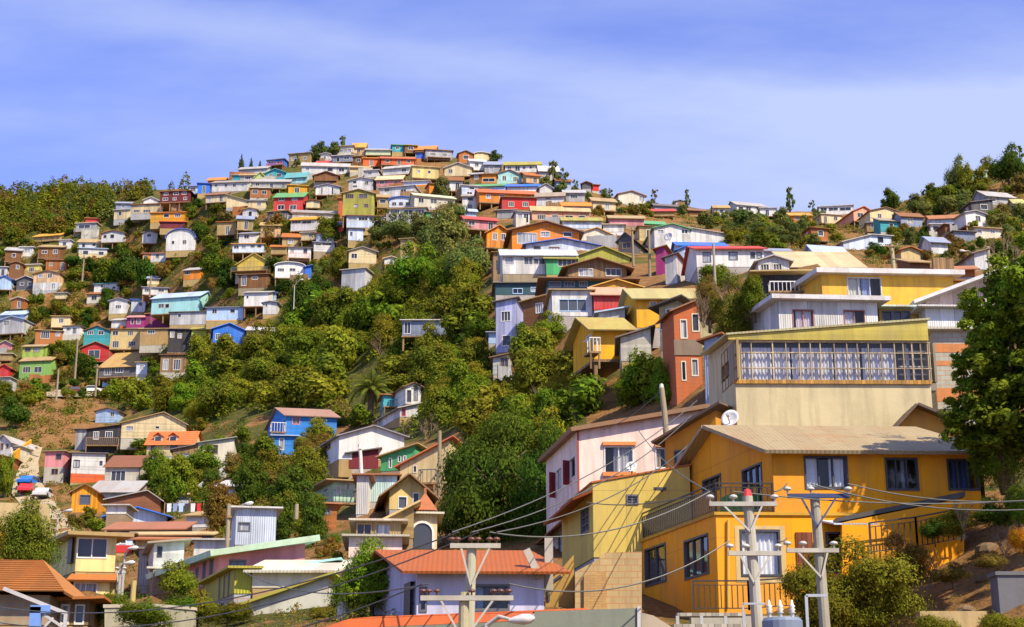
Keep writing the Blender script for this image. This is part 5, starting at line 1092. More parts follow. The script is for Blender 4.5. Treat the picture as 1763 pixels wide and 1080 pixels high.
# transformer on its frame at the bottom
tr = empty('transformer', unproj(1348,1100,38.5)); tag(tr, 'grey transformer with white bushings between the two near poles', 'transformer')
mb = MB(); mb.lathe((0,0,0), [(.02,-.6),(.5,-.6),(.5,.42),(.44,.5),(.02,.52)], 20); mb.build('tank', paint(), tr, (.16,.20,.27))
for x in (-.32,-.05,.24):
    mb = MB(); mb.smooth = True; mb.lathe((x,-.1,.5), [(.05,0),(.05,.1),(.09,.12),(.05,.16),(.09,.2),(.05,.24),(.085,.28),(.045,.32),(.03,.42),(.01,.44)], 10); mb.build('bushing', paint('ceramic',.25), tr, (.6,.58,.52))
mb = MB(); mb.bar((.62,0,-.8),(.62,0,1.05),.07); mb.bar((.62,0,1.05),(1.15,0,1.05),.07); mb.build('pipe_frame', paint(), tr, (.36,.39,.42)); mb = MB(); mb.bar((-.95,0,-.8),(-.95,0,.85),.05); mb.bar((-.95,0,.85),(-.4,0,.85),.05); mb.build('pipe_frame', paint(), tr, (.36,.39,.42))
bx = empty('meter_box', unproj(1230,1090,39)); tag(bx, 'pale meter platform under the iron bar fence', 'platform')
mb = MB(); mb.box(-1.0,0,.1,.9,.6,.22); mb.box(-.9,.05,.42,.8,.5,.5); mb.build('deck', surface_mat('wall_plank'), bx, (.5,.46,.36))
mb = MB(); [mb.box(x-.04,.05,-1.2,x+.04,.13,.42) for x in (-.9,-.3,.3,.78)]; mb.build('leg', paint(), bx, 'GY')
# ------------------------------------------------------------------ cars on the two roads
def car(px, py, label, col, yaw=0, d=None, s=1.0, van=False):
    P = unproj(px, py, d or D(px, py)-.6); root = empty('parked_van' if van else 'parked_car', P, R(yaw)); tag(root, label, 'van' if van else 'car', 'cars on the roads')
    L_, W_ = (4.9, 1.9) if van else (4.2, 1.7)
    prof = [(-.5,.28),(-.5,.62),(-.42,.78),(-.28,.82),(-.16,1.36),(.20,1.40),(.33,.88),(.47,.80),(.5,.6),(.5,.28)] if not van else [(-.5,.3),(-.5,1.0),(-.46,1.95),(.30,1.98),(.42,1.15),(.5,1.0),(.5,.3)]
    mb = MB(); mb.prism([(x*L_,-W_/2,z) for x, z in prof], (0,W_,0)); mb.build('body', paint('carpaint',.25), root, col)
    gl = [(-.255,.86),(-.155,1.28),(.18,1.31),(.285,.9)] if not van else [(-.44,1.2),(-.44,1.75),(.28,1.78),(.37,1.2)]
    for y in (-W_/2-.012, W_/2+.002):
        mb = MB(); mb.prism([(x*L_,y,z) for x, z in gl], (0,.01,0)); mb.build('side_window', glassmat('glass_dark'), root, (1,1,1))
    for x in (-.31, .31):
        for y in (-W_/2+.02, W_/2-.02):
            mb = MB(); mb.lathe((x*L_,y,.31), [(.02,-.1),(.2,-.1),(.31,-.08),(.31,.08),(.2,.1),(.02,.1)], 14, (0,1,0)); wv = mb.build('wheel', paint('rubber',.8), root, (.02,.02,.02))
    for y in (-W_/2+.25, W_/2-.25):
        mb = MB(); mb.lathe((L_/2-.01,y,.68), [(.01,.02),(.1,.02),(.11,0)], 8, (1,0,0)); mb.build('headlight', paint('ceramic',.25), root, (.8,.8,.75))
    return root
car(157,677,'white car parked on the bank road','W',yaw=4)
car(130,679,'dark red car parked left of the white car','MR',yaw=2)
car(197,671,'turquoise and white minibus on the bank road','AQ',yaw=3,van=True)
car(49,838,'blue car on the lower left lane','BL',yaw=84)
car(46,852,'red car on the lower left lane','RE',yaw=96)
car(74,860,'grey white car on the lower left lane','LGY',yaw=92)
# things on the hill
P = unproj(586,403,D(586,403)-1.5); rt = empty('round_sign', P); tag(rt, 'big round red disc sign on a post below the olive green house', 'sign')
mb = MB(); mb.lathe((0,0,1.0), [(.02,-.08),(.62,-.08),(.66,0),(.62,.08),(.02,.08)], 24, (0,-1,.05)); mb.build('disc', paint(), rt, (.75,.04,.02)); mb = MB(); mb.bar((0,.1,-1),(0,.1,1.2),.1); mb.build('post', paint(), rt, 'GY')
dish(hit(1350/3.858+0+800,0,Vector((0,1,0)),fw) if False else unproj(1152,408,150), .46, (-.7,-1,.3), 'pale grey dish in front of the green roofed white house', 'LGY')
# laundry by the pale blue gable
la_ = empty('laundry_line', unproj(312,895,D(312,895)-1)); tag(la_, 'line of white and dark laundry beside the pale blue gable house', 'laundry')
mb = MB(); mb.bar((-1.6,0,-.5),(-1.6,0,1.6),.07); mb.bar((2.0,0,-.3),(2.0,0,1.8),.07); mb.bar((-1.6,0,1.5),(2.0,0,1.7),.02); mb.build('post', paint(), la_, 'WD')
for i, cc in enumerate(('W','BG','LB','DK','W','RE')):
    mb = MB(); x = -1.4+i*.55; mb.prism([(x,0,1.5),(x+.42,0,1.52),(x+.40,.05,.75+.1*(i%2)),(x+.03,.04,.7)], (0,.02,0)); mb.build('garment', paint('cloth',.9), la_, cc)
# stair flight of pale walls leading to the grey green house
sg = empty('hillside_stair', unproj(340,860,D(340,860))); tag(sg, 'pale concrete stair climbing to the grey green house', 'stairs')
so = Vector(sg.location); A_ = unproj(333,858,D(333,858)-1); B_ = unproj(412,800,D(412,800)-1)
mb = MB(); n_ = 22
for i in range(n_):
    p = A_.lerp(B_, i/n_)-so; q = A_.lerp(B_, (i+1)/n_)-so; mb.box(p.x-.02, p.y-.6, p.z-1.4, q.x+.06, q.y+1.6, q.z)
mb.build('step', surface_mat('wall_stucco'), sg, (.55,.55,.52))
mb = MB(); mb.prism([A_-so+Vector((0,-.62,.9)), B_-so+Vector((0,-.62,.9)), B_-so+Vector((0,-.62,-1.8)), A_-so+Vector((0,-.62,-1.8))], (0,-.18,0)); mb.build('side_wall', surface_mat('wall_stucco'), sg, (.50,.52,.55))
rw = empty('retaining_wall', unproj(40,915,104)); tag(rw, 'sand coloured retaining wall above the autumn tree', 'wall'); rl2 = Vector(rw.location)
def rw2(px, py): v = hit(px,py,rl2,fw)-rl2; return (v.x, v.y, v.z)
mb = MB(); mb.prism([rw2(-40,930),rw2(88,930),rw2(80,868),rw2(-40,864)], (0,.5,0)); mb.build('wall', surface_mat('wall_stucco'), rw, (.56,.42,.2))
mb = MB(); yv = empty('boundary_wall', unproj(42,800,D(42,800)-.8)); tag(yv, 'mustard yellow wall along the sandy lane', 'wall'); yl = Vector(yv.location)
p0 = Vector((0,0,0)); p1 = unproj(50,775,D(50,775)-.8)-yl; mb.prism([p0+Vector((-1.2,-1,-1)), p1+Vector((.3,0,-1)), p1+Vector((.3,0,1.6)), p0+Vector((-1.2,-1,1.6))], (-.25,0,0)); mb.build('wall', surface_mat('wall_stucco'), yv, 'MU')
# blue metal stair frame in the bottom left corner
bf = empty('stair_frame', unproj(62,1085,51)); tag(bf, 'blue metal stair frame before the tiled roof house', 'stairs')
mb = MB(); mb.box(-.25,0,-.5,.1,.2,.75); mb.box(-.25,0,.55,.4,.25,.8); mb.build('post', paint(), bf, (.16,.30,.66)); mb = MB(); mb.bar((-1.2,.1,1.35),(.9,.1,.55),.12); mb.bar((.9,.1,.6),(.9,.1,-1),.1); mb.bar((.2,.1,.5),(1.0,.1,.0),.08); mb.bar((-.1,.1,-.3),(.5,.1,.4),.07); mb.build('handrail', paint(), bf, (.5,.48,.46))

bw2 = empty('boundary_wall', unproj(255,1085,57)); tag(bw2, 'pale overgrown boundary wall at the bottom left', 'wall'); b2l = Vector(bw2.location)
def b2(px, py): v = hit(px,py,b2l,fw)-b2l; return (v.x, v.y, v.z)
mb = MB(); mb.prism([b2(180,1120),b2(335,1120),b2(335,1048),b2(270,1042),b2(180,1044)], (0,.25,0)); mb.build('wall', surface_mat('wall_stucco'), bw2, (.46,.42,.28))
mb = MB(); mb.prism([b2(178,1047),b2(270,1045),b2(337,1051),b2(337,1046),b2(270,1040),b2(178,1041)], (0,.32,0)); o_ = mb.build('coping', surface_mat('wall_stucco'), bw2, (.58,.5,.36)); o_.location = (0,-.04,0)

# more shacks packed between the others
fr_ = random.Random(31)
def free(x0, y0, x1, y1):
    for r in RECTS:
        ox = min(x1, r[2])-max(x0, r[0]); oy = min(y1, r[3])-max(y0, r[1])
        if ox > 0 and oy > 0 and (ox*oy > .10*(x1-x0)*(y1-y0) or ox*oy > .12*(r[2]-r[0])*(r[3]-r[1])): return False
    return True
def inpoly(p, poly):
    x, y = p; c = False; n = len(poly)
    for i in range(n):
        (x0, y0), (x1, y1) = poly[i], poly[(i+1) % n]
        if (y0 > y) != (y1 > y) and x < (x1-x0)*(y-y0)/(y1-y0)+x0: c = not c
    return c
FC = [('grey','GY'),('white','W'),('tan','TN'),('brown','BR'),('pale blue','PB'),('cream','CR'),('rust red','RU'),('dark','DG'),('off white','OW'),('ochre','SAND'),('light blue','LB'),('peach','PE')]
RD = {'f':'flat roofed','m':'sloping roofed','s':'low roofed','g':'gabled'}
def fillers(poly, n, ws, grp):
    xs = [p[0] for p in poly]; ys = [p[1] for p in poly]; k = t = 0
    while k < n and t < 5000:
        t += 1; x = fr_.uniform(min(xs), max(xs)); y = fr_.uniform(min(ys), max(ys)); w = fr_.uniform(*ws); hh_ = w*fr_.uniform(.42,.7); rf = fr_.choice('fmsgsmf'); rs = 0 if rf == 'f' else hh_*fr_.uniform(.2,.4)
        if not inpoly((x, y), poly) or not free(x-w/2-1, y-hh_-rs-1, x+w/2+1, y+2): continue
        cn, cc = fr_.choice(FC); lab = None
        near = sorted(((((r[0]+r[2])/2-x)**2+((r[1]+r[3])/2-y)**2), r) for r in RECTS if r[4] and len(r[4].split()) <= 9)[:8]
        for _, r in near:
            dx = x-(r[0]+r[2])/2; dy = y-hh_/2-(r[1]+r[3])/2
            wd_ = ('left of' if dx < 0 else 'right of') if abs(dx)-(r[2]-r[0])/2 > abs(dy)-(r[3]-r[1])/2 else ('above' if dy < 0 else 'below')
            l = f'small {cn} {RD[rf]} shack {wd_} the {r[4]}'
            if l not in LABELS: lab = l; break
        if not lab: continue
        if frsh(lab): continue
        k += 1; h('Z', f'{x-w/2} {x+w/2} {y-hh_} {y}', rf, rs, cc, fr_.choice(('LGY','GY','TN','RU','OW','BR','BG')), lab, name='shack', cat='house', group=grp)
        RECTS[-1] = (*RECTS[-1][:4], '')
def frsh(l): return len(l.split()) > 16
fillers([(430,300),(600,262),(790,275),(950,300),(1010,350),(860,420),(830,350),(640,400),(560,420),(480,440),(420,400)], 46, (22,40), 'houses on the hilltop')
fillers([(0,395),(180,385),(300,355),(480,400),(560,440),(480,560),(300,640),(190,660),(0,660)], 10, (20,34), 'houses on the left slope')
fillers([(1200,365),(1500,372),(1640,350),(1763,330),(1763,430),(1560,450),(1480,430),(1280,380)], 5, (22,40), 'houses on the far right ridge')
fillers([(230,870),(400,870),(400,920),(560,960),(560,1040),(240,1000)], 4, (34,52), 'houses in the valley')
# sheet and plank fences in front of hillside houses
frn = random.Random(21)
cand = [r for r in RECTS if r[4] and 260 < r[3] < 690 and 14 < r[2]-r[0] < 80 and len(r[4].split()) < 11]
for r in frn.sample(cand, 46):
    kind = frn.choice(('rusty sheet','grey sheet','brown plank','pale board')); colr = dict(zip(('rusty sheet','grey sheet','brown plank','pale board'), (('RU'),('GY'),('WD'),('OW'))))[kind]
    side = frn.choice((-1,1)); w_ = frn.uniform(.5,.9)*(r[2]-r[0]); x0_ = (r[0]+r[2])/2+side*frn.uniform(.1,.45)*(r[2]-r[0])-w_/2; y_ = r[3]+frn.uniform(4,9); dd = min(D(x0_,y_), D(x0_+w_,y_))-.2
    P = unproj(x0_, y_, dd); k = dd/F; lab = f'{kind} fence below the {r[4]}'
    if lab in LABELS: continue
    fo = empty('fence', P, R(frn.uniform(-9,9))); tag(fo, lab, 'fence', 'fences on the hillside'); n = max(3, int(w_*k/.9)); hh_ = frn.uniform(1.2,1.9)
    mb = MB()
    for i in range(n):
        hz = hh_*frn.uniform(.86,1.05); x_ = i*w_*k/n; mb.prism([(x_,0,-1.2),(x_+w_*k/n-.015,0,-1.2),(x_+w_*k/n-.015,0,hz),(x_,0,hz+frn.uniform(-.06,.06))], (0,.05,0))
    mb.build('panel', surface_mat('wall_plank' if 'plank' in kind else 'wall_corrugated'), fo, colr)
    mb = MB(); mb.box(-.06,.055,-1.2,.06,.16,hh_+.1); mb.build('post', surface_mat('wall_plank'), fo, 'WD'); mb = MB(); mb.box(w_*k-.08,.055,-1.2,w_*k+.04,.16,hh_+.1); mb.build('post', surface_mat('wall_plank'), fo, 'WD')
def inside(p, poly):
    x, y = p; c = False; n = len(poly)
    for i in range(n):
        (x0, y0), (x1, y1) = poly[i], poly[(i+1) % n]
        if (y0 > y) != (y1 > y) and x < (x1-x0)*(y-y0)/(y1-y0)+x0: c = not c
    return c
RAV = [(215,700),(290,640),(350,592),(470,560),(520,520),(640,505),(700,510),(830,500),(850,600),(870,660),(1000,640),(1015,700),(970,790),(860,800),(790,735),(700,760),(640,715),(590,710),(440,712),(330,735)]
# ------------------------------------------------------------------ ground, lanes
def groundmat():
    m, nt, b = newmat('hillside_ground'); tc = nt.nodes.new('ShaderNodeTexCoord'); v = tc.outputs['Object']
    soil = mixc(nt, ramp(nt, noi(nt, v, .9, 6, .7), .35, .68), (.20,.095,.03), (.36,.20,.075))
    soil = mixc(nt, ramp(nt, noi(nt, v, 6, 4, .7), .45, .7), soil, (.14,.075,.03))
    grass = mixc(nt, ramp(nt, noi(nt, v, 1.7, 5, .7), .35, .65), (.055,.06,.012), (.13,.12,.028))
    at = nt.nodes.new('ShaderNodeAttribute'); at.attribute_name = 'vegetation'
    ma = nt.nodes.new('ShaderNodeMath'); ma.operation = 'ADD'; nt.links.new(noi(nt, v, .11, 6, .65), ma.inputs[0]); nt.links.new(at.outputs['Fac'], ma.inputs[1])
    f = ramp(nt, ma.outputs[0], .93, 1.07)
    nt.links.new(mixc(nt, f, soil, grass), b.inputs['Base Color']); b.inputs['Roughness'].default_value = .95; b.inputs['Specular IOR Level'].default_value = .1
    bump(nt, b, noi(nt, v, 2.2, 8, .7), .9, .35); return m
def build_ground():
    cols = list(range(-560, 2441, 12)); NV = 190; V = []; Fc = []
    def disp(P, d): 
        n = noise.fractal(P*.22, 1.0, 2.0, 4); return P+Vector((0,0,n*min(.35, d*.004)))
    rows = []
    rows.append([Vector((unproj(c,1300,30).x*8-0, -40.0, -1.7)) for c in cols])
    rows.append([Vector((unproj(c,1300,12).x*1.6, 6.0, -1.7)) for c in cols])
    rows.append([Vector((unproj(c,1300,20).x, 18.0, -1.2)) for c in cols])
    for k in range(NV+1):
        r = []
        for c in cols:
            s = S(c); py = lerp(BOT, s, k/NV); d = D(c, py); r.append(disp(unproj(c, py, d), d))
        rows.append(r)
    top = rows[-1]
    for dist, dz in ((8,.3),(25,-2),(70,-14),(200,-40),(700,-60),(4000,-70)):
        rows.append([p+Vector((p.x,p.y,0)).normalized()*dist+Vector((0,0,dz)) for p in top])
    n = len(cols)
    for r in rows: V += [tuple(p) for p in r]
    for i in range(len(rows)-1):
        for j in range(n-1): Fc.append((i*n+j, i*n+j+1, (i+1)*n+j+1, (i+1)*n+j))
    me = bpy.data.meshes.new('hillside'); me.from_pydata(V, [], Fc); me.materials.append(groundmat()); at = me.attributes.new('vegetation', 'FLOAT', 'POINT')
    for i_, p in enumerate(V):
        x, y, zc = proj(Vector(p)) if p[1] > 20 else (900, 1200, 1)
        g = .42
        if inside((x, y), RAV): g = .75
        elif x < 620 and y > 760: g = .45
        elif x < 560: g = .50
        elif x > 1480 and y > 850: g = .12
        elif x > 1180 and y < 470: g = .45
        if 30 < x < 180 and (500 < y < 565 or 680 < y < 770): g = .05
        at.data[i_].value = g
    me.polygons.foreach_set('use_smooth', [True]*len(Fc)); me.update()
    o = bpy.data.objects.new('hillside', me); COL.objects.link(o); o['kind'] = 'structure'; o['label'] = 'steep dry hillside covered with houses and scrub'; o['category'] = 'hill'
def strip(name, pts, col, label):
    mb = MB(); L_ = []; R_ = []
    fine = []
    for (a, b) in zip(pts, pts[1:]):
        for i in range(6): t = i/6; fine.append(tuple(lerp(a[k], b[k], t) for k in range(3)))
    fine.append(pts[-1])
    for px, py, w in fine:
        L_.append(unproj(px-w/2, py, D(px-w/2, py)*.992)); R_.append(unproj(px+w/2, py, D(px+w/2, py)*.992))
    k = len(L_)
    for i in range(k): mb.v += [tuple(L_[i]), tuple(R_[i])]; 
    for i in range(k-1): mb.f.append((2*i, 2*i+1, 2*i+3, 2*i+2)); mb.m.append(0)
    m, nt, b = newmat(name+'_surface'); tc = nt.nodes.new('ShaderNodeTexCoord')
    nt.links.new(mixc(nt, ramp(nt, noi(nt, tc.outputs['Object'], 1.2, 6, .7), .35, .7), col, tuple(c*.6 for c in col)), b.inputs['Base Color']); b.inputs['Roughness'].default_value = .95
    o = mb.build(name, m); o['kind'] = 'structure'; o['label'] = label; o['category'] = 'road'
strip('lane', [(66,770,14),(52,795,28),(46,825,44),(52,850,64),(80,885,60),(120,930,50)], (.46,.36,.21), 'sandy lane climbing between houses at the lower left')
strip('road', [(60,686,3),(110,683,22)], (.42,.33,.2), 'bank road')if False else None
def bandroad():
    mb = MB(); up = [(80,676),(120,677),(160,675),(215,671),(245,668)]; 
    for (x, y) in up:
        mb.v += [tuple(unproj(x, y+9, D(x, y+9)*.995)+Vector((0,0,.25))), tuple(unproj(x, y-3, D(x, y-3)*.999)+Vector((0,0,.25)))]
    for i in range(len(up)-1): mb.f.append((2*i, 2*i+2, 2*i+3, 2*i+1)); mb.m.append(0)
    m, nt, b = newmat('road_surface'); tc = nt.nodes.new('ShaderNodeTexCoord'); nt.links.new(ramp(nt, noi(nt, tc.outputs['Object'], 1.2, 6, .7), .35, .7, (.34,.26,.15), (.46,.36,.22)), b.inputs['Base Color'])
    o = mb.build('road', m); o['kind'] = 'structure'; o['label'] = 'earth road along the bank where cars are parked'; o['category'] = 'road'
bandroad()
build_ground()
# ------------------------------------------------------------------ vegetation
def leaf(V, Fc, p, n, s, rnd, asp=.62):
    t = n.cross(Vector((rnd.uniform(-1,1), rnd.uniform(-1,1), rnd.uniform(-1,1))))
    if t.length < 1e-4: t = Vector((1,0,0))
    t.normalize(); b = n.cross(t); k = len(V); bend = n*(s*.22)
    V += [tuple(p-t*s), tuple(p+b*s*asp-bend), tuple(p+t*s-bend*.6), tuple(p-b*s*asp-bend)]; Fc.append((k,k+1,k+2,k+3))
def crown(kind, seed, N, size, asp=.62):
    rnd = random.Random(seed); lobes = []
    if kind == 'broad':
        for i in range(13):
            a = rnd.uniform(0, 6.28); z = rnd.uniform(.18,.86); rr = .30*math.sqrt(rnd.random())*(1.15-abs(z-.45)*1.1); r = rnd.uniform(.13,.23)*(1.15-.35*z)
            lobes.append((Vector((rr*math.cos(a), rr*math.sin(a), z)), r))
        lobes.append((Vector((0,0,.45)), .30))
    elif kind == 'loose':
        for i in range(16):
            a = rnd.uniform(0, 6.28); z = rnd.uniform(.1,.9); rr = .40*math.sqrt(rnd.random())*(1.1-abs(z-.5)); lobes.append((Vector((rr*math.cos(a), rr*math.sin(a), z)), rnd.uniform(.07,.15)))
    elif kind == 'bush':
        for i in range(10):
            a = rnd.uniform(0, 6.28); rr = .34*math.sqrt(rnd.random()); r = rnd.uniform(.14,.22)
            lobes.append((Vector((rr*math.cos(a), rr*math.sin(a), rnd.uniform(.15,.72-rr))), r))
    elif kind == 'slim':
        for i in range(15):
            z = rnd.uniform(.14,.93); a = rnd.uniform(0,6.28); w = .34*(1-abs(z-.42)*1.15); rr = w*math.sqrt(rnd.random()); lobes.append((Vector((rr*math.cos(a), rr*math.sin(a), z)), rnd.uniform(.05,.13)*(1.35-z*.7)))
    elif kind == 'conifer':
        for i in range(34):
            z = .06+.92*(i/34); a = i*2.4; w = .40*(1-z)*rnd.uniform(.5,1.05); lobes.append((Vector((w*math.cos(a), w*math.sin(a), z)), .045+.13*(1-z)))
    V = []; Fc = []; wts = [l[1]**2 for l in lobes]
    c0 = Vector((0,0,.42))
    sx = .5/max(max(abs(l[0].x), abs(l[0].y))+l[1]*.85 for l in lobes); sz = 1/max(l[0].z+l[1] for l in lobes)
    while len(Fc) < N:
        c, r = rnd.choices(lobes, wts)[0]
        u = Vector((rnd.gauss(0,1), rnd.gauss(0,1), rnd.gauss(0,1))).normalized()
        if u.z < -.35 and rnd.random() < .7: continue
        rad = r*(rnd.uniform(.62,1.0) if rnd.random() < .82 else rnd.uniform(1.0,1.28)); p = c+u*rad
        if noise.noise(p*9+Vector((seed*3.1,0,0))) < -.30: continue
        if p.z < .02: continue
        n = (u+(p-c0).normalized()*.5+Vector((rnd.uniform(-1,1), rnd.uniform(-1,1), rnd.uniform(-.6,1.0)))*.75).normalized()
        leaf(V, Fc, Vector((p.x*sx, p.y*sx, p.z*sz)), n, size*rnd.uniform(.6,1.3), rnd, asp)
    me = bpy.data.meshes.new('crown'); me.from_pydata(V, [], Fc); me.materials.append(leafmat()); me.update(); return me
def barkmat():
    if 'bark' in MATS: return MATS['bark']
    m, nt, b = newmat('bark'); nt.links.new(ramp(nt, noi(nt, mapping(nt, (6,6,1.2)), 2, 5), .3, .7, (.05,.035,.02), (.18,.13,.08)), b.inputs['Base Color']); b.inputs['Roughness'].default_value = .95
    MATS['bark'] = m; return m
def trunk(seed, kind):
    rnd = random.Random(seed); mb = MB(); mb.smooth = True; w = .022
    top = .9 if kind in ('slim','conifer') else .62
    pts = [Vector((0,0,-.15)), Vector((rnd.uniform(-.02,.02),rnd.uniform(-.02,.02),top*.35)), Vector((rnd.uniform(-.04,.04),rnd.uniform(-.04,.04),top*.7)), Vector((rnd.uniform(-.06,.06),rnd.uniform(-.06,.06),top))]
    mb.tube(pts, [w*1.5,w*1.1,w*.7,w*.25], 7)
    for i in range(5):
        a = i*1.3+rnd.random(); z = rnd.uniform(.22,.55)*top/.62; p = Vector((0,0,z)); e = p+Vector((math.cos(a)*.19, math.sin(a)*.19, rnd.uniform(.12,.26))); mb.tube([p, p.lerp(e,.5)+Vector((0,0,.03)), e], [w*.6,w*.4,w*.12], 5)
    return mb.mesh('trunk', barkmat())
KN = dict(broad=[crown('broad', s, 2600, .042) for s in (1,2,3,4,5)], bush=[crown('bush', s, 1500, .058) for s in (11,12,13,14)],
          slim=[crown('slim', s, 1300, .050) for s in (21,22,23)], conifer=[crown('conifer', s, 1500, .042) for s in (31,32)],
          near=[crown('broad', s, 17000, .0165, .5) for s in (41,42)], nearbush=[crown('bush', 51, 9000, .0235, .5)], mid=[crown('broad', s, 7000, .027, .55) for s in (61,62,63)])
KN['loose'] = [crown('loose', s, 2600, .034, .6) for s in (71,72)]
SCR0 = random.Random(3)
TK = {k: [trunk(i*7+len(k), k) for i in range(2)] for k in KN}
GREENS = dict(ol=(.160,.182,.015), yg=(.212,.226,.017), dk=(.055,.105,.010), md=(.125,.182,.012), gg=(.130,.165,.036), br=(.200,.145,.025), au=(.36,.21,.010), bg=(.155,.240,.014), dr=(.30,.20,.045))
ADJ = dict(ol='olive green', yg='yellow green', dk='dark green', md='mid green', gg='grey green', br='brownish', au='autumn tinted', bg='bright green', dr='dry straw coloured')
NT = 0
def nearest_label(pre, px, py):
    c = []
    for r in RECTS:
        if not r[4]: continue
        mx, my = (r[0]+r[2])/2, (r[1]+r[3])/2; dx, dy = px-mx, py-my; c.append((dx*dx+dy*dy*1.6, dx, dy, r))
    c.sort(key=lambda q: q[0])
    for _, dx, dy, r in c[:14]:
        hw = (r[2]-r[0])/2; hb = (r[3]-r[1])/2
        if abs(dx)-hw > abs(dy)-hb: w = 'left of' if dx < 0 else 'right of'
        else: w = 'above' if dy < 0 else 'below'
        art = 'the ' ; l = f'{pre} {w} the {r[4]}'
        if len(l.split()) <= 16 and l not in LABELS: return l
    for _, dx, dy, r in c[:8]:
        w = 'left of' if dx < 0 else 'right of'
        l = f'{pre} further {w} the {r[4]}'
        if len(l.split()) <= 16 and l not in LABELS: return l
    raise RuntimeError('no label '+pre)
def tree(px, py, hp, wp, kind, col, label=None, group=None, d=None, trunk_vis=0.0, name=None, rot=None):
    global NT; NT += 1; rnd = random.Random(NT*13+5)
    dd = d or D(px, py); P = unproj(px, py, dd); sc_ = dd/F; hgt = hp*sc_/.97; wid = wp*sc_
    bushy = kind in ('bush','nearbush'); nm = name or ('bush' if bushy else 'tree')
    if label is None:
        size = 'tall' if hp > 1.5*wp else 'broad' if wp > 1.5*hp else 'rounded'
        label = nearest_label(f'{size} {ADJ[col]} {nm}', px, py-hp*.5)
    root = empty(nm, P, rnd.uniform(0,6.28) if rot is None else rot); tag(root, label, nm, group or ('bushes on the hillside' if bushy else 'trees on the hillside'))
    t = bpy.data.objects.new('trunk' if not bushy else 'stem', rnd.choice(TK[kind])); COL.objects.link(t); t.parent = root; k = max(hgt, wid*.7); t.scale = (k*1.0, k*1.0, hgt)
    c = bpy.data.objects.new('crown' if not bushy else 'foliage', rnd.choice(KN[kind])); COL.objects.link(c); c.parent = root
    z0 = trunk_vis*hgt-.04*hgt; c.location = (0,0,z0); c.scale = (wid, wid, hgt-z0)
    g = GREENS[col]; j = rnd.uniform(.8,1.22); c.color = (g[0]*j*rnd.uniform(.85,1.18), g[1]*j, g[2]*j, 1)
    return root
# named trees, hand placed
for a in ((415,292,28,12,'conifer','dk'),(432,294,24,10,'conifer','dk'),(447,294,19,9,'conifer','dk'),(511,288,24,12,'slim','dk'),(540,278,28,32,'broad','gg'),(556,276,32,34,'broad','gg'),(574,274,30,32,'broad','gg'),(589,270,38,20,'slim','gg'),
          (853,281,22,24,'broad','dk'),(953,330,56,30,'slim','gg'),(968,334,44,30,'slim','gg'),(938,330,28,26,'broad','gg'),(990,334,26,15,'slim','gg'),(1050,346,22,13,'slim','gg'),(1128,356,32,18,'slim','br'),(1183,360,36,13,'slim','gg'),(1160,360,16,12,'conifer','gg'),
          (1360,366,46,20,'slim','gg'),(1400,368,24,16,'slim','gg'),(1537,362,40,34,'broad','dk'),(1524,364,22,18,'broad','dk'),(1650,340,74,44,'mid','gg'),(1668,338,60,34,'mid','ol'),(1608,352,36,40,'broad','md'),(1632,356,40,44,'broad','ol'),(1705,312,44,44,'mid','ol'),(1738,324,76,64,'mid','dk'),(1758,300,50,34,'slim','gg'),(1690,330,40,34,'broad','ol'),
          (770,470,118,90,'mid','gg'),(800,500,95,90,'mid','gg'),(745,455,70,60,'broad','gg'),(690,420,55,60,'mid','gg'),(655,415,42,48,'broad','gg'),(725,415,52,55,'broad','gg'),(785,395,50,44,'broad','gg'),(760,345,40,36,'broad','gg'),
          (215,500,78,62,'mid','dk'),(180,505,62,50,'broad','md'),(250,498,55,45,'broad','dk'),(370,490,75,60,'mid','md'),(395,500,52,55,'broad','dk'),(560,420,50,54,'mid','ol'),(470,420,55,45,'broad','br'),(500,415,40,44,'broad','ol'),(585,490,62,62,'mid','ol'),(520,560,88,70,'mid','dk'),(548,540,70,60,'mid','dk'),
          (660,560,72,80,'mid','bg'),(690,540,66,74,'mid','md'),(720,600,85,76,'mid','md'),(640,545,50,60,'broad','ol'),(1225,505,52,70,'mid','bg'),(1110,700,98,110,'mid','bg'),(1085,705,70,60,'mid','md'),(1140,700,80,50,'mid','bg'),
          (820,640,42,56,'mid','ol'),(760,690,70,70,'mid','ol'),(740,680,55,60,'broad','ol'),(950,600,62,70,'mid','md'),(985,560,48,48,'broad','md'),(925,640,80,80,'mid','ol'),(905,600,50,50,'mid','bg'),
          (265,830,58,52,'mid','md'),(235,785,30,60,'bush','md'),(300,880,100,80,'mid','md'),(340,830,62,100,'mid','md'),(270,860,40,50,'broad','dk'),(370,800,50,60,'broad','bg'),
          (20,740,60,60,'mid','dk'),(55,700,35,46,'bush','md'),(8,860,80,40,'mid','md'),(200,695,42,44,'broad','bg'),(150,660,50,44,'broad','dk'),
          (375,920,90,80,'mid','br'),(430,880,90,70,'mid','dk'),(465,850,75,70,'mid','ol'),(500,910,110,90,'mid','dk'),(530,860,90,80,'mid','ol'),(440,930,60,60,'broad','md'),(540,940,90,60,'mid','dk'),(480,940,60,50,'broad','dk'),(560,830,60,60,'broad','ol'),(528,818,50,60,'broad','yg'),(545,770,50,60,'mid','yg'),(620,735,36,60,'bush','md'),
          (870,470,40,50,'broad','md')):
    tree(*a)
tree(855,965,265,190,'near','dk','huge dark leafy tree filling the ravine left of the pink house',d=84)
tree(800,955,200,130,'near','dk','big dark leafy tree in front of the steep beige roof',d=86)
tree(930,960,240,110,'near','dk','tall dark leafy tree hard against the pink house',d=82)
tree(880,800,110,130,'mid','md','leafy green tree rising behind the huge dark one')
tree(36,1000,140,122,'near','ol','broad olive green tree by the pale yellow house',d=70)
tree(-20,1010,120,90,'near','au','autumn tinted tree cut by the left edge of the view',d=72)
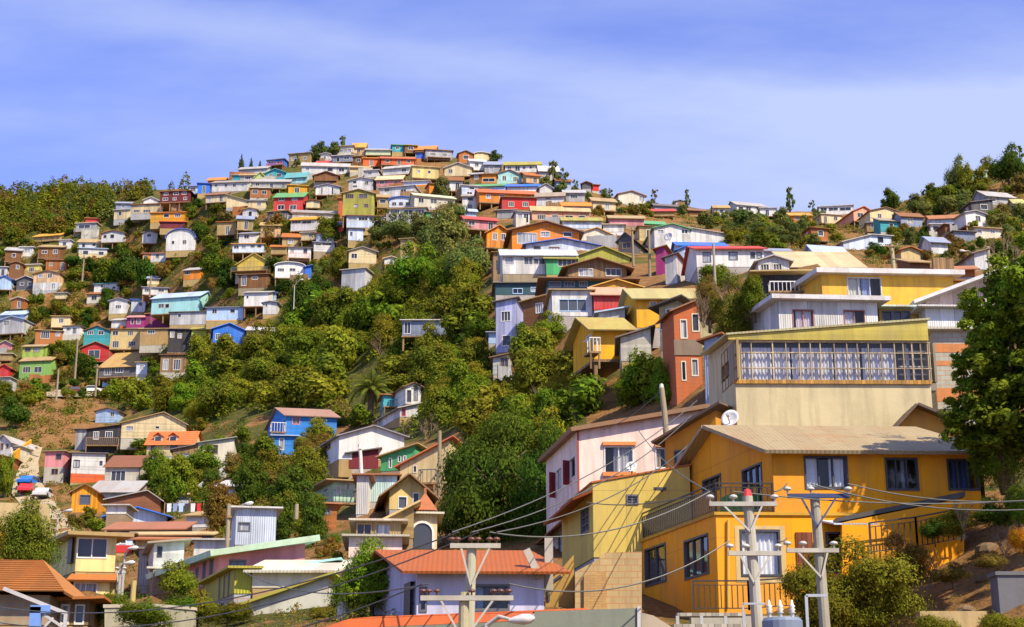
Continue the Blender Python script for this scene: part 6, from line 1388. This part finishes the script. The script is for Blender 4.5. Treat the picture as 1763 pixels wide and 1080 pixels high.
tree(640,1066,140,148,'near','bg','glossy bright green tree left of the rusty roofed house',d=51)
tree(600,1060,70,70,'nearbush','md','glossy low bush at the white pole stump',d=52)
tree(1425,1110,165,150,'near','ol','big sunlit leafy bush before the yellow house door',d=43,name='bush')
tree(1500,1100,170,190,'near','ol','broad sunlit leafy bush on the earth slope by the pole',d=43.5,name='bush')
for q_ in ((1610,935,46,60,'mid','dk','dark shrub below the iron bar fence',49),(1655,925,52,70,'mid','ol','olive shrub beside the long dark boulder',48),(1715,915,60,80,'mid','dk','dark shrub at the top of the shaded bank',47.5),(1700,985,36,60,'mid','br','dry brown shrub in the middle of the shaded bank',45.5),(1640,1010,40,70,'mid','br','low dry shrub above the sand coloured wall',45),(1755,905,70,70,'mid','md','green shrub at the right edge of the bank',47)): tree(*q_[:7], d=q_[7], name='bush')
tree(1560,1020,100,100,'near','br','thin brownish shrub on the shaded slope right of the bush',d=46,name='bush')
BT = tree(1735,850,150,110,'near','md','big dark tree overhanging the yellow house on the right',d=50,trunk_vis=.0)
for (x, y, w_, h_, c_, *dq) in ((1700,640,110,95,'bg'),(1745,560,130,120,'bg'),(1735,690,150,120,'md'),(1695,760,95,85,'bg'),(1760,800,150,110,'md'),(1705,560,80,80,'md'),(1740,520,90,80,'md'),(1725,620,110,105,'bg'),(1760,640,140,130,'md'),(1715,700,110,100,'bg'),(1785,520,130,120,'bg'),(1890,560,230,210,'md',44),(1990,640,230,210,'md',44),(1850,680,170,160,'md',44),(1940,480,180,160,'md',44),(1760,720,140,130,'md'),(1830,560,190,180,'md'),(1860,700,200,190,'md'),(1820,800,170,150,'md'),(1920,620,220,220,'md'),(1660,730,60,55,'bg'),(1655,650,50,45,'md'),(1690,560,60,60,'bg'),(1690,770,120,100,'md'),(1735,770,130,120,'md'),(1680,690,70,60,'bg'),(1700,800,120,70,'md')):  # crowns past the right edge are out of view, added to shade the bank
    dq = dq[0] if dq else 50; s_ = dq/F; p_ = unproj(x, y, dq+SCR0.uniform(-1.2,.6)); c = bpy.data.objects.new('crown', KN['loose'][SCR0.randrange(2)]); COL.objects.link(c); c.parent = BT
    rz = BT.rotation_euler[2]; q = Matrix.Rotation(-rz,3,'Z') @ (p_-Vector(BT.location)); c.location = q; c.scale = (w_*s_*1.15, w_*s_*1.15, h_*s_*1.1); g = GREENS[c_]; c.color = (*g,1); c.rotation_euler = (SCR0.uniform(-.3,.3),SCR0.uniform(-.3,.3),SCR0.uniform(0,6))
mb = MB(); mb.smooth = True; rz = Matrix.Rotation(-BT.rotation_euler[2],3,'Z')
for (x1_, y1_) in ((1690,600),(1745,520),(1760,640),(1690,720),(1670,680)):
    e_ = rz @ (unproj(x1_, y1_, 50)-Vector(BT.location)); m_ = e_*.5+Vector((0,0,.4)); mb.tube([(0,0,0), m_, e_], [.22,.12,.03], 7)
mb.build('limb', barkmat(), BT)
tree(1620,1110,50,90,'nearbush','yg','yellow green bush at the very bottom of the earth slope',d=39)
tree(1735,1105,48,90,'nearbush','yg','yellow green bush in the bottom right corner',d=38)
tree(1765,960,50,50,'nearbush','au','yellowing bush beside the concrete block on the right',d=44)
tree(1262,590,120,90,'near','ol','dusty olive vine bush hanging beside the white board house',d=92,name='bush')
tree(1222,560,90,60,'near','br','brown twiggy bush above the tall brick house',d=95,name='bush')
tree(1300,545,75,50,'mid','md','green bush at the corner of the white board house',d=91,name='bush')
tree(300,1040,75,80,'mid','md','leafy shrub behind the overgrown boundary wall',d=62,name='bush')
tree(340,1075,60,70,'mid','ol','olive shrub at the end of the overgrown boundary wall',d=58,name='bush')
for i, (x, y, hh_, ww_, c_, l) in enumerate(((310,1085,60,110,'md','green creeper bush in front of the pink house windows'),(250,1090,50,110,'md','flowering creeper bush over the lower left wall'),(185,1085,62,70,'md','climbing plant at the foot of the pale yellow house'),(390,1080,40,90,'ol','low bush left of the pale cream shed wall'),(560,1075,30,60,'ol','low bush at the foot of the pale cream shed'))):
    tree(x, y, hh_, ww_, 'nearbush', c_, l, d=[58,56,60,57,55][i])
# palm
PL = empty('palm_tree', ground(638,716)); tag(PL, 'date palm with arching fronds left of the white house on the slope', 'palm tree')
d_ = D(638,716); k_ = d_/F; mb = MB(); mb.smooth = True; mb.tube([(0,0,-.5),(0,0,24*k_),(0,0,46*k_)], [.42,.36,.45], 10); mb.build('trunk', barkmat(), PL)
rnd = random.Random(5); fm = leafmat('frond_leaf')
for i in range(34):
    a = i*2.399; el = lerp(1.35, -.15, i/34); Lf = rnd.uniform(44,54)*k_; mb = MB(); prev = None; pts = []
    for j in range(9):
        t = j/8; e2 = el-1.25*t*t; pts.append((t, e2))
    p = Vector((0,0,46*k_)); P_ = [p.copy()]
    for j in range(1, 9):
        e2 = el-1.35*(j/8)**1.6; p = p+Vector((math.cos(a)*math.cos(e2), math.sin(a)*math.cos(e2), math.sin(e2)))*(Lf/8); P_.append(p.copy())
    sd = Vector((-math.sin(a), math.cos(a), 0))
    for j in range(8):
        for sgn in (-1, 1):
            for q in range(3):
                b0 = P_[j].lerp(P_[j+1], q/3); t = (j+q/3)/8; ll = Lf*.24*math.sin(math.pi*min(1, t*.85+.15)); dr = (P_[j+1]-P_[j]).normalized()
                tip = b0+sd*sgn*ll*.8+dr*ll*.6+Vector((0,0,-ll*.35)); mb.poly([b0, b0+dr*.10, tip, b0-dr*.06])
    mb.tube(P_, [.05]*4+[.03]*5, 4)
    f_ = mb.build('frond', fm, PL); f_.color = (.19,.22,.03,1)
RECTS.append((596,625,690,718,''))   # keep the palm in view
# scattered trees and bushes, each an object of its own
def covers(x0, y0, x1, y1, base, lim=.10):
    for r in RECTS:
        if r[3] < base+3:
            ox = min(x1, r[2])-max(x0, r[0]); oy = min(y1, r[3])-max(y0, r[1])
            if ox > 0 and oy > 0 and ox*oy > lim*(r[2]-r[0])*(r[3]-r[1]): return True
    return False
def infront(x, y):
    return any(r[0]-1 < x < r[2]+1 and r[1] < y < r[3] for r in RECTS)
SCR = random.Random(77)
def scatter(poly, n, sizes, kinds, cols, gap=.5, lim=.10, tries=6000):
    xs = [p[0] for p in poly]; ys = [p[1] for p in poly]; done = []; t = 0
    while len(done) < n and t < tries:
        t += 1; x = SCR.uniform(min(xs), max(xs)); y = SCR.uniform(min(ys), max(ys))
        if not inside((x, y), poly): continue
        w = SCR.uniform(*sizes); kd = SCR.choice(kinds); hgt = w*SCR.uniform(.7,1.15)*(2.0 if kd in ('slim','conifer') else .75 if kd == 'bush' else 1)
        if infront(x, y-1): continue
        if any((x-a)**2+((y-b)*1.3)**2 < (gap*(w+c)/2)**2 for a, b, c in done): continue
        if covers(x-w*.42, y-hgt*.9, x+w*.42, y, y, lim): continue
        done.append((x, y, w)); 
    done.sort(key=lambda q: q[1])
    for x, y, w in done:
        kd = SCR.choice(kinds); hgt = w*SCR.uniform(.75,1.1)*(2.0 if kd in ('slim','conifer') else .72 if kd == 'bush' else 1); tree(x, y, hgt, w, kd, SCR.choice(cols))
scatter(RAV, 100, (50,105), ('mid','mid','broad','bush'), ('ol','yg','ol','md','yg','bg','ol'), .38, .12)
scatter([(0,390),(190,380),(330,340),(480,390),(560,380),(560,470),(480,560),(300,470),(170,560),(0,560)], 92, (16,42), ('bush','broad','bush'), ('ol','md','br','dk','dr','ol'), .55, .05)
scatter([(0,560),(160,520),(300,560),(300,640),(200,690),(0,700)], 34, (20,42), ('bush','broad'), ('md','ol','dk','br'), .55, .05)
scatter([(480,300),(620,280),(760,290),(800,420),(640,480),(500,480),(450,400)], 24, (14,30), ('bush','broad'), ('ol','gg','br'), .6, .04)
scatter([(1200,372),(1290,362),(1330,388),(1430,372),(1445,434),(1290,432),(1205,404)], 40, (24,44), ('broad','bush','broad'), ('gg','ol','gg'), .5, .06)
scatter([(940,320),(1060,345),(1200,362),(1200,385),(1000,370)], 14, (14,28), ('bush','broad'), ('ol','br','gg'), .6, .05)
scatter([(1440,430),(1560,372),(1640,345),(1763,330),(1763,440),(1640,452),(1490,448)], 60, (20,48), ('bush','broad'), ('br','ol','gg','dk'), .5, .06)
scatter([(160,740),(260,700),(420,760),(330,880),(240,860)], 12, (26,50), ('bush','broad'), ('md','ol','bg'), .6, .05)
scatter([(330,860),(420,800),(560,700),(600,760),(560,900),(500,945),(340,930)], 26, (36,74), ('broad','mid','bush'), ('ol','br','md','dk'), .5, .06)
scatter([(100,900),(420,860),(600,950),(600,1040),(200,1000)], 16, (22,46), ('bush','broad'), ('ol','md','br'), .6, .06)
# ground cover and far wood
def cover(name, label, cat, poly, n, sz, cols, lim=True, leaves=34, squash=.7, avoid=True, dmul=1.0):
    rnd = random.Random(len(name)*31+n); V = []; Fc = []; mi = []; xs = [p[0] for p in poly]; ys = [p[1] for p in poly]; k = 0; t = 0
    while k < n and t < n*20:
        t += 1; x = rnd.uniform(min(xs), max(xs)); y = rnd.uniform(min(ys), max(ys))
        if not inside((x, y), poly): continue
        if avoid and infront(x, y): continue
        w = rnd.uniform(*sz); hp = w*squash*rnd.uniform(.8,1.2)
        if avoid and covers(x-w*.4, y-hp*.8, x+w*.4, y, y, .04): continue
        d = D(x, y)*dmul; P = unproj(x, y, d); s = d/F; W_ = w*s; H_ = hp*s; m_ = rnd.randrange(len(cols)); k += 1
        for i in range(leaves):
            a = rnd.uniform(0,6.28); u = rnd.random(); rr = math.sqrt(1-u*u)*rnd.uniform(.6,1.05); q = Vector((rr*math.cos(a)*W_/2, rr*math.sin(a)*W_/2, u*H_*rnd.uniform(.75,1.05)))
            nn = (Vector((q.x/W_, q.y/W_, q.z/max(H_,.01)*.6))+Vector((rnd.uniform(-.5,.5), rnd.uniform(-.5,.5), rnd.uniform(-.2,.6)))).normalized(); leaf(V, Fc, P+q, nn, W_*rnd.uniform(.065,.125), rnd); mi.append(m_)
    me = bpy.data.meshes.new(name); me.from_pydata(V, [], Fc)
    for c in cols:
        kk = name+'_'+c+'_leaf'
        m = leafmat('leaf').copy(); m.name = kk; hs = [q for q in m.node_tree.nodes if q.type == 'HUE_SAT'][0]
        for l in list(hs.inputs['Color'].links): m.node_tree.links.remove(l)
        hs.inputs['Color'].default_value = (*GREENS[c],1); me.materials.append(m)
    me.polygons.foreach_set('material_index', mi); me.update(); o = bpy.data.objects.new(name, me); COL.objects.link(o); o['kind'] = 'stuff'; o['label'] = label; o['category'] = cat
cover('far_wood', 'mixed wood covering the hill on the far left', 'wood', [(-60,420),(-60,352),(0,338),(100,329),(200,332),(335,326),(300,352),(195,378),(120,405)], 420, (13,26), ('gg','ol','yg','ol','br'), leaves=170, squash=1.2)
cover('undergrowth', 'tangled scrub covering the ravine slopes', 'scrub', RAV, 1100, (14,36), ('ol','yg','md'), leaves=60)
cover('undergrowth', 'scrub filling the banks below the blue house', 'scrub', [(330,880),(420,780),(580,700),(720,760),(600,800),(560,900),(500,960),(340,945)], 420, (14,34), ('ol','md','br','dk'), leaves=36)
cover('undergrowth', 'dry weeds and scrub between the houses of the left slope', 'scrub', [(0,400),(190,382),(330,342),(480,330),(760,330),(840,480),(500,560),(300,640),(200,690),(0,760)], 2100, (5,18), ('ol','br','dr','md','ol','dk'), leaves=40)
cover('undergrowth', 'scrub between the houses of the far right slope', 'scrub', [(930,330),(1200,366),(1470,372),(1640,340),(1763,300),(1763,450),(1480,460),(1290,432),(1000,370)], 900, (7,20), ('ol','br','gg','dr'), leaves=28)
cover('undergrowth', 'weeds and shrubs between the valley houses', 'weeds', [(0,760),(150,690),(420,700),(420,860),(600,940),(600,1075),(180,1040),(0,960)], 600, (8,24), ('ol','md','br','dr','dk'), leaves=40)
cover('undergrowth', 'weeds along the foot of the pale cream shed', 'weeds', [(325,1035),(420,1060),(600,1030),(690,1040),(690,1095),(325,1095)], 150, (10,26), ('ol','md','dr','br'), leaves=30, avoid=False, dmul=.99)
cover('undergrowth', 'scrub on the hillside beyond the right edge of the view', 'scrub', [(1770,300),(2350,310),(2350,1000),(1800,900),(1770,800)], 700, (14,44), ('ol','br','gg','dr','md'), leaves=36, avoid=False)
cover('undergrowth', 'scrub on the hillside beyond the left edge of the view', 'scrub', [(-450,370),(-40,345),(-20,1000),(-450,1000)], 500, (14,40), ('ol','br','gg','dr','md'), leaves=36, avoid=False)
cover('undergrowth', 'weeds and leaf litter on the earth slope under the big tree', 'weeds', [(1500,1000),(1600,900),(1763,860),(1763,1090),(1480,1090)], 160, (6,20), ('br','dr','md'), leaves=16, squash=.4, avoid=False)
# leafless thickets
def twigmesh(seed):
    rnd = random.Random(seed); mb = MB()
    def grow(p, d, L_, r, lv):
        q = p+d*L_*.5+Vector((rnd.uniform(-1,1), rnd.uniform(-1,1), rnd.uniform(-.5,1)))*L_*.10; e_ = q+(d+Vector((rnd.uniform(-.5,.5), rnd.uniform(-.5,.5), rnd.uniform(-.1,.4)))).normalized()*L_*.5
        mb.tube([p, q, e_], [r, r*.75, r*.4], 3, cap=False)
        if lv:
            for k in range(5 if lv > 1 else 6):
                s_ = p.lerp(e_, rnd.uniform(.35,1)); grow(s_, (d+Vector((rnd.uniform(-1,1), rnd.uniform(-1,1), rnd.uniform(-.3,.8)))*.9).normalized(), L_*rnd.uniform(.4,.6), r*.5, lv-1)
    for i in range(7):
        a_ = i*.9+rnd.random(); grow(Vector((rnd.uniform(-.05,.05), rnd.uniform(-.05,.05), -.05)), Vector((math.cos(a_)*.5, math.sin(a_)*.5, 1)).normalized(), rnd.uniform(.4,.6), .014, 2)
    m_ = surface_mat('wall_plank'); return mb.mesh('branches', m_)
TW = [twigmesh(s) for s in (5,6)]
for i, (x, y, h_, w_, l) in enumerate(((735,756,50,80,'leafless brown thicket below the white house by the palm'),(700,748,36,50,'small leafless thicket at the foot of the palm house'),(612,575,40,60,'leafless grey brown bush below the plain grey box house'),(588,612,36,50,'bare twiggy bush in the upper ravine scrub'),(655,612,44,60,'bare straw coloured bush left of the white roofed shed'),(1212,560,80,64,'leafless vine thicket above the tall brick house'),(1245,515,50,50,'bare twigs behind the thin pale spur pole'),(70,640,40,50,'bare bush by the lime green houses'),(985,705,48,60,'bare bush under the concrete legged house'),(935,700,50,60,'twiggy bush in the ravine left of the concrete legged house'),(810,650,44,50,'twiggy bush beside the small grey porch house'),(480,770,44,60,'bare bush right of the vivid blue house'),(1660,905,60,80,'tangled dead branches on the shaded bank'),(1730,950,50,80,'fallen dead brush on the shaded bank'),(1610,985,44,60,'dead brush beside the iron bar fence'),(450,905,50,50,'bare bush right of the pale blue box house'),(1740,470,90,80,'bare twigs reaching out above the big right hand tree'))):
    dd = 47 if x > 1590 and y > 880 else 52 if x > 1700 else 92 if 1200 < x < 1260 else D(x, y); P = unproj(x, y, dd); k = dd/F; o = bpy.data.objects.new('bare_bush', TW[i % 2]); COL.objects.link(o); o.location = P; o.rotation_euler = (0,0,i*1.3); o.scale = (w_*k*.85, w_*k*.85, h_*k*1.05); o.color = (.26,.18,.10,1); tag(o, l, 'bush', 'leafless bushes')
# rocks on the shaded bank and the concrete block
rnd = random.Random(9)
rm = surface_mat('wall_stucco')
for i, (x, y, w, l) in enumerate(((1655,930,34,'long dark boulder under the iron fence'),(1700,950,46,'largest boulder on the shaded bank'),(1735,925,26,'boulder against the right edge of the bank'),(1640,985,30,'flat pale stone on the sunny patch of bank'),(1690,1000,26,'pale stone left of the concrete block'),(1600,1015,22,'small stone beside the broad leafy bush'),(1720,890,30,'boulder at the top of the shaded bank'),(1665,1055,40,'low stone just above the bottom bush'))):
    P = ground(x, y); s = D(x, y)/F; mb = MB(); V = []
    bm_ = MB(); bm_.smooth = False; pr = [(.02,-.4),(.36,-.34),(.5,-.05),(.42,.25),(.2,.42),(.02,.46)]; bm_.lathe((0,0,0), pr, 9)
    bm_.v = [tuple(Vector(v)*(1+.28*noise.noise(Vector(v)*2.3+Vector((i*5,0,0))))*w*s) for v in bm_.v]; bm_.v = [(v[0]*1.2, v[1], v[2]*.75) for v in bm_.v]
    o = bm_.build('boulder', rm, None, (.17,.11,.055)); o.location = P; o.rotation_euler = (0,0,i); tag(o, l, 'boulder', 'stones on the bank')
P = unproj(1745,1065,42); mb = MB(); mb.box(-.34,0,-1,.5,.7,1.15); mb.box(-.4,-.05,1.15,.56,.75,1.25); o = mb.build('concrete_block', rm, None, (.15,.15,.16)); o.location = P; tag(o, 'square concrete block standing on the bank at the right edge', 'block')  # block's grey is darkened to stand in for tree shade that misses it
P = unproj(1640,1075,42); mb = MB(); mb.box(-.85,0,-1,.95,.5,.35); o = mb.build('low_wall', rm, None, (.50,.36,.16)); o.location = P; tag(o, 'low sand coloured wall at the foot of the earth slope', 'wall')
# ------------------------------------------------------------------ sky, sun, camera
SUN = Vector((.95,-1.0,1.5)).normalized()
w = bpy.data.worlds.new('World'); sc.world = w; w.use_nodes = True; nt = w.node_tree; bg = nt.nodes['Background']
sky = nt.nodes.new('ShaderNodeTexSky'); sky.sky_type = 'NISHITA'; sky.sun_disc = False; sky.sun_elevation = math.asin(SUN.z); sky.sun_rotation = math.atan2(SUN.x, SUN.y); sky.dust_density = .6; sky.ozone_density = 2.2
tc = nt.nodes.new('ShaderNodeTexCoord'); sp_ = nt.nodes.new('ShaderNodeSeparateXYZ'); nt.links.new(tc.outputs['Generated'], sp_.inputs[0])
zz = nt.nodes.new('ShaderNodeMath'); zz.operation = 'ADD'; zz.inputs[1].default_value = .22; nt.links.new(sp_.outputs[2], zz.inputs[0])
cv = nt.nodes.new('ShaderNodeCombineXYZ')
for i in (0, 1):
    dv = nt.nodes.new('ShaderNodeMath'); dv.operation = 'DIVIDE'; nt.links.new(sp_.outputs[i], dv.inputs[0]); nt.links.new(zz.outputs[0], dv.inputs[1]); nt.links.new(dv.outputs[0], cv.inputs[i])
mp = nt.nodes.new('ShaderNodeMapping'); mp.inputs['Scale'].default_value = (1.0,2.1,1); mp.inputs['Rotation'].default_value = (0,0,R(-24)); mp.inputs['Location'].default_value = (3.4,1.2,0); nt.links.new(cv.outputs[0], mp.inputs[0])
n1_ = noi(nt, mp.outputs[0], 1.5, 7, .55); n2_ = noi(nt, mp.outputs[0], 5.5, 6, .6)
mx_ = nt.nodes.new('ShaderNodeMath'); mx_.operation = 'MULTIPLY_ADD'; nt.links.new(n2_, mx_.inputs[0]); mx_.inputs[1].default_value = .22; nt.links.new(n1_, mx_.inputs[2])
fac = ramp(nt, mx_.outputs[0], .38, .76, (0,0,0), (CLF,CLF,CLF))
def M2(op, x_, y_=None):
    n = nt.nodes.new('ShaderNodeMath'); n.operation = op
    for k_, v_ in ((0, x_), (1, y_)):
        if v_ is None: continue
        if isinstance(v_, (int, float)): n.inputs[k_].default_value = v_
        else: nt.links.new(v_, n.inputs[k_])
    return n.outputs[0]
X_, Z_ = sp_.outputs[0], sp_.outputs[2]
wob = M2('MULTIPLY', M2('SUBTRACT', noi(nt, mp.outputs[0], 1.1, 5, .6), .5), .085)
def gauss_(z0, k, wd, amp):
    ln_ = M2('ADD', M2('MULTIPLY', X_, k), z0); u = M2('DIVIDE', M2('ADD', M2('SUBTRACT', Z_, ln_), wob), wd)
    return M2('MULTIPLY', M2('EXPONENT', M2('MULTIPLY', M2('MULTIPLY', u, u), -1.0)), amp)
right = nt.nodes.new('ShaderNodeMapRange'); right.inputs['From Min'].default_value = -.05; right.inputs['From Max'].default_value = .22; nt.links.new(X_, right.inputs['Value'])
low_ = nt.nodes.new('ShaderNodeMapRange'); low_.inputs['From Min'].default_value = .44; low_.inputs['From Max'].default_value = .36; nt.links.new(M2('ADD', Z_, wob), low_.inputs['Value'])
glow = M2('MULTIPLY', M2('MULTIPLY', right.outputs[0], low_.outputs[0]), .55)
fac = M2('MINIMUM', M2('ADD', M2('ADD', M2('MULTIPLY', fac, .62), gauss_(.418,-.13,.018,.42)), glow), 1.0)
tint = mixc(nt, 1.0, sky.outputs[0], (SKYT[0],SKYT[1],SKYT[2]), 'MULTIPLY')
cl = mixc(nt, fac, tint, CLOUD)
nt.links.new(cl, bg.inputs['Color']); bg.inputs['Strength'].default_value = .080
sl = bpy.data.lights.new('sun', 'SUN'); sl.energy = 4.6; sl.angle = R(.5); sl.color = (1,.88,.66); so_ = bpy.data.objects.new('sun', sl); COL.objects.link(so_); so_.rotation_euler = (-SUN).to_track_quat('-Z', 'Y').to_euler(); so_.location = (0,0,300)
cd = bpy.data.cameras.new('camera'); cd.sensor_width = 36; cd.sensor_fit = 'HORIZONTAL'; cd.lens = 36*F/1763; cd.clip_end = 20000; cd.clip_start = .1
co = bpy.data.objects.new('camera', cd); COL.objects.link(co); co.location = (0,0,0); co.rotation_euler = (R(90)+PITCH,0,0); sc.camera = co
sc.view_settings.view_transform = 'Standard'; sc.view_settings.look = 'None'; sc.view_settings.gamma = 1; sc.view_settings.exposure = .68
sc.cycles.max_bounces = 5; sc.cycles.diffuse_bounces = 2; sc.cycles.glossy_bounces = 2; sc.cycles.transparent_max_bounces = 6; sc.cycles.transmission_bounces = 3
sc.cycles.use_denoising = True; sc.cycles.use_adaptive_sampling = True; sc.cycles.adaptive_threshold = .02
